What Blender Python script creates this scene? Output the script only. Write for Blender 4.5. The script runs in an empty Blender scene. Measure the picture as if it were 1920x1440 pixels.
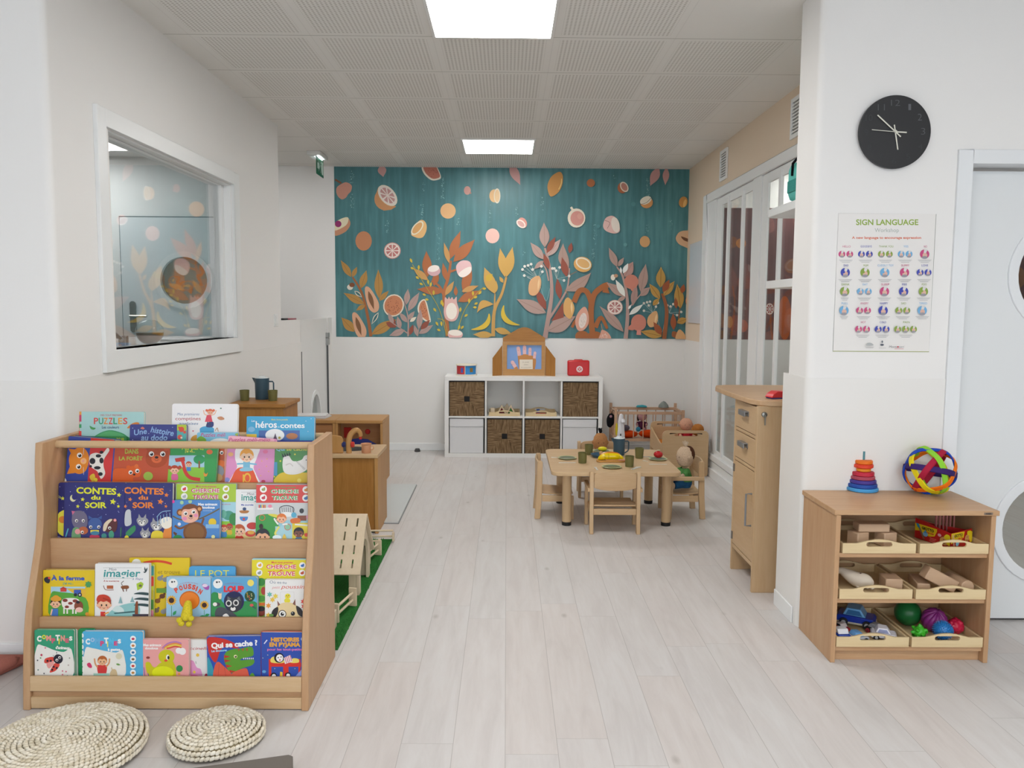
import bpy, bmesh, math, random
from mathutils import Vector, Matrix, Euler
from mathutils.geometry import tessellate_polygon
PI = math.pi
random.seed(7)
SC = bpy.context.scene
COL = SC.collection

# ---------------------------------------------------------------- camera
F_PX, CYP, PITCH, ROLL, YAW, EYE = 1523.9, 720.0, .0922, .0067, .0069, 1.385
def _basis():
    cp, sp, cr, sr, c, s = math.cos(PITCH), math.sin(PITCH), math.cos(ROLL), math.sin(ROLL), math.cos(YAW), math.sin(YAW)
    fwd = Vector((s*cp, c*cp, -sp)); right = Vector((c, -s, 0)); up = right.cross(fwd)
    return cr*right + sr*up, -sr*right + cr*up, fwd
CA, CB, CC = _basis()
cam_data = bpy.data.cameras.new('camera')
cam = bpy.data.objects.new('camera', cam_data); COL.objects.link(cam)
cam_data.sensor_width = 36; cam_data.lens = F_PX*36/1920; cam_data.clip_start = .05; cam_data.clip_end = 60
cam.matrix_world = Matrix(((CA.x, CB.x, -CC.x, 0), (CA.y, CB.y, -CC.y, 0), (CA.z, CB.z, -CC.z, EYE), (0, 0, 0, 1)))
SC.camera = cam

# ---------------------------------------------------------------- world, exposure, daylight
SC.view_settings.view_transform = 'Standard'; SC.view_settings.look = 'None'
SC.view_settings.gamma = 1; SC.view_settings.use_curve_mapping = False
SC.view_settings.exposure = 1.52
SC.cycles.use_denoising = True
SC.cycles.max_bounces = 8; SC.cycles.diffuse_bounces = 5; SC.cycles.glossy_bounces = 4; SC.cycles.transparent_max_bounces = 12
SC.cycles.sample_clamp_indirect = 4
w = bpy.data.worlds.new('world'); SC.world = w; w.use_nodes = True
w.node_tree.nodes['Background'].inputs[0].default_value = (.75, .86, 1, 1)
w.node_tree.nodes['Background'].inputs[1].default_value = 1.0
PANEL_POWER = 9.0     # radiance of the LED ceiling panels
def area_light(name, loc, size, size_y, power, color, rot):
    d = bpy.data.lights.new(name, 'AREA'); d.shape = 'RECTANGLE'; d.size = size; d.size_y = size_y
    d.energy = power; d.color = color
    o = bpy.data.objects.new(name, d); COL.objects.link(o); o.location = loc; o.rotation_euler = rot
    return o
# daylight through the two windows of the wall behind the photographer
area_light('daylight', (-1.9, -3.1, 1.5), 2.0, 1.6, 14, (.86, .93, 1), (PI/2, 0, 0))
area_light('daylight', (1.9, -3.1, 1.5), 2.0, 1.6, 16, (.88, .94, 1), (PI/2, 0, 0))

# ---------------------------------------------------------------- photo measuring helpers (pixel -> point of a real plane)
def _ray(x, y): return CA*((x-960)/F_PX) - CB*((y-CYP)/F_PX) + CC
def fl(x, y, z=0.):
    d = _ray(x, y); t = (z-EYE)/d.z; return Vector((d.x*t, d.y*t, z))
def pY(x, y, Y):
    d = _ray(x, y); t = Y/d.y; return Vector((d.x*t, Y, d.z*t+EYE))
def pX(x, y, X):
    d = _ray(x, y); t = X/d.x; return Vector((X, d.y*t, d.z*t+EYE))

# ---------------------------------------------------------------- materials
def lin(h, g=1.0):
    if isinstance(h, str):
        h = h.lstrip('#'); c = [int(h[i:i+2], 16)/255 for i in (0, 2, 4)]
    else: c = list(h)
    return tuple(min(.93, ((v/12.92) if v <= .04045 else ((v+.055)/1.055)**2.4)*g) for v in c) + (1,)
_M = {}
GAIN = 0.96
def col(h, rough=.5, spec=.4, g=None, metal=0):
    k = (h, rough, spec, g, metal)
    if k in _M: return _M[k]
    m = bpy.data.materials.new('paint_'+str(h).strip('#')); m.use_nodes = True
    b = m.node_tree.nodes['Principled BSDF']
    b.inputs['Base Color'].default_value = lin(h, GAIN if g is None else g)
    b.inputs['Roughness'].default_value = rough; b.inputs['Specular IOR Level'].default_value = spec
    b.inputs['Metallic'].default_value = metal
    _M[k] = m; return m
def newmat(name, rough=.5, spec=.4):
    m = bpy.data.materials.new(name); m.use_nodes = True; nt = m.node_tree
    b = nt.nodes['Principled BSDF']; b.inputs['Roughness'].default_value = rough; b.inputs['Specular IOR Level'].default_value = spec
    return m, nt, b
def N(nt, t, **kw):
    n = nt.nodes.new(t)
    for k, v in kw.items():
        if k.startswith('i_'): n.inputs[k[2:]].default_value = v
        else: setattr(n, k, v)
    return n
def ramp(nt, fac, stops):
    r = N(nt, 'ShaderNodeValToRGB'); e = r.color_ramp.elements
    e[0].position, e[0].color = stops[0]; e[1].position, e[1].color = stops[-1]
    for p, c in stops[1:-1]:
        q = e.new(p); q.color = c
    nt.links.new(fac, r.inputs[0]); return r
def wood(name, c1, c2, axis='x', scale=1., rough=.42, spec=.35, bump=.05, g=None, knots=0.):
    k = (name, c1, c2, axis, scale)
    if k in _M: return _M[k]
    g = GAIN if g is None else g
    m, nt, b = newmat(name, rough, spec); L = nt.links.new
    tc = N(nt, 'ShaderNodeTexCoord'); mp = N(nt, 'ShaderNodeMapping')
    s = {'x': (1.2, 14, 14), 'y': (14, 1.2, 14), 'z': (14, 14, 1.2)}[axis]
    mp.inputs['Scale'].default_value = tuple(v*scale for v in s)
    L(tc.outputs['Object'], mp.inputs['Vector'])
    n1 = N(nt, 'ShaderNodeTexNoise'); n1.inputs['Scale'].default_value = 2.2; n1.inputs['Detail'].default_value = 5; n1.inputs['Roughness'].default_value = .6
    n2 = N(nt, 'ShaderNodeTexNoise'); n2.inputs['Scale'].default_value = 14; n2.inputs['Detail'].default_value = 3
    L(mp.outputs[0], n1.inputs['Vector']); L(mp.outputs[0], n2.inputs['Vector'])
    mx = N(nt, 'ShaderNodeMix', data_type='FLOAT'); mx.inputs[0].default_value = .3
    L(n1.outputs['Fac'], mx.inputs[2]); L(n2.outputs['Fac'], mx.inputs[3])
    r = ramp(nt, mx.outputs[0], [(.3, lin(c2, g)), (.62, lin(c1, g))])
    out = r.outputs[0]
    if knots:
        v = N(nt, 'ShaderNodeTexVoronoi'); v.inputs['Scale'].default_value = 9; L(tc.outputs['Object'], v.inputs['Vector'])
        kr = ramp(nt, v.outputs['Distance'], [(.03, (1, 1, 1, 1)), (.07, (0, 0, 0, 1))])
        mk = N(nt, 'ShaderNodeMix', data_type='RGBA'); L(kr.outputs[0], mk.inputs[0]); L(out, mk.inputs[6])
        mk.inputs[7].default_value = lin('#8a6238', g); out = mk.outputs[2]
    L(out, b.inputs['Base Color'])
    bp_ = N(nt, 'ShaderNodeBump'); bp_.inputs['Strength'].default_value = bump; bp_.inputs['Distance'].default_value = .002
    L(n2.outputs['Fac'], bp_.inputs['Height']); L(bp_.outputs[0], b.inputs['Normal'])
    _M[k] = m; return m
BEECH = dict(c1='#c9a47c', c2='#bd946a')
def beech(axis='x'): return wood('beech', '#c5a07a', '#b98f68', axis)
def beech_light(axis='x'): return wood('beech_light', '#d2b48d', '#c8a67c', axis)
def birch(axis='x'): return wood('birch_ply', '#ccae88', '#c19f76', axis, scale=.6)
def maple(axis='x'): return wood('maple', '#ceb18a', '#c4a37b', axis, scale=.7)
def alder(axis='x'): return wood('alder', '#b07c3e', '#98652c', axis, scale=.8)
def alder_light(axis='x'): return wood('alder_light', '#bf915a', '#b08148', axis, scale=.8)
def pine(axis='x'): return wood('pine', '#e0ca9f', '#d3b88b', axis, scale=.6, knots=0)
def pine_knot(axis='x'): return wood('pine_knotty', '#e0ca9f', '#d3b88b', axis, scale=.6, knots=1)
def raw(axis='x'): return wood('raw_maple', '#dccbb0', '#d2bfa0', axis, scale=.5)

def fabric(name, c, rough=.95, sc=300., amt=.25):
    k = (name, c, sc)
    if k in _M: return _M[k]
    m, nt, b = newmat(name, rough, .1); L = nt.links.new
    tc = N(nt, 'ShaderNodeTexCoord'); n = N(nt, 'ShaderNodeTexNoise'); n.inputs['Scale'].default_value = sc; n.inputs['Detail'].default_value = 2
    L(tc.outputs['Object'], n.inputs['Vector'])
    c0 = lin(c, GAIN); d = tuple(v*(1-amt) for v in c0[:3])+(1,)
    r = ramp(nt, n.outputs['Fac'], [(.3, d), (.7, c0)]); L(r.outputs[0], b.inputs['Base Color'])
    bm_ = N(nt, 'ShaderNodeBump'); bm_.inputs['Strength'].default_value = .3; bm_.inputs['Distance'].default_value = .001
    L(n.outputs['Fac'], bm_.inputs['Height']); L(bm_.outputs[0], b.inputs['Normal'])
    _M[k] = m; return m
def wallpaint(name, c, rough=.55, g=None):
    k = (name, c)
    if k in _M: return _M[k]
    m, nt, b = newmat(name, rough, .3); L = nt.links.new
    b.inputs['Base Color'].default_value = lin(c, 1.0 if g is None else g)
    tc = N(nt, 'ShaderNodeTexCoord'); n = N(nt, 'ShaderNodeTexNoise'); n.inputs['Scale'].default_value = 160; n.inputs['Detail'].default_value = 3
    L(tc.outputs['Object'], n.inputs['Vector'])
    bm_ = N(nt, 'ShaderNodeBump'); bm_.inputs['Strength'].default_value = .06; bm_.inputs['Distance'].default_value = .002
    L(n.outputs['Fac'], bm_.inputs['Height']); L(bm_.outputs[0], b.inputs['Normal'])
    _M[k] = m; return m
def emit(name, c, s):
    m = bpy.data.materials.new(name); m.use_nodes = True; nt = m.node_tree; nt.nodes.clear()
    e = N(nt, 'ShaderNodeEmission'); e.inputs[0].default_value = c; e.inputs[1].default_value = s
    o = N(nt, 'ShaderNodeOutputMaterial'); nt.links.new(e.outputs[0], o.inputs[0]); return m
def glassmat(name='clear_glass', tint=(.93, .96, .95, 1), ior=1.5, boost=1.):
    if name in _M: return _M[name]
    m = bpy.data.materials.new(name); m.use_nodes = True; nt = m.node_tree; nt.nodes.clear(); L = nt.links.new
    t = N(nt, 'ShaderNodeBsdfTransparent'); t.inputs[0].default_value = tint
    g_ = N(nt, 'ShaderNodeBsdfGlossy'); g_.inputs['Roughness'].default_value = .0
    ge = N(nt, 'ShaderNodeNewGeometry'); dt = N(nt, 'ShaderNodeVectorMath', operation='DOT_PRODUCT'); L(ge.outputs['Incoming'], dt.inputs[0]); L(ge.outputs['Normal'], dt.inputs[1])
    def mt(op, a_, b_):
        n = N(nt, 'ShaderNodeMath', operation=op); n.use_clamp = op == 'MULTIPLY'
        for i, v in enumerate((a_, b_)):
            if isinstance(v, (int, float)): n.inputs[i].default_value = v
            elif v is not None: L(v, n.inputs[i])
        return n.outputs[0]
    c_ = mt('ABSOLUTE', dt.outputs['Value'], None); f0 = ((ior-1)/(ior+1))**2
    F_ = mt('ADD', f0, mt('MULTIPLY', 1-f0, mt('POWER', mt('SUBTRACT', 1., c_), 5.)))
    mx = N(nt, 'ShaderNodeMixShader'); o = N(nt, 'ShaderNodeOutputMaterial')
    L(mt('MULTIPLY', F_, boost), mx.inputs[0]); L(t.outputs[0], mx.inputs[1]); L(g_.outputs[0], mx.inputs[2]); L(mx.outputs[0], o.inputs[0])
    _M[name] = m; return m

# ---------------------------------------------------------------- mesh builder
class MB:
    def __init__(s): s.v = []; s.f = []; s.mi = []; s.mats = []; s.T = None
    def _m(s, m):
        if m not in s.mats: s.mats.append(m)
        return s.mats.index(m)
    def add(s, vs, fs, m):
        b = len(s.v); T = s.T
        s.v += [tuple(T @ Vector(p)) if T else tuple(p) for p in vs]
        i = s._m(m)
        for f in fs: s.f.append([b+k for k in f]); s.mi.append(i)
    def box(s, x0, x1, y0, y1, z0, z1, m, R=None):
        vs = [(x, y, z) for x in (x0, x1) for y in (y0, y1) for z in (z0, z1)]
        if R is not None:
            c = Vector(((x0+x1)/2, (y0+y1)/2, (z0+z1)/2)); vs = [c+R@(Vector(p)-c) for p in vs]
        s.add(vs, [(0, 1, 3, 2), (4, 6, 7, 5), (0, 4, 5, 1), (2, 3, 7, 6), (0, 2, 6, 4), (1, 5, 7, 3)], m)
    def prism(s, pts, axis, a0, a1, m, holes=None):
        def P(p, a): return {'x': (a, p[0], p[1]), 'y': (p[0], a, p[1]), 'z': (p[0], p[1], a)}[axis]
        loops = [list(pts)]+[list(h) for h in (holes or [])]
        allp = [p for l in loops for p in l]; n = len(allp)
        vs = [P(p, a0) for p in allp]+[P(p, a1) for p in allp]; fs = []
        if holes:
            tri = tessellate_polygon([[Vector((p[0], p[1], 0)) for p in l] for l in loops])
            for t in tri: fs.append(tuple(t)); fs.append(tuple(n+k for k in reversed(t)))
        else: fs += [tuple(range(n)), tuple(range(2*n-1, n-1, -1))]
        b = 0
        for l in loops:
            k = len(l)
            for i in range(k):
                j = (i+1) % k; fs.append((b+i, b+j, n+b+j, n+b+i))
            b += k
        s.add(vs, fs, m)
    def tube(s, pts, r, m, n=10, closed=False, caps=True, flat=None):
        pts = [Vector(p) for p in pts]; k = len(pts); rs = r if isinstance(r, (list, tuple)) else [r]*k
        vs = []; fs = []; up = None
        for i, p in enumerate(pts):
            a = pts[(i-1) % k] if (closed or i > 0) else p; b = pts[(i+1) % k] if (closed or i < k-1) else p
            d = (b-a).normalized()
            if up is None:
                up = Vector((0, 0, 1)) if abs(d.z) < .9 else Vector((1, 0, 0))
            u = (up-d*up.dot(d)).normalized(); up = u; w_ = d.cross(u)
            for j in range(n):
                t = 2*PI*j/n; vs.append(p+rs[i]*(math.cos(t)*u*(flat or 1)+math.sin(t)*w_))
        for i in range(k if closed else k-1):
            i2 = (i+1) % k
            for j in range(n):
                j2 = (j+1) % n; fs.append((i*n+j, i*n+j2, i2*n+j2, i2*n+j))
        if caps and not closed: fs += [tuple(reversed(range(n))), tuple((k-1)*n+j for j in range(n))]
        s.add(vs, fs, m)
    def cyl(s, p0, p1, r, m, n=24, r1=None): s.tube([p0, p1], [r, r if r1 is None else r1], m, n)
    def lathe(s, prof, c, m, n=32, R=None, closed=False):
        c = Vector(c); vs = []; k = len(prof); fs = []
        for r, z in prof:
            for j in range(n):
                t = 2*PI*j/n; p = Vector((r*math.cos(t), r*math.sin(t), z)); vs.append(c+(R@p if R is not None else p))
        for i in range(k if closed else k-1):
            i2 = (i+1) % k
            for j in range(n):
                j2 = (j+1) % n; fs.append((i*n+j, i*n+j2, i2*n+j2, i2*n+j))
        if not closed:
            if prof[0][0] > 1e-6: fs.append(tuple(reversed(range(n))))
            if prof[-1][0] > 1e-6: fs.append(tuple((k-1)*n+j for j in range(n)))
        s.add(vs, fs, m)
    def ball(s, c, r, m, R=None, nu=20, nv=12, fn=None):
        if not isinstance(r, (tuple, list)): r = (r, r, r)
        c = Vector(c); vs = []; fs = []
        for i in range(nv+1):
            a = PI*i/nv
            for j in range(nu):
                t = 2*PI*j/nu; d = Vector((math.sin(a)*math.cos(t), math.sin(a)*math.sin(t), math.cos(a)))
                k = fn(d) if fn else 1
                p = Vector((d.x*r[0]*k, d.y*r[1]*k, d.z*r[2]*k)); vs.append(c+(R@p if R is not None else p))
        for i in range(nv):
            for j in range(nu):
                j2 = (j+1) % nu; fs.append((i*nu+j, (i+1)*nu+j, (i+1)*nu+j2, i*nu+j2))
        s.add(vs, fs, m)
    def build(s, name, parent=None, label=None, cat=None, group=None, kind=None, bevel=0., smooth=35, origin='base', sub=0):
        me = bpy.data.meshes.new(name)
        vs = [Vector(p) for p in s.v]
        off = Vector((0, 0, 0))
        if parent is not None: off = Vector(parent['_o']) if '_o' in parent else Vector((0, 0, 0))
        elif origin == 'base' and kind != 'structure':
            off = Vector(((min(p.x for p in vs)+max(p.x for p in vs))/2, (min(p.y for p in vs)+max(p.y for p in vs))/2, min(p.z for p in vs)))
        me.from_pydata([tuple(p-off) for p in vs], [], s.f)
        for m in s.mats: me.materials.append(m)
        me.polygons.foreach_set('material_index', s.mi)
        bmm = bmesh.new(); bmm.from_mesh(me)
        bmesh.ops.remove_doubles(bmm, verts=bmm.verts, dist=1e-6)
        bmesh.ops.recalc_face_normals(bmm, faces=bmm.faces) if name not in _NORECALC else None
        bmm.to_mesh(me); bmm.free()
        if smooth:
            me.polygons.foreach_set('use_smooth', [True]*len(me.polygons))
            me.set_sharp_from_angle(angle=math.radians(smooth))
        me.update()
        o = bpy.data.objects.new(name, me); COL.objects.link(o)
        if parent is not None: o.parent = parent; o['_o'] = tuple(off)
        else: o.location = off; o['_o'] = tuple(off)
        if bevel:
            b = o.modifiers.new('bevel', 'BEVEL'); b.width = bevel; b.segments = 2; b.limit_method = 'ANGLE'; b.angle_limit = math.radians(50)
        if sub:
            b = o.modifiers.new('sub', 'SUBSURF'); b.levels = sub; b.render_levels = sub
        if label: o['label'] = label
        if cat: o['category'] = cat
        if group: o['group'] = group
        if kind: o['kind'] = kind
        return o
_NORECALC = set()
def thing(name, label, cat, loc=(0, 0, 0), group=None, rz=0.):
    o = bpy.data.objects.new(name, None); COL.objects.link(o); o.location = loc; o['_o'] = tuple(loc)
    o.rotation_euler = (0, 0, rz); o['label'] = label; o['category'] = cat; o.empty_display_size = .05
    if group: o['group'] = group
    return o
def kids(o): return [c for c in bpy.data.objects if c.parent == o]
def dup(o, loc, rz=None, label=None, group=None, parent=None, rot=None):
    c = o.copy(); COL.objects.link(c)
    if parent is None:
        c.location = loc
        if rz is not None: c.rotation_euler = (0, 0, rz)
        if rot is not None: c.rotation_euler = rot
        if label: c['label'] = label
        if group: c['group'] = group
    else: c.parent = parent
    for k in kids(o): dup(k, None, parent=c)
    return c
def B(name, parent, m, *boxes, bevel=.0015, label=None):
    mb = MB()
    for b in boxes: mb.box(*b, m)
    return mb.build(name, parent, bevel=bevel, label=label)
def struct(name, mb, bevel=0, parent=None, smooth=35, kind='structure'):
    return mb.build(name, parent, kind=kind if parent is None else None, bevel=bevel, smooth=smooth, origin=None)

# ---------------------------------------------------------------- flat printed art on a real surface
_TX = {}
def text_geo(s, bold=0., shear=0.):
    k = (s, bold, shear)
    if k in _TX: return _TX[k]
    cu = bpy.data.curves.new('t', 'FONT'); cu.body = s; cu.size = 1; cu.resolution_u = 3; cu.offset = bold; cu.shear = shear
    o = bpy.data.objects.new('t', cu); COL.objects.link(o)
    me = bpy.data.meshes.new_from_object(o)
    vs = [(v.co.x, v.co.y) for v in me.vertices]; fs = [tuple(p.vertices) for p in me.polygons]
    COL.objects.unlink(o); bpy.data.objects.remove(o); bpy.data.curves.remove(cu); bpy.data.meshes.remove(me)
    _TX[k] = (vs, fs); return _TX[k]
def clip(poly, x0, x1, y0, y1):
    def cut(P, f, g_):
        out = []
        for i in range(len(P)):
            a, b = P[i-1], P[i]; fa, fb = f(a), f(b)
            if fb >= 0:
                if fa < 0: out.append(g_(a, b, fa/(fa-fb)))
                out.append(b)
            elif fa >= 0: out.append(g_(a, b, fa/(fa-fb)))
        return out
    L_ = lambda a, b, t: (a[0]+(b[0]-a[0])*t, a[1]+(b[1]-a[1])*t)
    for f in (lambda p: p[0]-x0, lambda p: x1-p[0], lambda p: p[1]-y0, lambda p: y1-p[1]):
        if not poly: return []
        poly = cut(poly, f, L_)
    return poly
class Art:
    """prints flat shapes on a rectangle O + u*U + v*V (facing Nn). Drawing units are those of the photo:
    a drawn point is carried onto the surface along its line of sight, then kept inside the rectangle"""
    def __init__(s, mb, O, U, V, Nn=None, box=None, step=.00025, base=.0004, zoom=None, rough=.45, gain=None):
        s.mb = mb; s.O = Vector(O); s.U = Vector(U); s.V = Vector(V); s.N = Vector(Nn).normalized() if Nn is not None else s.U.cross(s.V).normalized()
        s.k = 0; s.step = step; s.base = base; s.z = zoom or (0, 0, 1); s.rough = rough; s.g = gain; s.box = box
        s.UU = s.U.dot(s.U); s.VV = s.V.dot(s.V)
    def zoom(s, *z): s.z = z; return s
    def P(s, u, v): return s.O+s.U*u+s.V*v+s.N*(s.base+s.step*s.k)
    def _q(s, p):
        ox, oy, sc = s.z; x, y = ox+p[0]/sc, oy+p[1]/sc
        if s.box: x0, y0, x1, y1 = s.box; return ((x-x0)/(x1-x0), (y1-y)/(y1-y0))
        d = _ray(x, y); c = Vector((0, 0, EYE)); t = (s.O-c).dot(s.N)/d.dot(s.N); q = c+d*t-s.O
        return (q.dot(s.U)/s.UU, q.dot(s.V)/s.VV)
    def poly(s, pts, c, m=None):
        s.k += 1
        q = clip([s._q(p) for p in pts], 0, 1, 0, 1)
        if len(q) < 3: return s
        r = [q[0]]
        for p in q[1:]:
            if abs(p[0]-r[-1][0])+abs(p[1]-r[-1][1]) > 1e-5: r.append(p)
        if len(r) > 2: s.mb.add([s.P(*p) for p in r], [tuple(range(len(r)))], m or col(c, s.rough, .4, s.g))
        return s
    def rect(s, a, b, c, d, co, m=None): return s.poly([(a, b), (c, b), (c, d), (a, d)], co, m)
    def rrect(s, a, b, c, d, r, co):
        P = []
        for cx, cy, t0 in ((c-r, b+r, -90), (c-r, d-r, 0), (a+r, d-r, 90), (a+r, b+r, 180)):
            for i in range(5):
                t = math.radians(t0+i*22.5); P.append((cx+r*math.cos(t), cy+r*math.sin(t)))
        return s.poly(P, co)
    def disc(s, x, y, r, c, ry=None, rot=0, n=20, a0=0, a1=360):
        ry = ry or r; ro = math.radians(rot); P = []
        full = abs(a1-a0) >= 360
        for i in range(n if full else n+1):
            t = math.radians(a0+(a1-a0)*i/n); u, v = r*math.cos(t), ry*math.sin(t)
            P.append((x+u*math.cos(ro)-v*math.sin(ro), y+u*math.sin(ro)+v*math.cos(ro)))
        return s.poly(P, c)
    def ring(s, x, y, r, r2, c, c2): return s.disc(x, y, r, c).disc(x, y, r2, c2)
    def line(s, pts, w, c, w2=None, smooth=True):
        pts = [Vector(p) for p in pts]
        if smooth and len(pts) > 2: pts = cat(pts, 5)
        n = len(pts); Lf = []; Rt = []; w2 = w if w2 is None else w2
        for i, p in enumerate(pts):
            a = pts[max(0, i-1)]; b = pts[min(n-1, i+1)]; d = (b-a)
            d = d.normalized() if d.length > 0 else Vector((1, 0)); nn = Vector((-d.y, d.x)); ww = (w+(w2-w)*i/(n-1))/2
            Lf.append(p+nn*ww); Rt.append(p-nn*ww)
        s.k += 1; k = s.k
        for i in range(n-1):
            s.k = k-1; s.poly([tuple(q) for q in (Lf[i], Lf[i+1], Rt[i+1], Rt[i])], c)
        s.k = k; return s
    def leaf(s, x0, y0, x1, y1, w, c, bend=0., vein=None, sharp=1.2):
        a = Vector((x0, y0)); b = Vector((x1, y1)); d = b-a; nn = Vector((-d.y, d.x)).normalized(); P1 = []; P2 = []
        for i in range(11):
            t = i/10; ww = w*math.sin(PI*t**.85)**sharp; mid = a+d*t+nn*bend*math.sin(PI*t)
            P1.append(tuple(mid+nn*ww)); P2.append(tuple(mid-nn*ww))
        s.poly(P1+P2[::-1][1:-1], c)
        if vein: s.line([(x0, y0), tuple(a+d*.5+nn*bend), tuple(a+d*.88+nn*bend*.4)], max(w*.08, .6), vein)
        return s
    def star(s, x, y, r, c, rot=0, n=5, k=.45):
        return s.poly([(x+(r if i % 2 == 0 else r*k)*math.sin(math.radians(rot+180/n*i)), y-(r if i % 2 == 0 else r*k)*math.cos(math.radians(rot+180/n*i))) for i in range(2*n)], c)
    def blob(s, pts, c): return s.poly([tuple(p) for p in cat([Vector(p) for p in pts], 4, True)], c)
    def text(s, t, x, y, w, h, c, bold=.0, rot=0., shear=0., arc=0.):
        """text whose cap box has its left-bottom corner at x, y (before rotation), fitted to width w and height h"""
        vs, fs = text_geo(t, bold, shear); xs = [v[0] for v in vs]; mx, mn = max(xs), min(xs); ro = math.radians(rot)
        ys = [v[1] for v in vs]; hh = max(.70, max(ys)) if any(ch.isupper() or ch in 'bdfhkltéè!?' for ch in t) else max(ys)
        s.k += 1; P = []; ok = True
        for vx, vy in vs:
            u = (vx-mn)/(mx-mn)*w; v = vy/hh*h
            if arc: v += arc*(1-((u-w/2)/(w/2))**2)
            q = s._q((x+u*math.cos(ro)+v*math.sin(ro), y+u*math.sin(ro)-v*math.cos(ro)))
            q = (min(max(q[0], 0), 1), min(max(q[1], 0), 1))
            P.append(s.P(*q))
        s.mb.add(P, fs, col(c, s.rough, .4, s.g)); return s
def cat(P, n=5, closed=False):
    out = []; k = len(P)
    for i in range(k if closed else k-1):
        p0, p1, p2, p3 = (P[(i-1) % k], P[i], P[(i+1) % k], P[(i+2) % k]) if closed else (P[max(0, i-1)], P[i], P[i+1], P[min(k-1, i+2)])
        for j in range(n):
            t = j/n; out.append(.5*((2*p1)+(p2-p0)*t+(2*p0-5*p1+4*p2-p3)*t*t+(3*p1-p0-3*p2+p3)*t**3))
    if not closed: out.append(P[-1])
    return out
# ================================================================ THE ROOM
H = 2.72; WS = 1.10      # ceiling height, wainscot height
YB = 7.88                # mural wall
XL, XR = -1.70, 1.73     # window wall (left), glass wall (right)
W_UP = wallpaint('wall_white', '#e9e8e6', .6)
W_LOW = wallpaint('wall_washable', '#e6e5e2', .3)
W_BEIGE = wallpaint('wall_beige', '#e2cfb8', .6)
TRIMM = col('#e9ebeb', .35, .4, 1.0)

def floor_mat():
    m, nt, b = newmat('whitewashed_oak_floor', .42, .35); L = nt.links.new
    tc = N(nt, 'ShaderNodeTexCoord'); sx = N(nt, 'ShaderNodeSeparateXYZ'); L(tc.outputs['Object'], sx.inputs[0])
    def math_(op, a, bb=None, c=None):
        n = N(nt, 'ShaderNodeMath', operation=op)
        for i, v in enumerate((a, bb, c)):
            if v is None: continue
            if isinstance(v, (int, float)): n.inputs[i].default_value = v
            else: L(v, n.inputs[i])
        return n.outputs[0]
    W_, LN = .1663, 1.21
    u = math_('DIVIDE', math_('SUBTRACT', sx.outputs[0], .003), W_); iu = math_('FLOOR', u)
    sh = math_('FRACT', math_('MULTIPLY', math_('SINE', math_('MULTIPLY', iu, 12.9898)), 43758.5))
    v = math_('ADD', math_('DIVIDE', sx.outputs[1], LN), sh); iv = math_('FLOOR', v)
    rnd = math_('FRACT', math_('MULTIPLY', math_('SINE', math_('ADD', math_('MULTIPLY', iu, 78.233), math_('MULTIPLY', iv, 37.719))), 9631.1))
    fu = math_('FRACT', u); fv = math_('FRACT', v)
    eu = math_('MINIMUM', fu, math_('SUBTRACT', 1., fu)); ev = math_('MINIMUM', fv, math_('SUBTRACT', 1., fv))
    gu = math_('LESS_THAN', eu, .006); gv = math_('LESS_THAN', ev, .0009)
    cmb = N(nt, 'ShaderNodeCombineXYZ'); L(math_('ADD', math_('MULTIPLY', sx.outputs[0], 14.), math_('MULTIPLY', rnd, 50.)), cmb.inputs[0]); L(math_('ADD', math_('MULTIPLY', sx.outputs[1], 1.6), math_('MULTIPLY', rnd, 31.)), cmb.inputs[1])
    n1 = N(nt, 'ShaderNodeTexNoise'); n1.inputs['Scale'].default_value = 1.3; n1.inputs['Detail'].default_value = 6; n1.inputs['Roughness'].default_value = .65; n1.inputs['Distortion'].default_value = .5
    L(cmb.outputs[0], n1.inputs['Vector'])
    r1 = ramp(nt, n1.outputs['Fac'], [(.22, lin('#c8c3c1')), (.5, lin('#d3cfcd')), (.78, lin('#dad8d7'))])
    mp = N(nt, 'ShaderNodeMapping'); mp.inputs['Scale'].default_value = (5, 2.6, 1); L(tc.outputs['Object'], mp.inputs[0])
    vo = N(nt, 'ShaderNodeTexVoronoi'); vo.inputs['Scale'].default_value = 1.; L(mp.outputs[0], vo.inputs['Vector'])
    kn = ramp(nt, vo.outputs['Distance'], [(.02, (.55, .55, .55, 1)), (.085, (0, 0, 0, 1))])
    mk = N(nt, 'ShaderNodeMix', data_type='RGBA'); L(kn.outputs[0], mk.inputs[0]); L(r1.outputs[0], mk.inputs[6]); mk.inputs[7].default_value = lin('#a39e98')
    tint = ramp(nt, rnd, [(0., lin('#f8f4f2')), (.5, lin('#fcfbfa')), (1., lin('#f6f8f9'))])
    mt = N(nt, 'ShaderNodeMix', data_type='RGBA', blend_type='MULTIPLY'); mt.inputs[0].default_value = 1; L(mk.outputs[2], mt.inputs[6]); L(tint.outputs[0], mt.inputs[7])
    mg = N(nt, 'ShaderNodeMix', data_type='RGBA'); L(math_('MAXIMUM', math_('MULTIPLY', gu, .6), math_('MULTIPLY', gv, .45)), mg.inputs[0]); L(mt.outputs[2], mg.inputs[6]); mg.inputs[7].default_value = lin('#8f8a85')
    L(mg.outputs[2], b.inputs['Base Color'])
    bm_ = N(nt, 'ShaderNodeBump'); bm_.inputs['Strength'].default_value = .12; bm_.inputs['Distance'].default_value = .002
    L(math_('SUBTRACT', n1.outputs['Fac'], math_('MAXIMUM', gu, gv)), bm_.inputs['Height']); L(bm_.outputs[0], b.inputs['Normal'])
    return m
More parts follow.
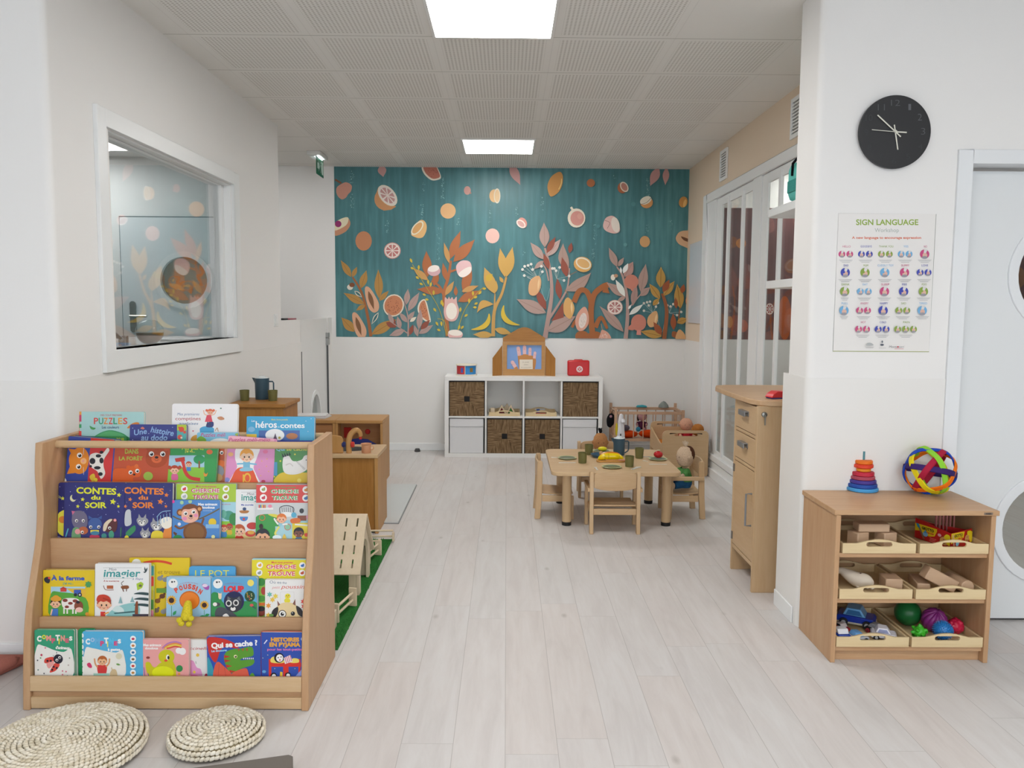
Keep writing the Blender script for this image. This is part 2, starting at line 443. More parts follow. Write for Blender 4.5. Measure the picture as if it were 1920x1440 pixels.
def ceiling_mat():
    m, nt, b = newmat('perforated_ceiling_tiles', .8, .2); L = nt.links.new
    tc = N(nt, 'ShaderNodeTexCoord'); sx = N(nt, 'ShaderNodeSeparateXYZ'); L(tc.outputs['Object'], sx.inputs[0])
    def M_(op, a, bb=None):
        n = N(nt, 'ShaderNodeMath', operation=op)
        for i, v in enumerate((a, bb)):
            if v is None: continue
            if isinstance(v, (int, float)): n.inputs[i].default_value = v
            else: L(v, n.inputs[i])
        return n.outputs[0]
    u = M_('DIVIDE', M_('SUBTRACT', sx.outputs[0], .2242), .6); v = M_('DIVIDE', M_('SUBTRACT', sx.outputs[1], 4.152), .6)
    fu, fv = M_('FRACT', u), M_('FRACT', v)
    eu = M_('MINIMUM', fu, M_('SUBTRACT', 1., fu)); ev = M_('MINIMUM', fv, M_('SUBTRACT', 1., fv))
    inside = M_('MULTIPLY', M_('GREATER_THAN', eu, .055), M_('GREATER_THAN', ev, .055))
    inroom = M_('MULTIPLY', M_('GREATER_THAN', sx.outputs[0], -1.576), M_('LESS_THAN', sx.outputs[0], 1.424))
    plain = M_('MULTIPLY', M_('MULTIPLY', M_('GREATER_THAN', u, 1.), M_('LESS_THAN', v, 0.)), M_('GREATER_THAN', v, -1.))
    inroom = M_('MULTIPLY', inroom, M_('SUBTRACT', 1., plain))
    NH = 30.
    hu = M_('SUBTRACT', M_('FRACT', M_('MULTIPLY', fu, NH)), .5); hv = M_('SUBTRACT', M_('FRACT', M_('MULTIPLY', fv, NH)), .5)
    d2 = M_('ADD', M_('MULTIPLY', hu, hu), M_('MULTIPLY', hv, hv))
    hole = M_('MULTIPLY', M_('MULTIPLY', M_('LESS_THAN', d2, .075), inside), inroom)
    seam_shade = M_('MULTIPLY', M_('MAXIMUM', M_('LESS_THAN', ev, .0045), M_('MULTIPLY', M_('LESS_THAN', eu, .004), .15)), 1.)  # tile joints; shadow painted into the rows, columns only faintly marked
    base = N(nt, 'ShaderNodeMix', data_type='RGBA'); L(hole, base.inputs[0]); base.inputs[6].default_value = lin('#e4e2de'); base.inputs[7].default_value = lin('#b9b5af')
    m2 = N(nt, 'ShaderNodeMix', data_type='RGBA'); L(M_('MULTIPLY', seam_shade, .75), m2.inputs[0]); L(base.outputs[2], m2.inputs[6]); m2.inputs[7].default_value = lin('#8d8a85')
    L(m2.outputs[2], b.inputs['Base Color'])
    return m
mb = MB(); mb.box(-4.3, 6.2, -3.2, 8.1, -.05, 0, floor_mat()); struct('floor', mb)
mb = MB(); mb.box(-4.3, 6.2, -3.2, 8.1, H, H+.05, ceiling_mat()); struct('ceiling', mb)

def wall(name, x0, x1, y0, y1, z0=0., z1=H, low=True, upm=None, lowm=None, split=WS, mb=None, t=.0035):
    """upper paint and, a hair prouder, the washable lower part"""
    fin = mb is None; mb = mb or MB(); upm = upm or W_UP
    if low and z0 < split:
        mb.box(x0-t, x1+t, y0-t, y1+t, z0, split, lowm or W_LOW); mb.box(x0, x1, y0, y1, split, z1, upm)
    else: mb.box(x0, x1, y0, y1, z0, z1, upm)
    if fin: return struct(name, mb)
    return mb
# back wall (runs through to the neighbouring room) with mural wallpapers in both rooms
wall('wall_back', -4.3, 6.2, YB, YB+.12)
wall('wall_outer_left', -4.4, -4.3, -3.3, 8.1)
wall('wall_outer_right', 6.2, 6.3, -3.3, 8.1)
# wall behind the photographer, with two windows
mb = MB()
wall('', -4.3, -2.95, -3.3, -3.2, mb=mb); wall('', -.85, .85, -3.3, -3.2, mb=mb); wall('', 2.95, 6.2, -3.3, -3.2, mb=mb)
for a, b_ in ((-2.95, -.85), (.85, 2.95)):
    mb.box(a, b_, -3.3, -3.2, 0, .65, W_UP); mb.box(a, b_, -3.3, -3.2, 2.35, H, W_UP)
struct('wall_rear', mb)
for i, (a, b_) in enumerate(((-2.95, -.85), (.85, 2.95))):
    mb = MB()
    for x in (a, (a+b_)/2-.03, b_-.06): mb.box(x, x+.06, -3.29, -3.21, .65, 2.35, TRIMM)
    mb.box(a, b_, -3.29, -3.21, .65, .71, TRIMM); mb.box(a, b_, -3.29, -3.21, 2.29, 2.35, TRIMM)
    o = struct('window_%d' % (i+2), mb)
# left foreground wall piece facing the camera and the wall with the interior window
def rounded_wall_left(mb, t, z0, z1, m):
    r = .028; P = [(-4.3, 3.20), (-4.3, 3.09-t)]
    cx, cy = XL-r, 3.09+r
    for i in range(7):
        a = math.radians(-90+15*i); P.append((cx+(r+t)*math.cos(a), cy+(r+t)*math.sin(a)))
    P += [(XL+t, 3.55), (XL-.10, 3.55), (XL-.10, 3.20)]
    mb.prism(P, 'z', z0, z1, m)
mb = MB(); rounded_wall_left(mb, 0, WS, H, W_UP); rounded_wall_left(mb, .0035, 0, WS, W_LOW)
WY0, WY1, WZ0, WZ1 = 3.50, 5.10, 1.195, 2.135       # opening of the interior window
t = .0035
struct('wall_front_left', mb); mb = MB()
mb.box(XL-.10-t, XL+t, 3.55, 6.15, 0, WS, W_LOW)
mb.box(XL-.10, XL, WY1, 6.15, WS, H, W_UP); mb.box(XL-.10, XL, 3.55, WY1, WS, WZ0, W_UP); mb.box(XL-.10, XL, 3.55, WY1, WZ1, H, W_UP)
# low wall beyond, and the short post at the gate
mb.box(XL-.10-t, XL+t, 6.15, 6.72, 0, WS, W_LOW); mb.box(XL-.10, XL, 6.15, 6.72, WS, 1.285, W_UP)
struct('wall_left', mb); mb = MB()
mb.box(XL-.09, XL+.012, 7.70, YB, 0, WS, W_LOW); mb.box(XL-.09, XL+.012, 7.70, YB, WS, 1.29, W_UP)
struct('wall_gate_post', mb)
# lowered kitchen ceiling
mb = MB(); mb.box(-4.3, XL-.10, 3.2, 5.95, 2.45, 2.5, wallpaint('kitchen_ceiling', '#dcdcda')); struct('ceiling_kitchen', mb)
# baseboards
mb = MB(); mb.box(-4.3, -1.745, 3.078, 3.092, 0, .07, TRIMM); struct('baseboard_left', mb, bevel=.003)
mb = MB(); mb.box(XL+.012, XR, YB-.016, YB, 0, .072, TRIMM); struct('baseboard_back', mb, bevel=.003)
# interior window: casing, sash frame, glass
mb = MB(); c = XL+.018; cw = .075
for (y0, y1, z0, z1) in ((WY0-cw, WY0, WZ0-.09, WZ1+cw), (WY1, WY1+.10, WZ0-.09, WZ1+cw), (WY0, WY1, WZ1, WZ1+cw), (WY0, WY1, WZ0-.09, WZ0)):
    mb.box(XL-.004, c, y0, y1, z0, z1, TRIMM)
mb.box(XL-.10, XL-.004, WY0-.01, WY0, WZ0, WZ1, TRIMM)
for (y0, y1, z0, z1) in ((WY1-.006, WY1+.004, WZ0, WZ1), (WY0, WY1, WZ1-.008, WZ1), (WY0, WY1, WZ0-.012, WZ0)):
    mb.box(XL-.112, XL-.004, y0, y1, z0, z1, TRIMM)
win = struct('window_1', mb, bevel=.002)
mb = MB()
for (y0, y1, z0, z1) in ((WY1-.05, WY1-.006, WZ0, WZ1), (WY0, WY1-.006, WZ1-.014, WZ1-.009), (WY0, WY0+.012, WZ0, WZ1)):
    mb.box(XL-.085, XL-.045, y0, y1, z0, z1, TRIMM)
mb.build('window_frame', win, bevel=.002)
mb = MB(); mb.box(XL-.068, XL-.062, WY0+.01, WY1-.045, WZ0+.002, WZ1-.012, glassmat('window_glass', (.93, .95, .95, 1), 1.62, 1.5)); mb.build('pane', win)

# gate between the low walls
g = thing('low_gate', 'white half-height gate with an oval porthole between the low white walls', 'gate', (XL-.03, 7.2, 0))
mb = MB()
def oval(cy, cz, ry, rz, n=28): return [(cy+ry*math.cos(2*PI*i/n), cz+rz*math.sin(2*PI*i/n)) for i in range(n)]
mb.prism([(6.735, .01), (7.69, .01), (7.69, 1.285), (6.735, 1.285)], 'x', XL-.045, XL-.002, col('#e3e4e3', .4, .4, 1.), holes=[oval(7.215, .40, .17, .22)])
mb.build('gate_leaf', g)
mb = MB(); n = 28
ov1, ov2 = oval(7.215, .40, .205, .255), oval(7.215, .40, .165, .215)
mb.prism(ov1, 'x', XL-.05, XL+.006, TRIMM, holes=[ov2]); mb.build('porthole_rim', g)
mb = MB(); mb.prism(ov2, 'x', XL-.03, XL-.024, glassmat('clear_glass')); mb.build('porthole_pane', g)
mb = MB(); mb.box(XL-.03, XL+.0065, 6.722, 6.734, .02, 1.02, col('#55585a')); mb.build('seam_gasket', g, label='dark rubber gasket strip'); mb = MB(); mb.box(XL-.03, XL+.0135, 7.692, 7.699, .02, 1.03, col('#55585a')); mb.build('seam_gasket', g, label='dark rubber gasket strip')
mb = MB(); mb.box(XL-.002, XL+.02, 7.66, 7.74, 1.035, 1.10, col('#a7a9a8', .3, .5, None, .8)); mb.box(XL-.002, XL+.02, 7.66, 7.74, 1.104, 1.15, col('#a7a9a8', .3, .5, None, .8)); mb.build('hinge', g, bevel=.003, label='grey metal hinge')
mb = MB(); mb.box(XL-.01, XL+.008, 5.96, 6.05, 1.245, 1.335, TRIMM); ls = mb.build('light_switch', None, 'white square light switch near the far end of the left wall', 'light switch', bevel=.003, origin=None)
mb = MB(); mb.box(XL+.008, XL+.013, 5.975, 6.035, 1.26, 1.32, TRIMM); mb.build('rocker', ls, bevel=.002)
mb = MB(); mb.box(XL-.075, XL-.03, 6.34, 6.46, 1.2855, 1.30, col('#2c2a2c')); mb.build('marker_pen', None, 'black flat item lying on top of the low left wall', 'marker', bevel=.004)
mb = MB(); mb.box(XL-.08, XL-.02, 6.47, 6.68, 1.2855, 1.298, col('#a05a66')); mb.build('cloth_bundle', None, 'dusty pink folded cloth lying on top of the low left wall', 'cloth', bevel=.004)

# kitchen room behind the interior window
wall('wall_kitchen', -4.3, XL-.10, 5.95, 6.05)
d = struct('door_1', (lambda m_: (m_.prism([(-2.775, .01), (-1.95, .01), (-1.95, 2.02), (-2.775, 2.02)], 'y', 5.915, 5.945, col('#dfe3e5', .4, .4, 1.), holes=[[(-2.322+.185*math.cos(2*PI*i/32), 1.573+.185*math.sin(2*PI*i/32)) for i in range(32)]]), m_)[1])(MB()))
mb = MB(); C32 = lambda r: [(-2.322+r*math.cos(2*PI*i/32), 1.573+r*math.sin(2*PI*i/32)) for i in range(32)]
mb.prism(C32(.205), 'y', 5.895, 5.93, TRIMM, holes=[C32(.168)]); mb.build('porthole_rim', d)
def tan_mat():
    m, nt, b = newmat('tan_fruit_wallpaper', .6); L = nt.links.new
    tc = N(nt, 'ShaderNodeTexCoord'); n = N(nt, 'ShaderNodeTexNoise'); n.inputs['Scale'].default_value = 9; n.inputs['Detail'].default_value = 1; L(tc.outputs['Object'], n.inputs['Vector'])
    r = ramp(nt, n.outputs['Fac'], [(.42, lin('#8b7158', 1.5)), (.5, lin('#a86c3a', 1.5)), (.56, lin('#94704c', 1.5)), (.62, lin('#b98538', 1.5))]); r.color_ramp.interpolation = 'CONSTANT'
    L(r.outputs[0], b.inputs['Base Color']); return m
mb = MB(); mb.prism(C32(.17), 'y', 5.936, 5.94, tan_mat()); mb.build('porthole_print', d)
mb = MB(); mb.box(-2.789, -2.777, 5.935, 5.9465, 0, 2.03, col('#6d7274')); mb.box(-2.785, -1.95, 5.935, 5.9465, 2.024, 2.03, col('#6d7274')); mb.build('door_gap', d, label='dark gap line round the door')
mb = MB(); mb.prism([(-2.70+.022*math.cos(t)*1., 1.31+.022*math.sin(t)+(.09 if math.sin(t) > 0 else -.09)) for t in [2*PI*i/20 for i in range(20)]], 'y', 5.905, 5.915, col('#9c8f86', .25, .5, None, .7)); hd = mb.build('handle_plate', d, label='bronze steel door plate')
mb = MB(); mb.tube([(-2.70, 5.905, 1.315), (-2.70, 5.86, 1.315), (-2.58, 5.86, 1.315)], .009, col('#c9c2b6', .25, .5, None, .9)); mb.build('handle_lever', hd)
# worktop under the interior window, tap, bowl
mb = MB(); mb.box(-2.62, XL-.125, 3.9, 5.87, 1.13, 1.17, col('#e4e6e8', .25, .5, 1.)); mb.box(-2.6, XL-.13, 3.95, 5.85, 0, 1.13, col('#8f8a90')); wt = mb.build('kitchen_counter', None, 'white counter seen through the interior window on the left', 'counter', bevel=.004)
bwl = thing('glass_bowl', 'round clear bowl with brown contents on the counter behind the interior window', 'bowl', (-1.99, 4.55, 1.17))
mb = MB(); mb.ball((-1.99, 4.55, 1.243), (.074, .074, .071), glassmat('clear_glass'), nu=28, nv=16); mb.build('glass_globe', bwl)
mb = MB(); mb.lathe([(0, .006), (.03, .008), (.055, .026), (.068, .05), (.071, .068), (0, .068)], (-1.99, 4.55, 1.1705), col('#8c5526', .5), 28); mb.build('contents', bwl, label='brown contents filling the lower half')
tp_ = thing('kitchen_tap', 'chrome tap beside the bowl behind the interior window', 'tap', (-2.16, 4.42, 1.17)); mb = MB(); mb.tube([(-2.16, 4.42, 1.1705), (-2.16, 4.42, 1.235), (-2.13, 4.40, 1.25), (-2.06, 4.37, 1.205)], .012, col('#c4c8cc', .15, .5, None, .9), 10); mb.build('spout', tp_); mb = MB(); mb.box(-2.11, -2.07, 4.43, 4.47, 1.1705, 1.225, col('#c4c8cc', .2, .5, None, .6)); mb.build('lever_block', tp_, bevel=.004)
mb = MB(); mb.lathe([(0, 0), (.12, 0), (.14, .012), (.13, .012), (0, .004)], (-2.08, 5.2, 1.1705), col('#d5dadd', .3), 36); mb.build('serving_dish', None, 'flat pale dish on the counter right of the glass bowl', 'dish')
# light panels, one grid field each
pan = None
def panel(i, j, label, H=H, em=None):
    x0 = .2242+.6*i; y0 = 4.152+.6*j
    t_ = thing('ceiling_light', label, 'ceiling light', (x0+.3, y0+.3, H-.012), 'square ceiling light panels')
    mb = MB(); mb.prism([(x0+.004, y0+.004), (x0+.596, y0+.004), (x0+.596, y0+.596), (x0+.004, y0+.596)], 'z', H-.010, H-.0005, col('#e6e6e4', .4, .4, 1.), holes=[[(x0+.018, y0+.018), (x0+.582, y0+.018), (x0+.582, y0+.582), (x0+.018, y0+.582)]]); mb.build('frame', t_)
    mb = MB(); mb.box(x0+.018, x0+.582, y0+.018, y0+.582, H-.008, H-.003, em or PANEL_EMIT); mb.build('diffuser', t_)
    return t_
PANEL_EMIT = emit('panel_emission', (1.0, .98, .955, 1), PANEL_POWER)
NEIGH = emit('neighbour_panel', (1, .98, .95, 1), 5.)
panel(-1, -1, 'bright square light panel nearest the camera, cut by the top edge of the photo')
panel(-1, 4, 'far square ceiling light panel just in front of the mural wall')
for (i, j, s_) in ((-1, -6, 'over the near end of the room'), (-1, -11, 'behind the photographer'), (3, -6, 'near right side of the room'), (4, 5, 'at the far end of the room beyond the glass wall'), (4,-0, 'near the door in the room beyond the glass wall')):
    panel(i, j, 'square ceiling light panel '+s_, em=NEIGH if i == 4 else None)
panel(-5, 4, 'unseen fill light panel added above the passage beyond the gate', H, emit('passage_fill_panel', (1, .97, .94, 1), 2.6))  # unseen panel added to lift the dim passage wall
panel(-5.87, 1.6, 'kitchen light panel whose corner shows at top left of the interior window', 2.45, emit('kitchen_panel', (1, .99, .98, 1), 4.0))


# right pillar and the wall with clock, poster and door
YR = 3.45
mb = MB(); r = .03
def pillar(mb, t, y1, z0, z1, m):
    P = []
    cx, cy = 1.285+r, YR+r
    for i in range(7):
        a = math.radians(180+15*i); P.append((cx+(r+t)*math.cos(a), cy+(r+t)*math.sin(a)))
    P += [(1.88, YR-t), (1.88, y1), (1.285-t, y1)]
    mb.prism(P, 'z', z0, z1, m)
pillar(mb, 0, 3.68, WS, H, W_UP); pillar(mb, .004, 3.74, 0, WS, W_LOW)
mb.box(1.88, 3.35, YR, 3.60, 2.055, H, W_UP); mb.box(3.35, 6.2, YR, 3.60, 0, H, W_UP)
struct('wall_pillar', mb)
mb = MB(); mb.box(1.272, 1.2805, 3.50, 3.735, 0, .075, TRIMM); struct('baseboard_pillar', mb, bevel=.003)
# door with portholes: casing, leaf, rims, panes
mb = MB(); fm = col('#e4e7e9', .4, .4, 1.)
mb.box(1.875, 1.935, YR-.012, 3.62, 0, 2.058, fm); mb.box(1.935, 2.97, YR-.012, 3.62, 2.0, 2.058, fm); mb.box(2.96, 3.02, YR-.012, 3.62, 0, 2.058, fm)
d = struct('door_2', mb, bevel=.002)
PX1, PZ1, PZ2, PR = 2.422, 1.547, .425, .215
cir = lambda x, z, r_, n=40: [(x+r_*math.cos(2*PI*i/n), z+r_*math.sin(2*PI*i/n)) for i in range(n)]
mb = MB(); mb.prism([(1.94, .012), (2.955, .012), (2.955, 1.985), (1.94, 1.985)], 'y', 3.535, 3.575, col('#e0e3e4', .4, .4, 1.), holes=[cir(PX1, PZ1, PR), cir(PX1, PZ2, PR)]); mb.build('door_leaf', d)
for z in (PZ1, PZ2):
    mb = MB(); mb.prism(cir(PX1, z, PR+.04), 'y', 3.526, 3.545, fm, holes=[cir(PX1, z, PR-.004)]); mb.build('porthole_rim', d, bevel=.004)
    mb = MB(); mb.prism(cir(PX1, z, PR), 'y', 3.552, 3.557, glassmat('clear_glass')); mb.build('porthole_pane', d)
mb = MB(); mb.box(1.94, 2.955, 3.55, 3.58, .0, .011, col('#3c3a3b')); mb.build('threshold_gap', d)

# glass wall on the right
mb = MB(); mb.box(XR, XR+.12, 3.70, YB, 2.37, H, W_BEIGE); mb.box(XR, XR+.12, 7.20, YB, WS, 2.37, W_BEIGE); mb.box(XR-.003, XR+.12, 7.20, YB, 0, WS, W_LOW)
mb.box(XR, XR+.12, 3.68, 3.85, 0, 2.37, W_UP)
struct('wall_right', mb)
GT = 2.30
mb = MB(); ZB = .19
mb.box(XR-.02, XR+.10, 7.09, 7.21, 0, GT+.07, TRIMM)              # far jamb
mb.box(XR-.02, XR+.06, 3.85, 7.09, GT, GT+.07, TRIMM)           # head
mb.box(XR-.012, XR+.10, 3.85, 7.09, 0, ZB-.06, TRIMM)
mb.box(XR-.022, XR+.06, 3.85, 7.09, ZB-.05, ZB, TRIMM)
mb.box(XR-.03, XR-.01, 3.85, 7.15, 0, .072, TRIMM)
fr = struct('window_4', mb, bevel=.003)
def leaf(y0, y1, bars, parent, sa=.17, sb=.15):
    mb = MB(); xa, xb = XR+.0, XR+.014
    for a, b_ in ((y0, y0+sa), (y1-sb, y1)): mb.box(xa, xb, a, b_, ZB, GT-.005, TRIMM)
    mb.box(xa, xb, y0+sa, y1-sb, GT-.07, GT-.005, TRIMM); mb.box(xa, xb, y0+sa, y1-sb, ZB, ZB+.04, TRIMM)
    sash = mb.build('sash', parent, bevel=.002)
    for yb in bars:
        m2 = MB(); m2.box(xa-.010, xb-.002, yb-.025, yb+.012, ZB+.02, GT-.03, TRIMM); m2.build('glazing_bar', sash, bevel=.002)
    m3 = MB(); m3.box(XR+.006, XR+.011, y0+sa-.01, y1-sb+.01, ZB+.03, GT-.06, glassmat('door_glass', (.93, .95, .94, 1), 1.5, .55)); m3.build('pane', sash)
leaf(5.80, 6.80, [6.44, 6.05], fr, .02, .17); leaf(4.45, 5.60, [5.23, 4.84], fr, .15, .12); leaf(3.86, 4.44, [], fr)
mb = MB(); mb.box(XR-.006, XR+.02, 6.81, 7.09, ZB, GT, TRIMM); mb.build('mullion', fr, bevel=.002); mb = MB(); mb.box(XR-.008, XR+.02, 5.605, 5.795, ZB, GT, TRIMM); mb.build('mullion', fr, bevel=.002)
# air vents
def vent(y0, y1, z0, z1, lab):
    t_ = thing('air_vent', lab, 'vent', (XR, (y0+y1)/2, z0), 'white slatted wall vents')
    mb = MB(); mb.prism([(y0, z0), (y1, z0), (y1, z1), (y0, z1)], 'x', XR-.014, XR-.0005, TRIMM, holes=[[(y0+.025, z0+.025), (y1-.025, z0+.025), (y1-.025, z1-.025), (y0+.025, z1-.025)]]); mb.build('frame', t_, bevel=.002)
    mb = MB(); mb.box(XR-.003, XR-.0003, y0+.025, y1-.025, z0+.025, z1-.025, col('#8d8a86')); 
    k = 9
    for i in range(k):
        z = z0+.03+(z1-z0-.06)*(i+.5)/k; mb.box(XR-.012, XR-.003, y0+.025, y1-.025, z-.005, z+.003, TRIMM)
    mb.build('grille', t_)
vent(6.50, 6.71, 2.42, 2.66, 'slatted white air vent on the beige wall nearer the mural')
vent(4.84, 5.06, 2.42, 2.66, 'slatted white air vent on the beige wall, half hidden by the pillar')
mb = MB(); mb.box(XR-.012, XR-.0005, 7.19, 7.72, 1.265, 2.0, col('#d9dde3', .2, .5, 1.)); mb.build('wall_board', None, 'pale blue-grey blank board on the beige wall beside the mural', 'board', bevel=.002)
# doorstop
mb = MB(); mb.lathe([(.0, .0), (.028, .0), (.028, .012), (.02, .03), (0, .034)], (-.86, 7.80, 0), col('#4a4a4a', .4)); mb.build('door_stop', None, 'small dark rubber door stop on the floor left of the cube shelf', 'door stop')
# emergency exit light
ex = pY(602, 300, 7.29)
t_ = thing('exit_sign', 'green emergency exit sign with running figure under a lit ceiling fitting', 'exit sign', (-1.64, 7.25, H))
mb = MB(); mb.box(-1.72, -1.60, 7.10, 7.40, H-.035, H-.0005, col('#d8d8d4', .4, .4, 1.)); mb.build('housing', t_, bevel=.006)
mb = MB(); mb.box(-1.645, -1.635, 7.17, 7.33, H-.042, H-.033, emit('exit_led', (.85, .95, 1, 1), 25)); mb.build('lamp', t_)
mb = MB(); mb.box(-1.643, -1.637, 7.12, 7.38, H-.19, H-.04, col('#0f6b4a', .4)); 
a_ = Art(mb, (-1.6365, 7.12, H-.19), (0, .26, 0), (0, 0, .15), (1, 0, 0), (0, 0, 26, 15))
a_.poly([(2, 5), (7, 5), (7, 2.5), (11, 7.5), (7, 12.5), (7, 10), (2, 10)], '#d8efe4').rect(18, 2, 24, 13, '#d8efe4')
a_.disc(15.5, 3.6, 1.3, '#d8efe4').poly([(13, 5.5), (17, 5), (17.5, 9), (15, 12.6), (13.8, 12), (15.3, 9), (14, 7)], '#d8efe4')
mb.build('sign_plate', t_)
# ================================================================ WALLPAPERS
def mural_mat(name, a, b_, c):
    m, nt, b = newmat(name, .38, .4); L = nt.links.new
    tc = N(nt, 'ShaderNodeTexCoord')
    n1 = N(nt, 'ShaderNodeTexNoise'); n1.inputs['Scale'].default_value = 1.3; n1.inputs['Detail'].default_value = 5; L(tc.outputs['Object'], n1.inputs['Vector'])
    mp = N(nt, 'ShaderNodeMapping'); mp.inputs['Scale'].default_value = (18, 1, 1.4); L(tc.outputs['Object'], mp.inputs[0])
    n2 = N(nt, 'ShaderNodeTexNoise'); n2.inputs['Scale'].default_value = 1.5; n2.inputs['Detail'].default_value = 4; L(mp.outputs[0], n2.inputs['Vector'])
    mx = N(nt, 'ShaderNodeMix', data_type='FLOAT'); mx.inputs[0].default_value = .45; L(n1.outputs['Fac'], mx.inputs[2]); L(n2.outputs['Fac'], mx.inputs[3])
    r = ramp(nt, mx.outputs[0], [(.32, lin(a, 1.08)), (.5, lin(b_, 1.08)), (.68, lin(c, 1.08))]); L(r.outputs[0], b.inputs['Base Color']); return m
TEAL = mural_mat('teal_wallpaper', '#3a6569', '#44757a', '#578c90')
PLUM = mural_mat('plum_wallpaper', '#5c3838', '#6b4443', '#774e4c')
mb = MB(); mx0, mx1, mz0, mz1 = -1.648, XR+.0, 1.105, H-.002
mb.box(mx0, mx1, YB-.0025, YB-.0004, mz0, mz1, TEAL)
A = Art(mb, (mx0, YB-.0025, mz0), (mx1-mx0, 0, 0), (0, 0, mz1-mz0), (0, -1, 0), step=.00006, base=.0002, rough=.5, gain=1.12)
OR, DOR, PK, DPK, CR, PE, GO, BR, RU, YE, MA = '#b5744a', '#a8633a', '#d4a6a0', '#b98d88', '#d9d0be', '#d8a371', '#ad8344', '#8f5a3c', '#8b4a3a', '#cfb23c', '#a99089'
def citrus(x, y, r, ry, rot, rind, pulp, seg=8, white='#d9cfc6'):
    A.disc(x, y, r, rind, ry, rot).disc(x, y, r*.9, white, ry*.9, rot)
    for i in range(seg):
        a0 = 360/seg*i+6; a1 = 360/seg*(i+1)-6; ro = math.radians(rot); P = []
        for t in [None]+[a0+(a1-a0)*k/4 for k in range(5)]:
            if t is None: tt = math.radians((a0+a1)/2); u, v = r*.1*math.cos(tt), ry*.1*math.sin(tt)
            else: tt = math.radians(t); u, v = r*.74*math.cos(tt), ry*.74*math.sin(tt)
            P.append((x+u*math.cos(ro)-v*math.sin(ro), y+u*math.sin(ro)+v*math.cos(ro)))
        A.poly(P, pulp)
        A.k -= 1
    A.k += 1
def seeds(x, y, rx, ry, n, c, r=2.5, rs=3):
    rr = random.Random(rs)
    for i in range(n):
        t = rr.random()*6.28; q = rr.random()**.5; A.disc(x+rx*q*math.cos(t), y+ry*q*math.sin(t), r, c, n=6); A.k -= 1
    A.k += 1
def bubbles(x, y0, y1, n, rs=1):
    rr = random.Random(rs)
    for i in range(n):
        A.disc(x+rr.gauss(0, 7), y0+(y1-y0)*rr.random(), 1.5+rr.random()*3.2, rr.choice(['#6d9b9e', '#7fa9ab', '#5f9094']), n=6); A.k -= 1
    A.k += 1
def stem(p, w, c, w2=None): A.line(p, w, c, w2)
LF = A.leaf
A.zoom(620, 300, 4.235)
for i, (x, y0, y1, n) in enumerate([(170, 80, 190, 26), (170, 270, 380, 22), (450, 480, 590, 18), (725, 350, 470, 26), (890, 140, 330, 40), (857, 540, 800, 26), (1015, 460, 520, 14), (1265, 340, 540, 16), (730, 180, 290, 8)]): bubbles(x, y0, y1, n, i)
# left panel, upper fruit
stem([(35, 155), (85, 185)], 14, '#7a4a2e'); A.blob([(95, 185), (130, 178), (168, 205), (160, 250), (140, 270), (120, 300), (85, 312), (50, 275), (48, 220)], '#c08a78')
LF(400, 40, 418, 135, 34, DPK)
A.disc(435, 310, 88, '#c08a5c', 90).poly([(350, 300), (378, 215), (420, 250), (500, 360), (520, 370), (480, 395), (420, 402)], '#c08a5c')
citrus(452, 282, 98, 60, 50, CR, '#b98c87')
A.blob([(722, 55), (745, 115), (800, 160), (850, 158), (876, 140), (862, 90), (830, 40), (760, 20)], CR).blob([(735, 55), (757, 108), (805, 147), (845, 146), (868, 130), (855, 90), (825, 40), (760, 20)], '#b06a56'); seeds(810, 95, 45, 40, 16, '#7c3f36', 3, 5)
A.disc(1085, 242, 27, '#bd8f86', 34).disc(1110, 262, 7, '#a8756b')
A.disc(1300, 285, 40, '#d8b07c', 52).disc(1322, 285, 26, CR, 60).disc(1322, 285, 20, '#d8b88a', 50)
A.disc(932, 405, 61, '#d6aa78')
A.blob([(30, 510), (80, 470), (130, 455), (155, 490), (150, 530), (110, 575), (30, 600)], '#bd8768').blob([(30, 505), (80, 468), (128, 454), (142, 470), (120, 520), (30, 562)], '#dcd3b4').disc(60, 508, 26, '#8f2a68')
A.disc(262, 643, 65, '#b97d58', 77); A.blob([(640, 590), (655, 540), (700, 485), (735, 478), (760, 510), (760, 560), (735, 610), (700, 620), (660, 608)], '#d9ae74').disc(688, 540, 66, '#ddd6bd', 34, -50).disc(688, 540, 54, '#cf9d63', 25, -50)
citrus(490, 720, 67, 65, 0, '#c58e86', '#b5706c'); A.disc(1285, 603, 55, '#d9b0a4', 59)
# left plants
def plant(stems, leaves, sc, lc, vein=None):
    for p, w1, w2 in stems: stem(p, w1, sc, w2)
    for q in leaves: LF(*q[:5], (q[5] if len(q) > 5 and isinstance(q[5], str) else lc), bend=(q[6] if len(q) > 6 else 0), vein=vein)
plant([([(320, 1400), (290, 1220), (245, 1050), (175, 930)], 26, 14)], [(165, 930, 80, 795, 26), (172, 930, 210, 848, 18), (240, 1020, 285, 875, 30), (385, 1100, 378, 868, 34), (385, 1118, 462, 1038, 20), (270, 1145, 102, 1055, 30), (275, 1150, 202, 1195, 18), (190, 1365, 85, 1250, 36), (325, 1385, 525, 1265, 40)], '#9a5f35', GO, '#8a6230')
LF(470, 1240, 520, 1330, 20, RU); LF(440, 1290, 520, 1330, 22, RU)
A.disc(155, 1010, 24, '#d8d2c4', 22).disc(170, 992, 22, '#7c4a2c', 18)
for a, b_ in (((190, 1040), (250, 1090)), ((380, 1210), (325, 1305))):
    LF(*a, *b_, 16, CR); LF(a[0]*.93+b_[0]*.07, a[1]*.93+b_[1]*.07, b_[0]*.93+a[0]*.07, b_[1]*.93+a[1]*.07, 9, '#3d6a6e')
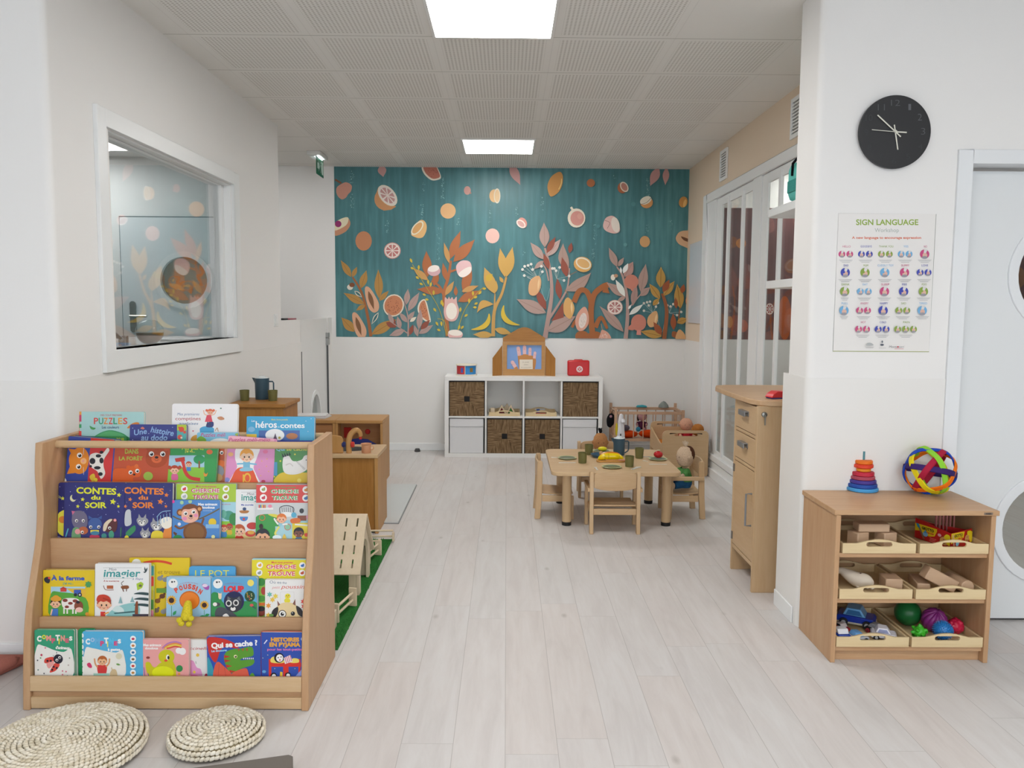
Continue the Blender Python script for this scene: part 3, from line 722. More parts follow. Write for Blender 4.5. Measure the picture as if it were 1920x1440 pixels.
for dx, dy in ((0, 0), (-100, 205)):
    A.blob([(x+dx, y+dy) for x, y in [(272, 1020), (295, 1005), (330, 1040), (380, 1130), (380, 1190), (345, 1212), (305, 1180), (280, 1100)]], '#d2a384')
    LF(300+dx, 1040+dy, 345+dx, 1190+dy, 18, '#7c5638')
A.disc(500, 1155, 82, CR, 90, 20).disc(500, 1155, 72, '#bd7a56', 80, 20); seeds(500, 1155, 55, 60, 40, '#6f3c2a', 3, 8)
A.blob([(690, 1180), (705, 1130), (740, 1105), (762, 1130), (780, 1200), (795, 1285), (745, 1275), (705, 1230)], CR).blob([(702, 1180), (715, 1135), (740, 1115), (752, 1130), (770, 1200), (782, 1275), (748, 1262), (712, 1225)], '#bd7a56'); seeds(742, 1190, 26, 60, 22, '#6f3c2a', 3, 9)
plant([([(615, 1400), (615, 1250), (580, 1120)], 14, 6), ([(610, 1375), (560, 1340), (470, 1280)], 10, 5), ([(690, 1400), (700, 1340), (720, 1220)], 10, 5)], [(600, 1150, 615, 1022, 24), (615, 1200, 705, 1050, 28), (612, 1270, 668, 1200, 18), (610, 1290, 545, 1210, 20), (555, 1340, 530, 1240, 20), (590, 1350, 465, 1395, 26), (500, 1300, 455, 1210, 18), (700, 1345, 715, 1180, 24), (700, 1380, 815, 1310, 24), (690, 1400, 665, 1310, 16)], MA, MA, '#8f766f')
LF(628, 1390, 655, 1305, 18, RU); LF(715, 1345, 790, 1270, 22, RU); LF(630, 1285, 682, 1245, 14, CR)
# big brown plant
plant([([(930, 1400), (915, 1200), (900, 1060), (935, 930), (955, 800)], 34, 18), ([(905, 1080), (860, 1000), (800, 960)], 26, 12), ([(940, 890), (1000, 870)], 20, 14)],
      [(945, 790, 1032, 562, 36), (975, 810, 1145, 632, 44), (770, 930, 760, 722, 38), (920, 960, 890, 815, 22), (820, 1000, 850, 880, 26), (900, 1045, 685, 1025, 34), (1055, 1060, 1115, 820, 38), (995, 1080, 992, 1000, 16), (1010, 1125, 1200, 1035, 36)], '#a5643b', '#a5643b')
LF(942, 820, 900, 655, 20, '#bd9055'); LF(775, 955, 655, 860, 26, '#bd9055'); LF(910, 1075, 980, 962, 22, '#bd9055'); LF(1040, 1045, 1175, 998, 22, '#bd9055')
A.disc(820, 880, 52, '#c9a3a6', 42).disc(818, 862, 46, '#e4dad2', 26, -12)
A.blob([(1000, 835), (1040, 800), (1100, 805), (1120, 850), (1110, 895), (1060, 930), (1020, 920), (1000, 880)], '#d9b4b4').blob([(1018, 900), (1070, 860), (1115, 850), (1110, 895), (1060, 930), (1025, 925)], '#e4dad2')
# yellow sprigs
for P_ in ([(920, 1390), (860, 1180), (760, 1010), (650, 830)], [(930, 1390), (905, 1280), (850, 1260)], [(1000, 1380), (1060, 1200), (1150, 1070), (1215, 1010)]):
    stem(P_, 5, '#a99c3c')
for x, y, a in [(640, 800, 60), (650, 860, 20), (700, 855, 90), (690, 935, 30), (720, 985, 20), (775, 970, 80), (795, 990, 110), (745, 1070, 20), (765, 1108, 10), (818, 1055, 90), (880, 1130, 110), (828, 1190, 45), (890, 1145, 80), (845, 1300, 50), (880, 1300, 80), (860, 1350, 20), (1130, 1060, 90), (1185, 1055, 140), (1150, 1090, 160), (1220, 1022, 170), (1100, 1120, 90), (1155, 1140, 160), (1145, 1170, 180), (1030, 1190, 100), (1075, 1235, 150), (1020, 1330, 110), (1045, 1330, 140)]:
    t = math.radians(a); LF(x-16*math.cos(t), y-22*math.sin(t), x+16*math.cos(t), y+22*math.sin(t), 9, '#c4ad3a')
# dragon fruit
A.blob([(908, 1090), (930, 1105), (940, 1085), (950, 1105), (965, 1088), (978, 1108), (1000, 1085), (1003, 1130), (1020, 1200), (1000, 1265), (960, 1282), (915, 1262), (898, 1210), (905, 1150)], '#d3a9a2').disc(960, 1200, 44, '#e6ddd2', 66)
A.disc(990, 1385, 60, '#d9aca8', 38).disc(990, 1372, 56, '#e6ddd2', 24, 5)
# golden plant with bananas
plant([([(1290, 1400), (1300, 1200), (1360, 1060), (1395, 930)], 30, 16), ([(1300, 1180), (1305, 1060)], 16, 8)], [(1385, 930, 1345, 700, 36), (1395, 930, 1445, 690, 40), (1300, 1060, 1220, 852, 44), (1302, 1060, 1315, 958, 20), (1295, 1145, 1162, 1215, 30, '#c39a52', 40), (1290, 1390, 1130, 1385, 28), (1300, 1340, 1440, 1380, 26), (1370, 975, 1340, 925, 14)], '#bd9452', '#bf9850')
def banana(p, c='#cfb23c'):
    a, b_, c_ = [Vector(q) for q in p]; P = []
    n = 10
    for i in range(n+1):
        t = i/n; q = a*(1-t)**2+2*b_*t*(1-t)+c_*t*t; P.append((q, math.sin(PI*(.06+.9*t))*20))
    Lf = []; Rt = []
    for i, (q, w_) in enumerate(P):
        d = (P[min(n, i+1)][0]-P[max(0, i-1)][0]).normalized(); nn = Vector((-d.y, d.x)); Lf.append(tuple(q+nn*w_)); Rt.append(tuple(q-nn*w_))
    A.poly(Lf+Rt[::-1], c)
banana([(1258, 1220), (1270, 1340), (1118, 1345)]); banana([(1375, 1155), (1335, 1290), (1500, 1310)]); LF(1235, 960, 1285, 905, 26, '#c4a23a')
A.zoom(940, 300, 4.236)
for i, (x, y0, y1, n) in enumerate([(122, 370, 450, 14), (325, 280, 400, 18), (740, 510, 680, 20), (735, 700, 780, 22), (1162, 140, 290, 34), (1155, 510, 590, 12), (1345, 480, 550, 10), (900, 120, 150, 5), (170, 720, 770, 5)]): bubbles(x, y0, y1, n, 20+i)
A.disc(1047, 352, 18, '#4f8488').disc(983, 673, 14, '#5c8f92').disc(770, 528, 14, '#4f8488')
LF(70, 30, 150, 200, 36, DPK); LF(1250, 60, 1180, 208, 36, DPK); LF(1310, 60, 1300, 202, 26, DPK)
A.blob([(462, 95), (488, 130), (482, 200), (450, 260), (395, 292), (372, 255), (368, 195), (400, 130)], '#c08a4a').line([(478, 150), (475, 190), (455, 235)], 7, '#dcc07a')
A.disc(710, 184, 33, '#a9683f', 32); A.disc(960, 222, 38, '#a9633f', 44).disc(975, 215, 30, CR, 44, -30).disc(975, 215, 22, '#b07a6c', 34, -30)
A.disc(1152, 338, 50, '#cb9058', 46).disc(1145, 322, 48, '#ddd6c4', 30, -25).line([(1100, 355), (1150, 340), (1190, 300)], 3, '#54322a')
A.disc(1443, 335, 34, '#c08a4a', 44, 15).disc(1455, 345, 12, '#dcb06c', 32, 15)
A.disc(168, 500, 34, '#c98b80', 44, -25).disc(156, 508, 42, '#e2d2c8', 28, 40).disc(156, 508, 32, '#c79a93', 18, 40)
A.line([(552, 375), (568, 400)], 18, CR).disc(596, 462, 70, CR, 76).disc(602, 464, 54, '#c48a80', 58).disc(622, 448, 20, '#cc9689', 24)
A.blob([(808, 510), (830, 460), (880, 444), (915, 470), (938, 530), (935, 570), (895, 585), (840, 570), (812, 545)], '#d4b0a8').disc(905, 515, 32, '#ddd2c6', 62, -12).line([(820, 480), (860, 500), (840, 545)], 3, '#7c4a44')
A.disc(1138, 649, 41, '#c69a68', 45)
A.blob([(1383, 620), (1410, 575), (1460, 562), (1510, 575), (1510, 700), (1440, 685), (1400, 660)], '#cda784').blob([(1425, 608), (1470, 622), (1500, 640), (1500, 655), (1450, 640)], '#6a452e')
# central mauve plant
plant([([(345, 1420), (375, 1240), (400, 1050), (385, 860), (345, 700)], 40, 14), ([(380, 1260), (470, 1120), (525, 1010), (540, 860)], 20, 10), ([(375, 960), (355, 870), (320, 820)], 12, 8)],
      [(345, 695, 338, 497, 40, '#a98f86'), (335, 790, 230, 655, 32, '#a98f86'), (365, 765, 470, 630, 32, '#b39a92'), (530, 880, 490, 662, 40, '#a4897e', -20), (335, 800, 258, 868, 20, '#a98f86'), (510, 1040, 712, 895, 44, '#a4897e', 20), (355, 1215, 120, 1105, 48, '#a98f86'), (365, 1360, 590, 1240, 58, '#a98f86')], '#a88c84', '#a98f86', '#957a70')
LF(360, 740, 430, 610, 24, RU); LF(378, 870, 335, 740, 22, RU); LF(520, 930, 480, 770, 28, RU); LF(540, 740, 556, 655, 18, RU); LF(465, 1105, 442, 935, 26, RU); LF(355, 1190, 272, 1018, 30, RU); A.poly([(395, 1280), (490, 1130), (495, 1250)], RU)
A.line([(205, 930), (240, 948)], 3, '#c8d0cc'); A.line([(530, 920), (600, 885)], 5, '#8a6a52')
for x, y in [(185, 845), (168, 870), (212, 838), (236, 828), (182, 918), (248, 870), (318, 845), (325, 888), (405, 862), (420, 862), (434, 880), (462, 854), (497, 957), (537, 922)]:
    A.disc(x, y, 11, '#d5d4cc', n=10); A.line([(x, y), (290 if x < 350 else 440, 945 if x < 350 else 945)], 2.2, '#a9b8b4')
A.blob([(300, 922), (316, 965), (305, 1030), (270, 1075), (228, 1070), (215, 1030), (225, 965), (260, 930)], '#d0a274'); LF(300, 940, 290, 1040, 8, '#dcbc8e')
A.line([(310, 1010), (355, 1120), (385, 1020)], 3, '#8fb0b2')
A.disc(645, 830, 72, '#cf9f5a', 60, 15).disc(650, 822, 64, '#ddd3bd', 44, 25).disc(650, 822, 52, '#cfa368', 33, 25)
A.blob([(528, 1092), (560, 1120), (580, 1180), (560, 1245), (540, 1262), (500, 1225), (492, 1160), (505, 1110)], '#cfa062'); LF(555, 1130, 560, 1225, 8, '#dfc08c'); A.line([(500, 1030), (525, 1060), (528, 1092)], 4, '#8a6a40')
# brown round-leaf plant
stem([(728, 1420), (710, 1230), (730, 1080), (800, 1010), (850, 990)], 46, '#9a5c30', 44); stem([(720, 1160), (680, 1050), (620, 1040), (575, 1130)], 40, '#9a5c30', 44); A.poly([(830, 975), (858, 1060), (800, 1050)], '#9a5c30')
stem([(745, 1330), (790, 1250), (840, 1340)], 40, '#9a5c30', 20); A.disc(640, 1400, 55, '#9a5c30', 45).disc(740, 1400, 60, '#9a5c30', 40); stem([(700, 1260), (600, 1270), (560, 1330)], 36, '#9a5c30', 20)
A.blob([(660, 1165), (690, 1220), (690, 1300), (650, 1352), (605, 1350), (585, 1280), (610, 1210)], '#cf9a86').disc(645, 1275, 30, '#d9ccc4', 62, 12); seeds(645, 1275, 24, 52, 50, '#b0a49c', 2, 4)
A.blob([(800, 1348), (850, 1375), (868, 1430), (775, 1430), (785, 1380)], '#cf9a86'); seeds(815, 1400, 30, 22, 30, '#e2d6cc', 2.4, 6); A.line([(800, 1348), (790, 1300)], 4, '#b98a60')
# right mauve plant with pomegranates
plant([([(985, 1420), (1000, 1250), (995, 1080), (960, 920), (915, 850)], 34, 10), ([(1005, 1180), (1060, 1120), (1110, 1060)], 12, 7)], [(918, 850, 852, 697, 28, '#a58a80'), (925, 845, 972, 775, 18, '#a58a80'), (975, 930, 1045, 808, 40, '#ab857c'), (1105, 1050, 1145, 825, 38, '#a58a80'), (985, 1085, 832, 972, 34, '#a58a80'), (1100, 1080, 1180, 1010, 26, '#a58a80'), (1040, 1160, 1070, 980, 26, '#a0827a'), (985, 1085, 915, 1125, 16, '#a58a80'), (970, 1365, 778, 1160, 36, '#a58a80')], '#a88c84', '#a58a80', '#8f746c')
LF(965, 900, 1005, 820, 18, '#d9dcd8'); LF(950, 900, 945, 850, 9, '#d9dcd8'); LF(980, 1085, 905, 950, 24, '#d4d6ce'); LF(1012, 1230, 1125, 1145, 20, '#d4d6d0'); LF(1005, 1185, 1030, 1150, 9, '#d9dcd8')
A.disc(885, 933, 18, '#d8d2c4', 24).disc(908, 920, 16, '#b58a6c', 14)
A.disc(1030, 968, 56, '#bd7a68', 58).poly([(1020, 1015), (1050, 1015), (1045, 1045), (1030, 1038)], '#bd7a68'); A.disc(1088, 1292, 60, '#bd7a68', 66).blob([(1000, 1340), (1040, 1300), (1050, 1350)], '#bd7a68').poly([(1075, 1350), (1105, 1350), (1108, 1390), (1070, 1388)], '#c9867a')
citrus(900, 1170, 62, 58, 0, '#d0aaa0', '#a8706c')
# small-flower spray
for x, y in [(1130, 1138), (1155, 1130), (1178, 1125), (1130, 1197), (1168, 1155), (1225, 1165), (1242, 1135), (1315, 1155), (1340, 1163), (1362, 1145), (1392, 1232), (1425, 1207)]:
    A.disc(x, y, 10, '#c8c4b8', n=10); A.line([(x, y), (1200 if x < 1280 else 1330, 1215)], 2, '#a9b8b4')
A.blob([(1225, 1198), (1242, 1250), (1225, 1310), (1180, 1328), (1155, 1290), (1170, 1235)], '#cda070'); LF(1232, 1220, 1215, 1305, 8, '#dcbc8e'); A.line([(1240, 1270), (1270, 1370), (1300, 1250)], 3, '#8fb0b2')
plant([([(1290, 1420), (1310, 1200), (1275, 1060)], 34, 22), ([(1400, 1300), (1415, 1160)], 10, 6)], [(1262, 1015, 1265, 848, 38, '#b08a44'), (1285, 1080, 1372, 962, 30, '#b08a44'), (1258, 1105, 1172, 982, 30, '#b08a44'), (1200, 1155, 1252, 1098, 20, '#b08a44'), (1420, 1180, 1392, 985, 38, '#b08a44'), (1275, 1400, 1100, 1360, 32, '#b08a44'), (1390, 1290, 1480, 1260, 26, '#b08a44')], '#8f5532', '#b08a44', '#6d4a26')
LF(1280, 1050, 1332, 950, 26, '#93502f'); LF(1430, 1060, 1446, 985, 20, '#93502f'); LF(1385, 1180, 1380, 1090, 16, '#93502f'); LF(1270, 1390, 1205, 1285, 26, '#93502f'); LF(1365, 1350, 1360, 1215, 24, '#93502f'); LF(1350, 1400, 1400, 1370, 30, '#8f5532')
A.blob([(1412, 1345), (1450, 1380), (1455, 1425), (1385, 1425), (1385, 1385)], '#cda070'); A.disc(1475, 1120, 16, '#c98f6a', 34)
mural = mb.build('mural_wallpaper', None, 'teal wallpaper printed with floating fruit and rust, gold and mauve leafy plants', 'mural', origin=None, smooth=0)
# plum wallpaper in the neighbouring room
mb = MB(); mb.box(XR+.13, 6.1, YB-.0025, YB-.0004, 1.104, 2.36, PLUM)
A = Art(mb, (XR+.13, YB-.0025, 1.104), (6.1-XR-.13, 0, 0), (0, 0, 1.256), (0, -1, 0), step=.00006, base=.0002, rough=.5, gain=1.2)
A.zoom(1310, 300, 5.537)
A.disc(440, 865, 52, '#b3713c'); LF(820, 660, 780, 790, 70, '#9c6262'); LF(720, 1130, 800, 940, 34, '#a0603f'); LF(400, 1100, 420, 1330, 40, '#96604a'); LF(250, 1110, 260, 1340, 40, '#a1702f'); LF(500, 1560, 520, 1230, 44, '#a05a4a')
LF(300, 1430, 370, 1310, 44, '#a8702f'); LF(240, 1660, 330, 1480, 44, '#8c6030')
A.zoom(1280, 180, 2.667)
plant([([(240, 1220), (260, 1050), (250, 950)], 12, 6), ([(450, 1220), (440, 1100), (470, 1000)], 12, 6)], [(205, 1000, 245, 950, 14, '#a8702f'), (215, 1180, 240, 1090, 20, '#a8652f'), (262, 1180, 330, 1100, 24, '#a3523c'), (300, 1060, 335, 1090, 12, '#b09a9a'), (330, 1200, 300, 1120, 18, '#9c4c3c'), (400, 1190, 440, 1090, 26, '#a05a4a')], '#8f4a2c', '#a8702f')
A.disc(235, 1130, 16, '#b0783c', 30); A.disc(300, 1150, 26, '#a8543c', 32); citrus(435, 1065, 22, 30, 0, '#b06a5c', '#a04a44'); A.disc(510, 1110, 34, '#a5502a', 110)
A.zoom(0, 0, 1)
for x, y, r_, c in [(1560, 420, 22, '#b3713c'), (1640, 470, 30, '#a05a4a'), (1720, 400, 18, '#b98a5c'), (1850, 470, 34, '#b3713c'), (1600, 560, 40, '#8f4a2c'), (1680, 600, 30, '#a8702f'), (1905, 520, 18, '#8c5a34'), (1760, 560, 36, '#a05a4a'), (1912, 480, 8, '#774a62')]: A.disc(x, y, r_, c, r_*1.2)
mb.build('mural_wallpaper', None, 'plum wallpaper with rust and pink fruit seen through the glass wall', 'mural', origin=None, smooth=0)
# ================================================================ BOOK DISPLAY RACK
rack = thing('book_display_rack', 'beech front-facing book display rack with four tiers of picture books', 'bookshelf', (-1.165, 2.9, 0))
prof = [(2.688, 0), (2.705, .20), (2.73, .34), (2.77, .46), (2.808, .57), (2.825, .68), (2.822, .80), (2.835, .905), (3.13, .905), (3.13, 0)]
prof = prof[:1]+[tuple(p) for p in cat([Vector(p) for p in prof[:8]], 4)][1:]+prof[8:]
for x0, x1, nm in ((-1.655, -1.63, 'side_panel'), (-.70, -.675, 'side_panel')):
    mb = MB(); mb.prism(prof, 'x', x0, x1, beech('z')); mb.build(nm, rack, bevel=.003, smooth=40)
RX0, RX1 = -1.63, -.70
def board(name, pts, m=None, lab=None):
    mb = MB(); mb.prism(pts, 'x', RX0, RX1, m or beech('x')); mb.build(name, rack, bevel=.0015, label=lab)
board('back_panel', [(3.10, .12), (3.112, .12), (3.112, .86), (3.10, .86)])
def slant(y0, z0, y1, z1, t=.012): return [(y0, z0), (y0+t, z0), (y1+t, z1), (y1, z1)]
board('tier_panel', slant(2.935, .50, 2.945, .742)); board('tier_panel', slant(2.85, .255, 2.856, .556)); board('tier_panel', slant(2.765, .07, 2.765, .301))
for y0, y1, z in ((2.948, 3.10, .665), (2.864, 2.934, .477), (2.778, 2.849, .227), (2.7065, 2.7645, .0575)): board('shelf_ledge', [(y0, z), (y1, z), (y1, z+.012), (y0, z+.012)])
board('front_slat', [(2.692, .066), (2.704, .066), (2.706, .117), (2.696, .117)], beech_light('x'), 'pale rounded front slat')
board('kick_board', [(2.708, .04), (2.72, .04), (2.72, .068), (2.708, .068)]); board('base_board', [(2.694, .004), (2.712, .004), (2.712, .044), (2.694, .044)], beech_light('x'))
for (y, z) in ((2.928, .885), (3.095, .893)):
    mb = MB(); mb.cyl((RX0, y, z), (RX1, y, z), .0135, beech_light('x'), 20); mb.build('dowel_rail', rack)

# ---- books: each sits on a leaning plane of its tier; (y at z0, z0, lean)
ROWS = {1: (2.962, .72, .09, .685), 0: (3.018, .72, .12, .680), 2: (2.8765, .555, .12, .492), 3: (2.7845, .301, .10, .242), 4: (2.716, .115, .06, .0725)}
Z1, Z2, Z3, Z4 = (40, 740, 5.144), (320, 740, 5.144), (40, 1020, 4.5), (320, 1020, 4.5)
class Book:
    def __init__(s, row, box, cover, layer=0, thick=.014, rot=0., ext=.035, rad=.006, pages='#e9e4da', zoom=None, spine=None, back=None):
        y0, z0, k, zl = ROWS[row]; LU = .021; x0, yt, x1, yb = box
        n = Vector((0, -1, k)).normalized(); V = Vector((0, k, 1)).normalized(); U = Vector((1, 0, 0))
        O0 = Vector((0, y0+layer*LU, z0))
        def hit(x, y):
            d = _ray(x, y); c = Vector((0, 0, EYE)); t = (O0-c).dot(n)/d.dot(n); return c+d*t
        ym = (yt+yb)/2; a, b = hit(x0, ym), hit(x1, ym); bt, tp = hit((x0+x1)/2, yb), hit((x0+x1)/2, yt)
        a.x = max(a.x, -1.6275); b.x = min(b.x, -.7025); W_ = b.x-a.x; ext = (bt.z-zl-thick*k)/V.z-(abs(math.sin(math.radians(rot)))*W_/2 if rot else 0); Hh = (tp-bt).length+ext; R = Matrix.Rotation(math.radians(rot), 3, n*-1)
        U, V = R@U, R@V; cen = (a+b)/2; cen = Vector((cen.x, bt.y, bt.z)); O = cen-U*W_/2-V*ext
        s.W, s.H, s.O, s.U, s.V, s.n, s.t = W_, Hh, O, U, V, n, thick
        T = Matrix(((U.x, V.x, n.x, O.x), (U.y, V.y, n.y, O.y), (U.z, V.z, n.z, O.z), (0, 0, 0, 1)))
        def rr(i, r):
            P = []
            for cx, cy, t0 in ((W_-i-r, i+r, -90), (W_-i-r, Hh-i-r, 0), (i+r, Hh-i-r, 90), (i+r, i+r, 180)):
                for q in range(5): t = math.radians(t0+q*22.5); P.append((cx+r*math.cos(t), cy+r*math.sin(t)))
            return P
        s.cov = MB(); s.cov.T = T; s.cov.prism(rr(0, rad), 'z', -.0018, 0, col(cover, .32, .5))
        s.bk = MB(); s.bk.T = T; s.bk.prism(rr(0, rad), 'z', -thick, -thick+.0018, col(back or cover, .35, .5))
        if spine: s.bk.prism([(0, .001), (.002, .001), (.002, Hh-.001), (0, Hh-.001)], 'z', -thick, 0, col(spine, .35, .5))
        s.pg = MB(); s.pg.T = T; s.pg.prism(rr(.0018, max(.001, rad-.001)), 'z', -thick+.0018, -.0018, col(pages, .6, .3))
        s.cov.T = None
        s.A = Art(s.cov, O, U*W_, V*Hh, n, zoom=zoom, rough=.32, step=.00006, base=.0001)
    def done(s, label, name='picture_book', parts=None):
        c = s.O+s.U*s.W/2; t = thing(name, label, 'book', (c.x, c.y+s.t/2, c.z))
        s.cov.build('cover', t, smooth=0); s.pg.build('page_block', t); s.bk.build('back_cover', t)
        return t
def eye(A, x, y, r, white='#f4f1ec', pup='#1d1b20'): A.disc(x, y, r, white, n=12).disc(x+r*.1, y+r*.1, r*.6, pup, n=12).disc(x-r*.1, y-r*.25, r*.2, '#ffffff', n=6)
def kid(A, x, y, r, skin, hair, shirt=None, style='fringe', cap=None):
    if shirt: A.blob([(x-r*.7, y+r*2.4), (x-r*.75, y+r*1.2), (x, y+r*.8), (x+r*.75, y+r*1.2), (x+r*.7, y+r*2.4)], shirt)
    A.disc(x, y-r*.1, r*1.08, hair, r*1.05)
    if style == 'bunch': A.disc(x-r*1.25, y-r*.6, r*.45, hair).disc(x+r*1.25, y-r*.6, r*.45, hair)
    if style == 'long': A.blob([(x-r*1.1, y), (x-r*1.2, y+r*1.2), (x, y+r*.9), (x+r*1.2, y+r*1.2), (x+r*1.1, y)], hair)
    A.disc(x, y+r*.15, r*.92, skin, r*.85)
    A.disc(x-r*.95, y+r*.2, r*.2, skin).disc(x+r*.95, y+r*.2, r*.2, skin)
    A.poly([(x-r*.95, y-r*.1), (x-r*.8, y-r*.75), (x, y-r*1.1), (x+r*.8, y-r*.75), (x+r*.95, y-r*.1), (x+r*.4, y-r*.45), (x-r*.1, y-r*.3), (x-r*.5, y-r*.45)], cap or hair)
    A.disc(x-r*.36, y+r*.18, r*.12, '#2a2020', r*.17, n=8).disc(x+r*.36, y+r*.18, r*.12, '#2a2020', r*.17, n=8)
    A.disc(x-r*.55, y+r*.5, r*.16, '#e58f7c', n=8).disc(x+r*.55, y+r*.5, r*.16, '#e58f7c', n=8)
    A.line([(x-r*.2, y+r*.55), (x, y+r*.64), (x+r*.2, y+r*.55)], r*.07, '#8a3a34')
# --- top tier, back layer
b = Book(0, (148, 772, 269, 860), '#a7cfcd', 0, .016, zoom=Z1, spine='#e08a3c'); A = b.A
A.rect(555, 150, 580, 240, '#e39a42').rect(555, 195, 580, 260, '#c8446a').rect(555, 285, 580, 320, '#3f9a63').rect(555, 350, 580, 420, '#d9473c')
A.text('MES TOUT PREMIERS', 765, 207, 205, 18, '#c4505a')
x = 700
for ch, c_, w_ in zip('PUZZLES', ['#d9504a', '#3e9a72', '#e08a3c', '#d9504a', '#3e9a72', '#e9a03e', '#d9504a'], [42, 44, 42, 42, 38, 40, 42]):
    A.text(ch, x, 283, w_, 60, c_, bold=.02); x += 47
A.text('Les couleurs', 778, 326, 165, 26, '#3c4f7a', bold=.01); A.blob([(660, 300), (690, 315), (718, 322), (700, 338), (672, 330)], '#4d9c55')
A.blob([(700, 440), (740, 380), (850, 342), (960, 365), (1020, 400), (1040, 440)], '#3f9a63').blob([(715, 440), (750, 385), (850, 352), (950, 372), (1005, 405), (1020, 440)], '#58ab6c').blob([(1020, 320), (1075, 275), (1130, 268), (1135, 300), (1070, 320)], '#e0883c')
b.done('turquoise picture book titled puzzles, top of the rack at far left')
b = Book(0, (322, 757, 445, 860), '#eceaea', .1, .016, zoom=Z2, rad=.009); A = b.A
A.text('Mes premieres', 62, 200, 215, 26, '#4f6fa0', shear=.3).text('comptines', 45, 246, 245, 32, '#b5474a', bold=.005).text('anglaises', 78, 290, 190, 26, '#3f6d9c', shear=.3)
A.disc(350, 335, 70, '#4ba3cf', 32).rect(282, 335, 418, 400, '#4ba3cf').blob([(355, 270), (410, 262), (408, 310), (345, 312)], '#2f3f78')
A.poly([(350, 195), (390, 195), (405, 262), (330, 262)], '#d94a5c').line([(352, 200), (325, 185), (318, 150)], 8, '#e8b08c').line([(390, 200), (425, 185), (440, 150)], 8, '#e8b08c').line([(355, 262), (352, 300)], 8, '#3a3f55').line([(380, 262), (382, 300)], 8, '#3a3f55')
kid(A, 382, 168, 27, '#ecb594', '#dd6a42', None, 'bunch'); A.blob([(450, 222), (490, 210), (520, 235), (480, 245)], '#c88a62').disc(486, 132, 9, '#4b7a6c', 6).poly([(208, 345), (228, 345), (218, 360)], '#d85a6a').line([(430, 350), (450, 320), (460, 355)], 6, '#b98a5c')
A.blob([(195, 440), (215, 400), (260, 390), (265, 440)], '#e0a23c')
b.done('white picture book of English nursery rhymes with a red-haired girl, tallest on the rack')
b = Book(0, (462, 781, 589, 870), '#2c9fcb', 0, .02, zoom=Z2, rad=.004); A = b.A
A.text('Mon livre-puzzle', 972, 247, 158, 14, '#e2d24c', bold=.01).text('Les', 780, 262, 34, 20, '#f2f4f4', shear=.2).text('h\u00e9ros', 820, 318, 205, 62, '#f4f5f5', bold=.02).text('de', 1032, 318, 20, 16, '#d8ecf2').text('contes', 1058, 320, 235, 48, '#f4f5f5', bold=.02)
A.rect(850, 345, 1245, 470, '#3d63a8').disc(1005, 390, 92, '#eef0ee', 60).disc(1170, 400, 56, '#b5703c', 30).poly([(985, 440), (1010, 370), (1030, 440)], '#5a4a5c').disc(1050, 415, 12, '#b8a83c').rect(730, 380, 830, 420, '#e7c638').disc(780, 335, 34, '#79b6d8', 26)
for x, y in [(1305, 255), (1355, 232), (1325, 355)]: A.star(x, y, 8, '#e8f4f8', n=4, k=.2)
A.rect(1020, 442, 1400, 470, '#33379a')
b.done('bright blue picture book about fairy-tale heroes at the top right of the rack')
b = Book(0, (243, 796, 349, 865), '#343c86', -.9, .014, zoom=Z1, rad=.007); A = b.A
A.rect(1502, 270, 1600, 345, '#b6c83c').rect(1502, 345, 1600, 395, '#5aa8a8').rect(1502, 370, 1600, 450, '#58b0b0').disc(1545, 335, 26, '#d9503a').disc(1522, 318, 9, '#d9503a').disc(1575, 362, 14, '#d9503a').disc(1530, 410, 24, '#d95a4a').disc(1545, 415, 10, '#f0e0d0')
A.text('Une', 1090, 392, 125, 52, '#8fb3e0', bold=.02, rot=-8, shear=.15).text('histoire', 1245, 360, 225, 55, '#8fb3e0', bold=.02, rot=10, shear=.15).text('au dodo', 1155, 440, 255, 55, '#8fb3e0', bold=.02, rot=0, shear=.15)
A.blob([(1150, 325), (1170, 310), (1190, 325), (1175, 335)], '#d07a6a')
for x, y in [(1075, 322), (1075, 435), (1460, 315), (1230, 375)]: A.star(x, y, 6, '#b9c8ec', n=4)
b.done('navy bedtime picture book with pale blue script title, behind the front rail')
b = Book(0, (369, 811, 446, 870), '#7fc0dd', -.9, .012, zoom=Z2); A = b.A
A.text('Puzzles m\u00e9li', 290, 405, 240, 36, '#c2407a', bold=.01, shear=.2).disc(480, 470, 110, '#eef2f2', 50).blob([(250, 440), (290, 400), (340, 430), (330, 470)], '#7cb03c').blob([(620, 380), (680, 365), (700, 400), (650, 405)], '#9cc04c').disc(655, 395, 12, '#e0883c')
b.done('light blue puzzle picture book just showing above the front rail')
# --- top tier, front layer
b = Book(1, (120, 818, 238, 905), '#2f8a45', 2.25, .005, zoom=Z1, rad=.01); A = b.A
A.text('M\u00e9li', 920, 440, 70, 24, '#c9cf3a', bold=.02); b.done('green board book, mostly hidden behind the cat and dog book')
b = Book(1, (116, 821, 210, 906), '#31469c', 0, .045, rot=4.5, zoom=Z1, rad=.005, pages='#8d8c86'); A = b.A
A.poly([(672, 400), (900, 400), (860, 860), (638, 860)], '#d23a3a')
A.text('LES ANIMAUX', 420, 805, 300, 26, '#e3d63a', bold=.02, rot=-86)
A.blob([(520, 525), (590, 505), (645, 570), (650, 650), (620, 735), (560, 765), (500, 740), (465, 680), (465, 590)], '#e58a2c').poly([(480, 570), (455, 520), (530, 530)], '#e58a2c').poly([(470, 690), (440, 765), (520, 755)], '#e58a2c').disc(600, 640, 30, '#f1b77c').disc(597, 640, 10, '#e79a9a')
eye(A, 562, 585, 26); eye(A, 553, 695, 26)
for y in (560, 570, 580, 700, 712): A.line([(600, y), (603, y+60 if y > 650 else y-50)], 3, '#efe9e4')
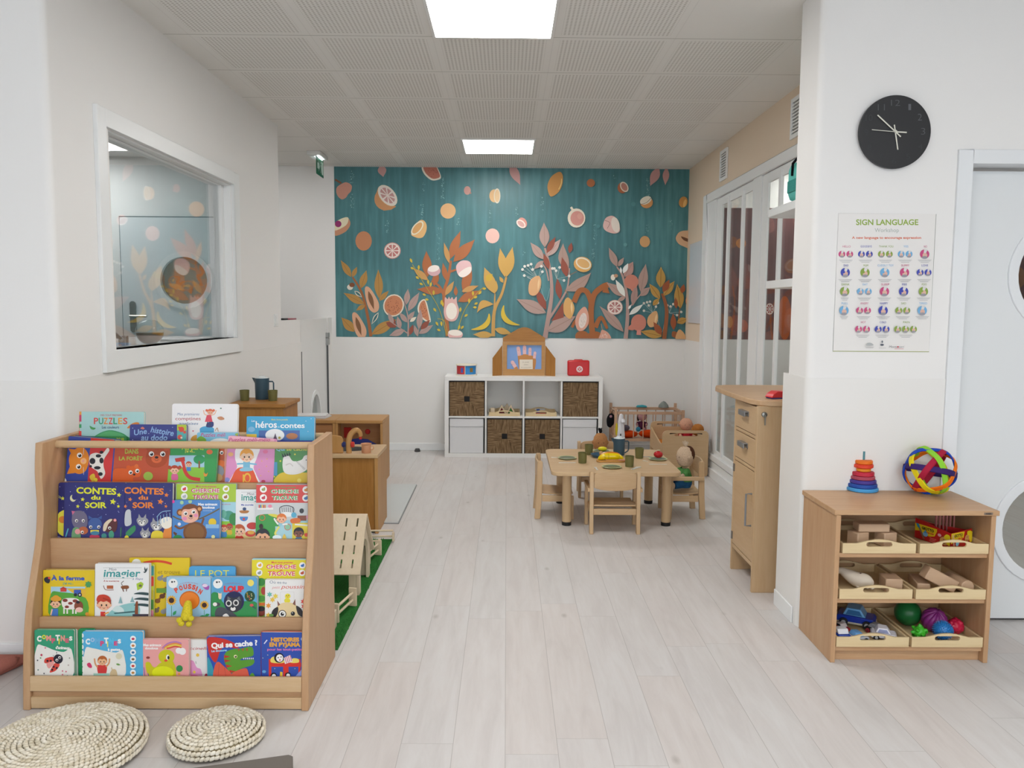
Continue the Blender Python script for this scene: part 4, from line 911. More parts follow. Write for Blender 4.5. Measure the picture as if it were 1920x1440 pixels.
A.blob([(660, 590), (720, 560), (780, 570), (830, 515), (850, 540), (800, 620), (795, 690), (810, 760), (770, 812), (735, 740), (670, 690)], '#ebe7de')
for x, y, a_, b_ in [(688, 640, 28, 30), (745, 590, 26, 16), (775, 635, 20, 28), (735, 705, 32, 16), (765, 765, 22, 18), (775, 555, 18, 14), (670, 690, 14, 12)]: A.disc(x, y, a_, '#22232b', b_)
A.blob([(660, 790), (700, 760), (715, 800), (690, 840)], '#e2c03a').disc(720, 820, 18, '#e9d23a'); A.disc(408, 830, 30, '#efeeea')
b.done('thick blue and red animal book with an orange cat and spotted dog')
b = Book(1, (211, 832, 316, 906), '#c2502c', 0, .018, zoom=Z1, rad=.012, rot=3); A = b.A
A.text('DANS', 1000, 568, 130, 46, '#a9bf45', bold=.03).text('LA FOR\u00caT', 942, 632, 228, 46, '#a9bf45', bold=.03)
A.blob([(1210, 560), (1235, 515), (1320, 510), (1400, 515), (1420, 580), (1395, 660), (1330, 700), (1250, 695), (1200, 640)], '#b04a24').disc(1230, 515, 26, '#b04a24').disc(1400, 515, 26, '#c05a34').disc(1305, 620, 50, '#d9683a', 40).disc(1305, 605, 18, '#2a1c18', 12).line([(1285, 625), (1305, 636), (1325, 625)], 4, '#5a2a1c')
eye(A, 1255, 572, 26); eye(A, 1365, 572, 26)
A.blob([(870, 860), (890, 730), (960, 710), (1040, 715), (1060, 690), (1120, 685), (1158, 730), (1140, 790), (1080, 800), (1070, 860)], '#dd5f22').disc(1035, 703, 22, '#dd5f22').disc(1112, 690, 20, '#e07038').disc(1090, 770, 12, '#2a1c18', 9)
eye(A, 1055, 750, 20); eye(A, 1120, 735, 20); A.disc(1225, 785, 46, '#9dbb4a', 42)
b.done('orange bear-shaped board book with a big and a small bear')
b = Book(1, (314, 828, 404, 906), '#2f9a4a', 0, .014, zoom=Z2, rot=4, rad=.008); A = b.A
A.text('Au parc,', 105, 530, 212, 36, '#cfdc3a', bold=.02).text("j'ai vu...", 138, 556, 95, 26, '#e8df52', bold=.02).disc(375, 552, 30, '#e0703a', 24)
A.rect(-60, 585, 325, 870, '#a9cfe0').rect(-60, 700, 325, 870, '#8cc43c').disc(275, 625, 55, '#2f9a5c', 44).rect(268, 640, 284, 710, '#8a5a34').poly([(40, 615), (135, 600), (140, 640), (50, 650)], '#c23a30').line([(115, 640), (140, 740), (190, 800), (285, 820)], 34, '#d23a34').line([(95, 650), (110, 700)], 14, '#c9d8e0')
kid(A, 175, 672, 26, '#f0bfa0', '#c0502c', '#4a86c8'); kid(A, 40, 725, 40, '#f0bfa0', '#b5482c', '#e06a9c', 'bunch'); A.blob([(320, 750), (345, 765), (360, 750), (350, 785), (325, 785)], '#e0953a')
b.done('green picture book with a park slide scene in a window')
b = Book(1, (398, 834, 445, 906), '#b5673a', .95, .012, zoom=Z2); A = b.A
A.blob([(440, 560), (470, 520), (520, 530), (525, 600), (490, 640), (445, 620)], '#c2562c').disc(480, 665, 50, '#e07028', 34).disc(460, 740, 55, '#8d9299', 60).disc(450, 800, 50, '#c29a62', 40).rect(520, 520, 600, 880, '#e3a08a').disc(565, 560, 16, '#e0a03a').disc(560, 620, 18, '#d0443a')
eye(A, 492, 560, 18); b.done('picture book showing only a brown squirrel between the park and princess books')
b = Book(1, (422, 820, 512, 906), '#dd8fbf', 0, .014, zoom=Z2, rot=4); A = b.A
A.rect(545, 400, 1000, 515, '#ecb3c4').text('Puzzles m\u00e9li-m\u00e9lo', 560, 450, 400, 34, '#c0417e', bold=.01, shear=.25)
A.blob([(650, 500), (620, 600), (640, 700), (590, 790), (565, 880), (850, 880), (830, 780), (800, 700), (835, 600), (850, 500)], '#f1efee')
A.blob([(640, 715), (700, 700), (780, 710), (825, 800), (830, 880), (580, 880), (595, 790)], '#e5592c').rect(695, 770, 710, 860, '#e8b83a').disc(740, 800, 34, '#eab83a', 46).disc(740, 805, 22, '#e5592c', 34).rect(700, 645, 765, 720, '#78b9d6').line([(700, 665), (640, 668)], 14, '#78b9d6').line([(765, 665), (830, 672)], 14, '#78b9d6').blob([(670, 715), (730, 700), (790, 712), (780, 735), (680, 738)], '#8cc6dd')
kid(A, 735, 590, 62, '#f4cfae', '#eba338')
for x, y in [(880, 640), (925, 690), (855, 720), (930, 620), (945, 740), (870, 780)]: A.star(x, y, 8, '#e9b24a')
A.disc(545, 820, 26, '#8c8fd0', 22).disc(580, 575, 26, '#f0b87a', 20).disc(520, 680, 18, '#d0507a').disc(915, 550, 24, '#e87aa4', 18).disc(895, 835, 20, '#c23a5c', 14)
b.done('pink puzzle book with a princess in an orange skirt')
b = Book(1, (513, 832, 591, 907), '#3f8f3a', 0, .016, zoom=Z2, rot=2); A = b.A
A.text('Qui', 1018, 540, 82, 34, '#8cc3e0', bold=.02).text('se cache', 1118, 540, 198, 30, '#e2d83c', bold=.01).text('dans', 1328, 540, 90, 30, '#8cc3e0', bold=.02)
A.blob([(1080, 870), (985, 860), (1010, 800), (1080, 750), (1200, 755), (1340, 755), (1385, 820), (1390, 880)], '#e3c22c').disc(1240, 828, 20, '#f3e26a')
A.blob([(1090, 600), (1140, 590), (1180, 640), (1260, 630), (1290, 590), (1330, 585), (1345, 620), (1335, 690), (1290, 740), (1200, 770), (1110, 760), (1080, 700)], '#ebe8e4').line([(1110, 680), (1150, 665), (1180, 690)], 10, '#cfcac4')
for i in range(4): A.poly([(1080+i*20, 605-i*6), (1070+i*24, 560-i*4), (1100+i*20, 600-i*6)], '#23232a')
for i in range(9): A.line([(1210+i*9, 650+i*9), (1225+i*9, 640+i*9)], 3, '#33333a')
A.disc(1340, 595, 14, '#d8482c').disc(1355, 610, 12, '#d8482c').disc(1335, 638, 9, '#d8482c', 12).disc(1308, 630, 5, '#1d1b20').rect(990, 650, 1030, 780, '#4b93b8')
for x, y in [(1000, 790), (985, 820), (1010, 840), (1060, 640), (1200, 575)]: A.disc(x, y, 8, '#e2dc4c')
b.done('green picture book with a white hen sitting on yellow straw')
# --- second tier
b = Book(2, (100, 905, 140, 1010), '#23246a', 1.15, .012, zoom=Z1); A = b.A
A.disc(430, 1240, 105, '#e3dc4a', 130).disc(400, 1205, 40, '#e08a3a', 34).disc(350, 1390, 38, '#8a86b8', 26).star(400, 1000, 22, '#d9dc4a').line([(335, 960), (385, 990)], 3, '#d9dc4a').line([(345, 985), (385, 1000)], 3, '#d9dc4a')
for x, y in [(372, 888), (425, 905), (350, 1080), (400, 1090), (345, 1360)]: A.star(x, y, 5, '#c9cbe8', n=4)
b.done('navy bedtime story book at the far left of the second tier, partly covered')
def contes(box, colr, zoom, layer, dx, cut):
    b = Book(2, box, '#27296f', layer, .019, zoom=zoom, rad=.003); A = b.A
    A.text('CONTES', 530+dx, 950, 385, 60, colr, bold=.035, rot=2.).text('du', 672+dx, 1011, 92, 40, colr, bold=.035).text('SOIR', 615+dx, 1091, 208, 54, colr, bold=.035)
    for x, y, r_ in [(942, 968, 24), (884, 1032, 32), (592, 1010, 22), (545, 1077, 20), (937, 1077, 18)]: A.star(x+dx, y, r_, colr, rot=10)
    rr = random.Random(4)
    for i in range(26): A.star(440+dx+rr.random()*540, 860+rr.random()*330, 3+rr.random()*3, '#b9bde6', n=4); A.k -= 1
    A.k += 1; return b, A
b, A = contes((120, 905, 234, 1010), '#dfe02c', Z1, 0, 0, 0)
A.disc(500, 998, 30, '#dcd8a4', 34).disc(514, 985, 26, '#27296f', 30)
A.blob([(490, 1180), (500, 1130), (580, 1120), (630, 1160), (640, 1240), (610, 1290), (520, 1280), (490, 1230)], '#6d6780').poly([(485, 1120), (520, 1125), (495, 1160)], '#c96a8c').blob([(490, 1390), (500, 1290), (560, 1290), (570, 1390)], '#6c9a6c')
A.disc(712, 1245, 66, '#3f5c9a', 58).poly([(650, 1200), (650, 1165), (690, 1190)], '#3f5c9a').poly([(775, 1200), (780, 1165), (738, 1190)], '#3f5c9a').rect(668, 1305, 750, 1335, '#e0d24a').disc(708, 1370, 50, '#c03a5a', 22).disc(712, 1335, 44, '#3f7d9a', 20)
A.blob([(790, 1300), (800, 1240), (850, 1200), (920, 1205), (925, 1280), (900, 1325), (840, 1328)], '#5a2c30').blob([(790, 1310), (800, 1245), (850, 1202), (880, 1205), (840, 1250), (815, 1310)], '#dccdb2').disc(905, 1210, 14, '#e79a9a')
A.disc(600, 1310, 46, '#b5603a', 38).disc(545, 1320, 26, '#e09a9a').disc(800, 1362, 26, '#3f8a84').disc(870, 1350, 26, '#4a9a7c', 40).line([(430, 1370), (455, 1290)], 12, '#4aa0b0').line([(960, 1370), (965, 1280)], 14, '#3a6a5c').rect(410, 1380, 1000, 1400, '#2c5a5c')
for x, y in [(535, 1215), (600, 1215), (672, 1275), (750, 1275), (855, 1285), (592, 1325)]: eye(A, x, y, 15)
b.done('navy evening stories book with yellow title and bedtime animals')
b, A = contes((233, 906, 323, 1011), '#e5802c', Z1, 0, 458, 1)
A.blob([(1000, 1260), (1005, 1130), (1050, 1110), (1060, 1180), (1060, 1250)], '#c3c6ca').blob([(1010, 1330), (1090, 1260), (1100, 1310), (1030, 1370)], '#3b8a5c')
for cx, cy, s_ in [(1165, 1225, 1.), (1305, 1265, 1.1), (1195, 1345, .9)]:
    A.blob([(cx-50*s_, cy), (cx-40*s_, cy-35*s_), (cx+40*s_, cy-35*s_), (cx+60*s_, cy), (cx+20*s_, cy+40*s_), (cx-20*s_, cy+40*s_)], '#9a9ba0').poly([(cx-40*s_, cy-25*s_), (cx-30*s_, cy-75*s_), (cx-5*s_, cy-35*s_)], '#9a9ba0').poly([(cx+40*s_, cy-25*s_), (cx+38*s_, cy-75*s_), (cx+10*s_, cy-35*s_)], '#9a9ba0').disc(cx, cy+18*s_, 24*s_, '#e6e4de', 18*s_).disc(cx-4, cy+12*s_, 7*s_, '#23232a')
    eye(A, cx-22*s_, cy-4, 12*s_); eye(A, cx+22*s_, cy-4, 12*s_)
A.blob([(1260, 1400), (1270, 1320), (1360, 1320), (1370, 1400)], '#e3cf3a').blob([(1370, 1340), (1400, 1270), (1450, 1250), (1450, 1400), (1380, 1400)], '#e08a3c').blob([(1340, 1220), (1390, 1180), (1450, 1190), (1450, 1270), (1380, 1290)], '#efe9dc')
for i in range(5): A.line([(1315+i*30, 1170-i*8), (1320+i*30, 1260-i*14)], 6, '#8fb6d8')
A.line([(1310, 1180), (1360, 1130), (1445, 1118)], 7, '#8fb6d8').disc(1020, 1375, 20, '#d9cf3a')
b.done('navy evening stories book with orange title and grey wolf cubs')
def cherche(row, box, top, txt, zoom, layer, ox, oy, halo='#f4f1ee', k=1., split=None, low='#9fd0dc', rot=0):
    """find-the-picture cover: banner with two-line title and four round icons"""
    b = Book(row, box, low, layer, .012, zoom=zoom, rad=.003, rot=rot); A = b.A
    A.rect(ox-140*k, oy-60*k, ox+460*k, oy+115*k, top)
    A.text('Mon tout premier', ox+50*k, oy-28*k, 200*k, 17*k, txt, bold=.02)
    for bo, cc in ((.075, halo), (.02, txt)):
        A.text('CHERCHE', ox+4*k, oy+22*k, 272*k, 38*k, cc, bold=bo).text('TROUVE', ox+16*k, oy+86*k, 250*k, 40*k, cc, bold=bo)
    A.text('et', ox+125*k, oy+42*k, 28*k, 14*k, txt, bold=.03)
    return b, A
def icons(A, pts, cols, r):
    for (x, y), c_ in zip(pts, cols): A.disc(x, y, r, '#f2f0ec').disc(x, y+r*.1, r*.55, c_, r*.4).disc(x+r*.3, y-r*.3, r*.25, c_)
b, A = cherche(2, (329, 907, 442, 1010), '#aac83c', '#c9366c', Z2, 1.15, 195, 920)
icons(A, [(132, 908), (132, 980), (535, 908), (530, 985)], ['#d83a4a', '#b9bcc0', '#c9b83a', '#a4703a'], 32)
A.rect(470, 1035, 640, 1400, '#a7d2de').disc(560, 1165, 55, '#4c9a86', 46).disc(510, 1150, 30, '#6cb09a', 40).rect(480, 1220, 640, 1400, '#8cc43c').disc(610, 1200, 46, '#3a8a4a', 60).text('Les saisons', 485, 1062, 95, 14, '#c9366c'); kid(A, 515, 1290, 34, '#e8b08c', '#c8482c', '#4a8ac0'); kid(A, 570, 1275, 30, '#a96a48', '#c03a30', '#e0b83a')
b.done('lime green find-the-picture book with pink title, behind the monkey book')
b = Book(2, (323, 938, 412, 1010), '#4a86c8', 0, .019, zoom=Z2, rad=.006); A = b.A
A.text('Mes animaux', 265, 1068, 188, 24, '#f2f3f4', bold=.04).text('doudous', 295, 1098, 130, 22, '#f2f3f4', bold=.04).text('Les amis de la jungle', 315, 1122, 85, 10, '#d9e4ee')
A.line([(20, 1170), (100, 1205), (250, 1205), (380, 1150), (470, 1100)], 12, '#6b5a34').line([(60, 1345), (30, 1330), (90, 1400)], 14, '#6d4228')
A.disc(235, 1330, 115, '#7a4c2c', 105).disc(232, 1330, 92, '#8a5c30', 85).line([(160, 1260), (90, 1290), (40, 1262)], 20, '#7a4c2c').line([(300, 1250), (320, 1190)], 20, '#7a4c2c')
A.disc(192, 1140, 98, '#7a4628', 88).disc(92, 1135, 34, '#7a4628').disc(275, 1100, 32, '#7a4628').disc(92, 1138, 20, '#d9985c').disc(278, 1102, 17, '#d9985c').blob([(105, 1180), (120, 1110), (180, 1105), (235, 1095), (265, 1140), (262, 1200), (200, 1235), (130, 1225)], '#ecb39c').disc(135, 1195, 24, '#e58fb4', 18).disc(245, 1165, 20, '#e58fb4', 16).disc(197, 1170, 16, '#2a1c1c', 13).line([(172, 1185), (195, 1198), (215, 1185)], 4, '#5a2a2c')
eye(A, 145, 1145, 20); eye(A, 222, 1130, 20)
A.disc(404, 1230, 38, '#e6c52c').disc(85, 1248, 16, '#e9e6f0').rect(340, 1250, 468, 1288, '#8ab8e0').disc(70, 1375, 42, '#2f8a4a', 22).disc(412, 1370, 18, '#e6e4a4').disc(25, 1030, 16, '#e0409a').disc(110, 1040, 18, '#a8d0a0').disc(190, 1030, 18, '#a8d0a0')
b.done('blue board book with a brown furry monkey hanging from a branch')
b = Book(2, (437, 918, 484, 1011), '#e9e9e8', 1.15, .016, zoom=Z2, rad=.004); A = b.A
A.text('Mon', 735, 970, 70, 26, '#5b5f66', shear=.3).text('imagier', 682, 1020, 250, 58, '#3f9a8c', bold=.02).text('Ma journ\u00e9e', 680, 1070, 118, 16, '#4a5cae', bold=.03)
for i in range(12): A.rect(684+i*12, 938, 690+i*12, 941, '#4a4d55').rect(684+i*12, 1034, 690+i*12, 1037, '#4a4d55'); A.k -= 2
A.k += 2
A.blob([(668, 1118), (752, 1118), (740, 1142), (680, 1142)], '#b5763c').disc(712, 1102, 18, '#34507c', 16).disc(706, 1185, 40, '#4b8fd0', 36).rect(660, 1150, 752, 1176, '#e9e9e8').rect(700, 1188, 712, 1212, '#d23a3a').rect(694, 1194, 718, 1204, '#d23a3a')
A.rect(600, 1330, 820, 1400, '#e8cf8c').disc(790, 1265, 56, '#c83a34', 34).disc(770, 1340, 50, '#d9483c', 30).disc(775, 1330, 34, '#e8b04a', 18)
kid(A, 662, 1310, 54, '#f2c3a0', '#c05a30', '#d84a3a'); b.done('white picture dictionary about the day, half behind the red find-the-picture book')
b, A = cherche(2, (480, 908, 586, 1012), '#d5433e', '#3c9a48', Z2, 0, 960, 928)
icons(A, [(895, 912), (895, 993), (1306, 917), (1304, 997)], ['#9aa05c', '#c83a4c', '#d08a3a', '#3a70b0'], 34)
A.rect(815, 1043, 1400, 1210, '#ccd0d0').blob([(815, 1400), (815, 1200), (880, 1155), (990, 1160), (1040, 1230), (1010, 1400)], '#3f9a48').rect(1010, 1270, 1400, 1400, '#a9d3dc').rect(838, 1090, 990, 1108, '#eeeae8')
for i, c_ in enumerate(['#d0473a', '#4a88b0', '#e2c03a', '#b0506a', '#d58a3a']): A.rect(850+i*14, 1062, 862+i*14, 1092, c_)
A.disc(960, 1075, 20, '#e88aa4', 16).line([(1060, 1160), (1055, 1090), (1120, 1070), (1185, 1090), (1185, 1140)], 7, '#2c2c34')
for i in range(6): A.line([(1075+i*20, 1085), (1078+i*20, 1130)], 4, '#2c2c34')
A.disc(1120, 1155, 60, '#efefec', 24).blob([(940, 1155), (1000, 1150), (1060, 1170), (1020, 1185)], '#d9d04a').disc(1265, 1120, 22, '#2f3238', 24).rect(1225, 1165, 1310, 1215, '#8a4a34').disc(1190, 1160, 26, '#5ab0d0').disc(1330, 1180, 22, '#e0a0c0').rect(1175, 1235, 1350, 1400, '#e3cf34').blob([(1160, 1200), (1240, 1190), (1250, 1230), (1170, 1240)], '#d9702c').line([(1200, 1250), (1345, 1262)], 14, '#ecebe4').disc(885, 1185, 30, '#d96a3a').disc(885, 1185, 24, '#3f9a48').disc(1130, 1275, 32, '#d9533a').disc(1130, 1275, 27, '#8fc4a0')
A.line([(1040, 1250), (1010, 1210), (1002, 1190)], 16, '#f0eee8').line([(1080, 1250), (1130, 1245)], 16, '#f0eee8').line([(1050, 1270), (1010, 1340), (1060, 1370)], 18, '#e3dc6a').disc(875, 1270, 20, '#3a2420', 26)
kid(A, 1072, 1195, 44, '#f0b894', '#e0782c', None); kid(A, 890, 1360, 62, '#e8b088', '#23222a', None); kid(A, 1238, 1330, 46, '#7a4a34', '#1d1b22', '#3a7aa0'); A.disc(1030, 1375, 44, '#dff0f4', 24).disc(870, 1260, 12, '#2a1c1c'); A.blob([(1080, 1390), (1100, 1340), (1120, 1390)], '#e0c04a'); A.disc(1310, 1350, 18, '#d9472c')
b.done('red find-the-picture book with green title at the right of the second tier')
# --- third tier
b = Book(3, (80, 1069, 177, 1156), '#e0c01e', 0, .018, zoom=Z3, rad=.003); A = b.A
A.text('\u00c0 la ferme', 250, 305, 285, 44, '#3f5cb0', bold=.05).text("j'ai vu...", 350, 340, 92, 18, '#3f9a8c', bold=.03)
A.rect(250, 360, 540, 620, '#a9cfe4').blob([(250, 420), (330, 405), (540, 450), (540, 620), (250, 620)], '#5aa43c').poly([(380, 375), (545, 375), (545, 455), (430, 410)], '#e2b83a').rect(330, 375, 382, 402, '#d2443a').poly([(322, 378), (355, 360), (390, 378)], '#b83a30')
A.blob([(345, 470), (400, 455), (480, 465), (500, 520), (480, 545), (380, 550), (345, 520)], '#efe9e4').disc(370, 475, 22, '#8a3f34', 14).disc(415, 500, 20, '#8a3f34', 12).disc(455, 480, 22, '#8a3f34', 14).disc(385, 530, 18, '#8a3f34', 12)
for x in (355, 382, 430, 455): A.rect(x, 540, x+13, 588, '#efe9e4')
A.disc(485, 525, 38, '#8a4a34', 46).disc(490, 555, 32, '#eec2b4', 22).rect(445, 385, 505, 425, '#3f5cb0').disc(458, 428, 14, '#2a2c34').disc(495, 428, 18, '#2a2c34').disc(495, 428, 8, '#d8d8d8').disc(480, 490, 16, '#23222a', 12)
A.rect(255, 545, 312, 620, '#4a78c0').line([(250, 600), (262, 550)], 12, '#efc09c'); kid(A, 290, 500, 40, '#efc09c', '#3a2a26', None); A.disc(295, 462, 46, '#e0a034', 22).disc(295, 455, 30, '#e0a034', 24)
A.blob([(195, 290), (225, 275), (245, 300), (235, 330), (205, 320)], '#2a3040').disc(238, 285, 10, '#d8483a').star(568, 340, 30, '#4a9a5c', n=7, k=.7).disc(558, 590, 16, '#e09a3a')
b.done('yellow farm picture book with a boy and a spotted cow')
b = Book(3, (262, 1058, 288, 1157), '#cdd43a', 1.1, .012, zoom=Z3, rad=.008); A = b.A
for y, c_ in ((225, '#4a9a9c'), (315, '#d8483a'), (430, '#c9b83a'), (510, '#4a8a3c'), (600, '#e08aa0')): A.disc(1100, y, 38, c_, 42)
b.done('board book with coloured discs down its edge, behind the white mountain book')
b = Book(3, (178, 1057, 279, 1157), '#ebebea', 0, .019, zoom=Z3, rad=.004); A = b.A
A.text('Mon', 738, 224, 64, 22, '#6a6f78', shear=.3).text('imagier', 694, 276, 312, 58, '#3f9a9a', bold=.02, shear=.1).text('\u00e0 flaps', 936, 302, 92, 18, '#5a6a9c', shear=.3).text('\u00c0 la montagne', 694, 318, 132, 16, '#b5473c', bold=.02)
for i in range(26): A.rect(694+i*12.5, 199, 700+i*12.5, 202, '#4a4d55'); A.k -= 1
for i in range(20): A.rect(694+i*12.5, 287, 700+i*12.5, 290, '#4a4d55'); A.k -= 1
A.k += 1
A.rect(722, 350, 776, 378, '#b5603a').line([(694, 350), (712, 385), (780, 387)], 5, '#8a4a34').blob([(845, 355), (900, 350), (905, 375), (850, 378)], '#8a5230').poly([(850, 375), (860, 375), (868, 402), (860, 402)], '#6a3c24').poly([(885, 375), (893, 375), (890, 400), (884, 400)], '#6a3c24').line([(855, 350), (845, 330), (865, 312)], 5, '#4a3a30').poly([(972, 335), (1010, 318), (1032, 335), (1020, 370), (980, 392)], '#a9c83c').disc(1005, 352, 14, '#6a6a4a', 10)
for i, (x, y) in enumerate([(1040, 190), (1055, 215), (1030, 235), (1065, 195)]): A.leaf(1050, 240, x, y, 6, '#3a4a4c')
A.blob([(740, 580), (830, 520), (980, 500), (980, 610), (740, 610)], '#8fc4c4').blob([(770, 560), (810, 520), (860, 545), (860, 580)], '#cfe2e0').poly([(820, 500), (838, 440), (856, 500)], '#8cb0b4').poly([(920, 490), (938, 440), (956, 490)], '#8cb0b4').poly([(780, 580), (980, 560), (980, 575), (790, 590)], '#3f6a6c')
for y in (420, 465, 515): A.blob([(950, y), (1000, y-14), (1074, y-8), (1074, y+12), (1010, y+6)], '#32494c')
A.blob([(960, 610), (965, 500), (985, 490), (985, 610)], '#8a4a2c').rect(940, 590, 1075, 620, '#4a4250').rect(670, 570, 710, 615, '#d23a34').line([(700, 590), (740, 575)], 9, '#e8a030')
kid(A, 700, 505, 56, '#f0bc98', '#a9552c', None, cap='#c8402c'); A.blob([(640, 480), (650, 435), (700, 425), (745, 445), (755, 480), (700, 470)], '#c8402c').line([(690, 455), (760, 480)], 12, '#a9341f')
b.done('white picture dictionary about mountains with a boy in a red cap')
b = Book(3, (242, 1046, 355, 1157), '#e4c41c', 1.75, .008, zoom=Z3, rad=.003); A = b.A
A.disc(972, 165, 40, '#f0eee8').line([(1030, 160), (1120, 145), (1200, 150), (1270, 168)], 20, '#d9482c').text('Cherche', 1000, 250, 130, 40, '#a48a1c').text('et trouve', 1152, 252, 188, 34, '#a48a2c', bold=.005)
for x, y, c_ in [(1170, 290, '#8d9098'), (1215, 300, '#8d9098'), (1200, 390, '#a86a34'), (1150, 480, '#8a5a30'), (1140, 560, '#7c6a5c'), (1200, 570, '#9a9a9c'), (1190, 440, '#6a3c24')]: A.disc(x, y, 24, c_, 20).disc(x+18, y-20, 10, c_)
A.rect(1140, 372, 1230, 412, '#6a9c3c')
b.done('tall yellow find-the-picture book at the back of the third tier')
b = Book(3, (354, 1062, 441, 1157), '#4aa0d4', 1.2, .01, zoom=Z4, rad=.01, pages='#f0eee8'); A = b.A
A.text('LE POT', 206, 276, 288, 56, '#e3dc4a', bold=-.0); b.done('blue board book titled le pot, behind the chick and wolf books')
b = Book(3, (312, 1082, 395, 1157), '#9cc6e2', 0, .02, zoom=Z4, rad=.004); A = b.A
A.disc(20, 332, 40, '#f0f0ee').disc(12, 320, 8, '#23222a').disc(32, 318, 6, '#23222a')
A.text('LA JOURN\u00c9E DE PETIT', 72, 345, 160, 10, '#b5446a', arc=16)
for i, (ch, x, y, r_) in enumerate(zip('POUSSIN', [45, 78, 112, 146, 178, 208, 228], [405, 385, 372, 368, 372, 385, 402], [-30, -18, -8, 0, 10, 20, 30])): A.text(ch, x, y+8, 30 if ch != 'I' else 12, 40, '#d9503a', bold=.06, rot=r_)
A.disc(160, 475, 86, '#c8681c', 80).disc(160, 478, 78, '#e8822a', 72).blob([(265, 345), (290, 335), (300, 360), (325, 350), (320, 385), (290, 380)], '#a85ab0').disc(290, 350, 22, '#e8d4e8', 14)
for cx, cy, r_ in ((285, 515, 42), (8, 475, 46)):
    for k in range(14): t_ = 2*PI*k/14; A.leaf(cx+r_*.3*math.cos(t_), cy+r_*.3*math.sin(t_), cx+r_*math.cos(t_), cy+r_*math.sin(t_), r_*.16, '#e8b03c'); A.k -= 1
    A.k += 1; A.disc(cx, cy, r_*.5, '#3a2424').line([(cx, cy+r_), (cx, 620)], 4, '#4a9a4a')
A.leaf(20, 600, 50, 560, 12, '#2f9a5c').leaf(290, 605, 330, 590, 12, '#2f9a5c').blob([(240, 620), (270, 600), (310, 620)], '#2f9a5c')
bt = b.done('sky blue chick book with an orange round cut-out')
c0 = b.O+b.U*b.W*.50+b.V*b.H*.40+b.n*.004
# plush chick hanging from the cover hole
mb = MB(); ym = fabric('yellow_plush', '#e3cf3a', sc=220.)
P_ = [pY(353, 1125, 2.771), pY(352, 1137, 2.757), pY(351, 1148, 2.746), pY(349, 1158, 2.738), pY(350, 1165, 2.738)]
mb.tube(P_, [.010, .015, .018, .021, .008], ym, 18)
for dx, dz in ((-.020, -.006), (.020, .0), (-.014, -.018), (.012, -.020), (0, .002)): mb.ball(P_[3]+Vector((dx, -.008, dz)), (.011, .009, .010), ym)
mb.build('plush_chick_puppet', bt, sub=1)
b = Book(3, (396, 1082, 482, 1158), '#5ba4d0', 0, .02, zoom=Z4, rad=.008); A = b.A
A.blob([(340, 620), (340, 430), (400, 415), (450, 500), (560, 500), (640, 480), (730, 500), (730, 625)], '#2f8f4c').disc(398, 335, 40, '#f0f0ee').disc(390, 322, 8, '#23222a').disc(410, 320, 6, '#23222a').text('LA JOURN\u00c9E DE PETIT', 450, 345, 155, 9, '#b5446a', arc=12).text('LOUP', 447, 402, 172, 50, '#d8323e', bold=.07)
A.disc(675, 328, 28, '#f0dc6a').disc(668, 440, 44, '#234a2c', 46)
for i in range(9): A.disc(645+(i*17) % 48, 415+(i*23) % 54, 5, ['#e8b03c', '#d9503a', '#e8e0a0'][i % 3], n=6)
A.blob([(392, 620), (380, 560), (420, 530), (500, 560), (560, 620)], '#4a4e54').disc(390, 510, 30, '#4a4e54', 18).disc(375, 508, 18, '#eeeae4', 16).disc(535, 485, 86, '#34275c', 88).disc(535, 488, 80, '#1c2250', 82)
A.blob([(470, 500), (480, 440), (535, 455), (590, 440), (602, 500), (575, 560), (535, 575), (495, 560)], '#31343c').poly([(478, 480), (482, 440), (510, 462)], '#6a6e78').poly([(560, 462), (580, 440), (592, 480)], '#6a6e78').disc(492, 500, 26, '#d9d8d4', 28).disc(552, 495, 25, '#d9d8d4', 27).disc(490, 500, 16, '#23232a', 18).disc(552, 496, 15, '#23232a', 17).disc(528, 545, 22, '#e8e6e2', 18).disc(526, 530, 10, '#1a1a1e', 8)
A.disc(418, 440, 14, '#ecd6b4', 26).poly([(404, 430), (400, 405), (414, 420)], '#ecd6b4').poly([(424, 425), (434, 402), (432, 430)], '#ecd6b4').blob([(440, 605), (470, 585), (495, 610), (470, 625)], '#e6e4e0').disc(685, 515, 16, '#d95a5a', 12).line([(690, 525), (720, 545)], 8, '#4a4e5c')
b.done('blue and green wolf book with a wolf face in a round hole')
b, A = cherche(3, (472, 1048, 579, 1158), '#e2d32a', '#d8324c', Z4, 1.1, 805, 188, k=.92)
icons(A, [(752, 178), (748, 242), (1112, 180), (1110, 243)], ['#e0a03a', '#8a9098', '#3a70c0', '#c8502c'], 27)
A.rect(730, 292, 805, 625, '#8cc04a').disc(765, 320, 34, '#3a8a3c').disc(785, 395, 22, '#b8443a', 34).disc(765, 460, 38, '#4a9a3c', 26).rect(730, 495, 800, 520, '#e0702c').disc(765, 575, 36, '#8a4034', 34).disc(765, 545, 34, '#1f1c20', 22)
b.done('yellow find-the-picture book with red title at the right of the third tier')
b = Book(3, (497, 1087, 575, 1159), '#ebe9e5', 0, .018, zoom=Z4, rad=.003); A = b.A
A.text('O\u00f9 es-tu', 835, 332, 142, 24, '#5a6f86', bold=0, rot=2).text('petit', 855, 376, 68, 22, '#d98a8a', shear=.3).text('poussin', 930, 376, 200, 30, '#d8503c', shear=.3)
A.rrect(925, 402, 1042, 500, 8, '#d8d6d2').rrect(928, 405, 1039, 500, 8, '#ebe9e5').disc(984, 478, 26, '#e9dc3a', 22).disc(988, 440, 24, '#e9dc3a', 22).disc(980, 436, 4, '#23222a').disc(996, 434, 4, '#23222a').disc(988, 447, 6, '#e8902c', 4)
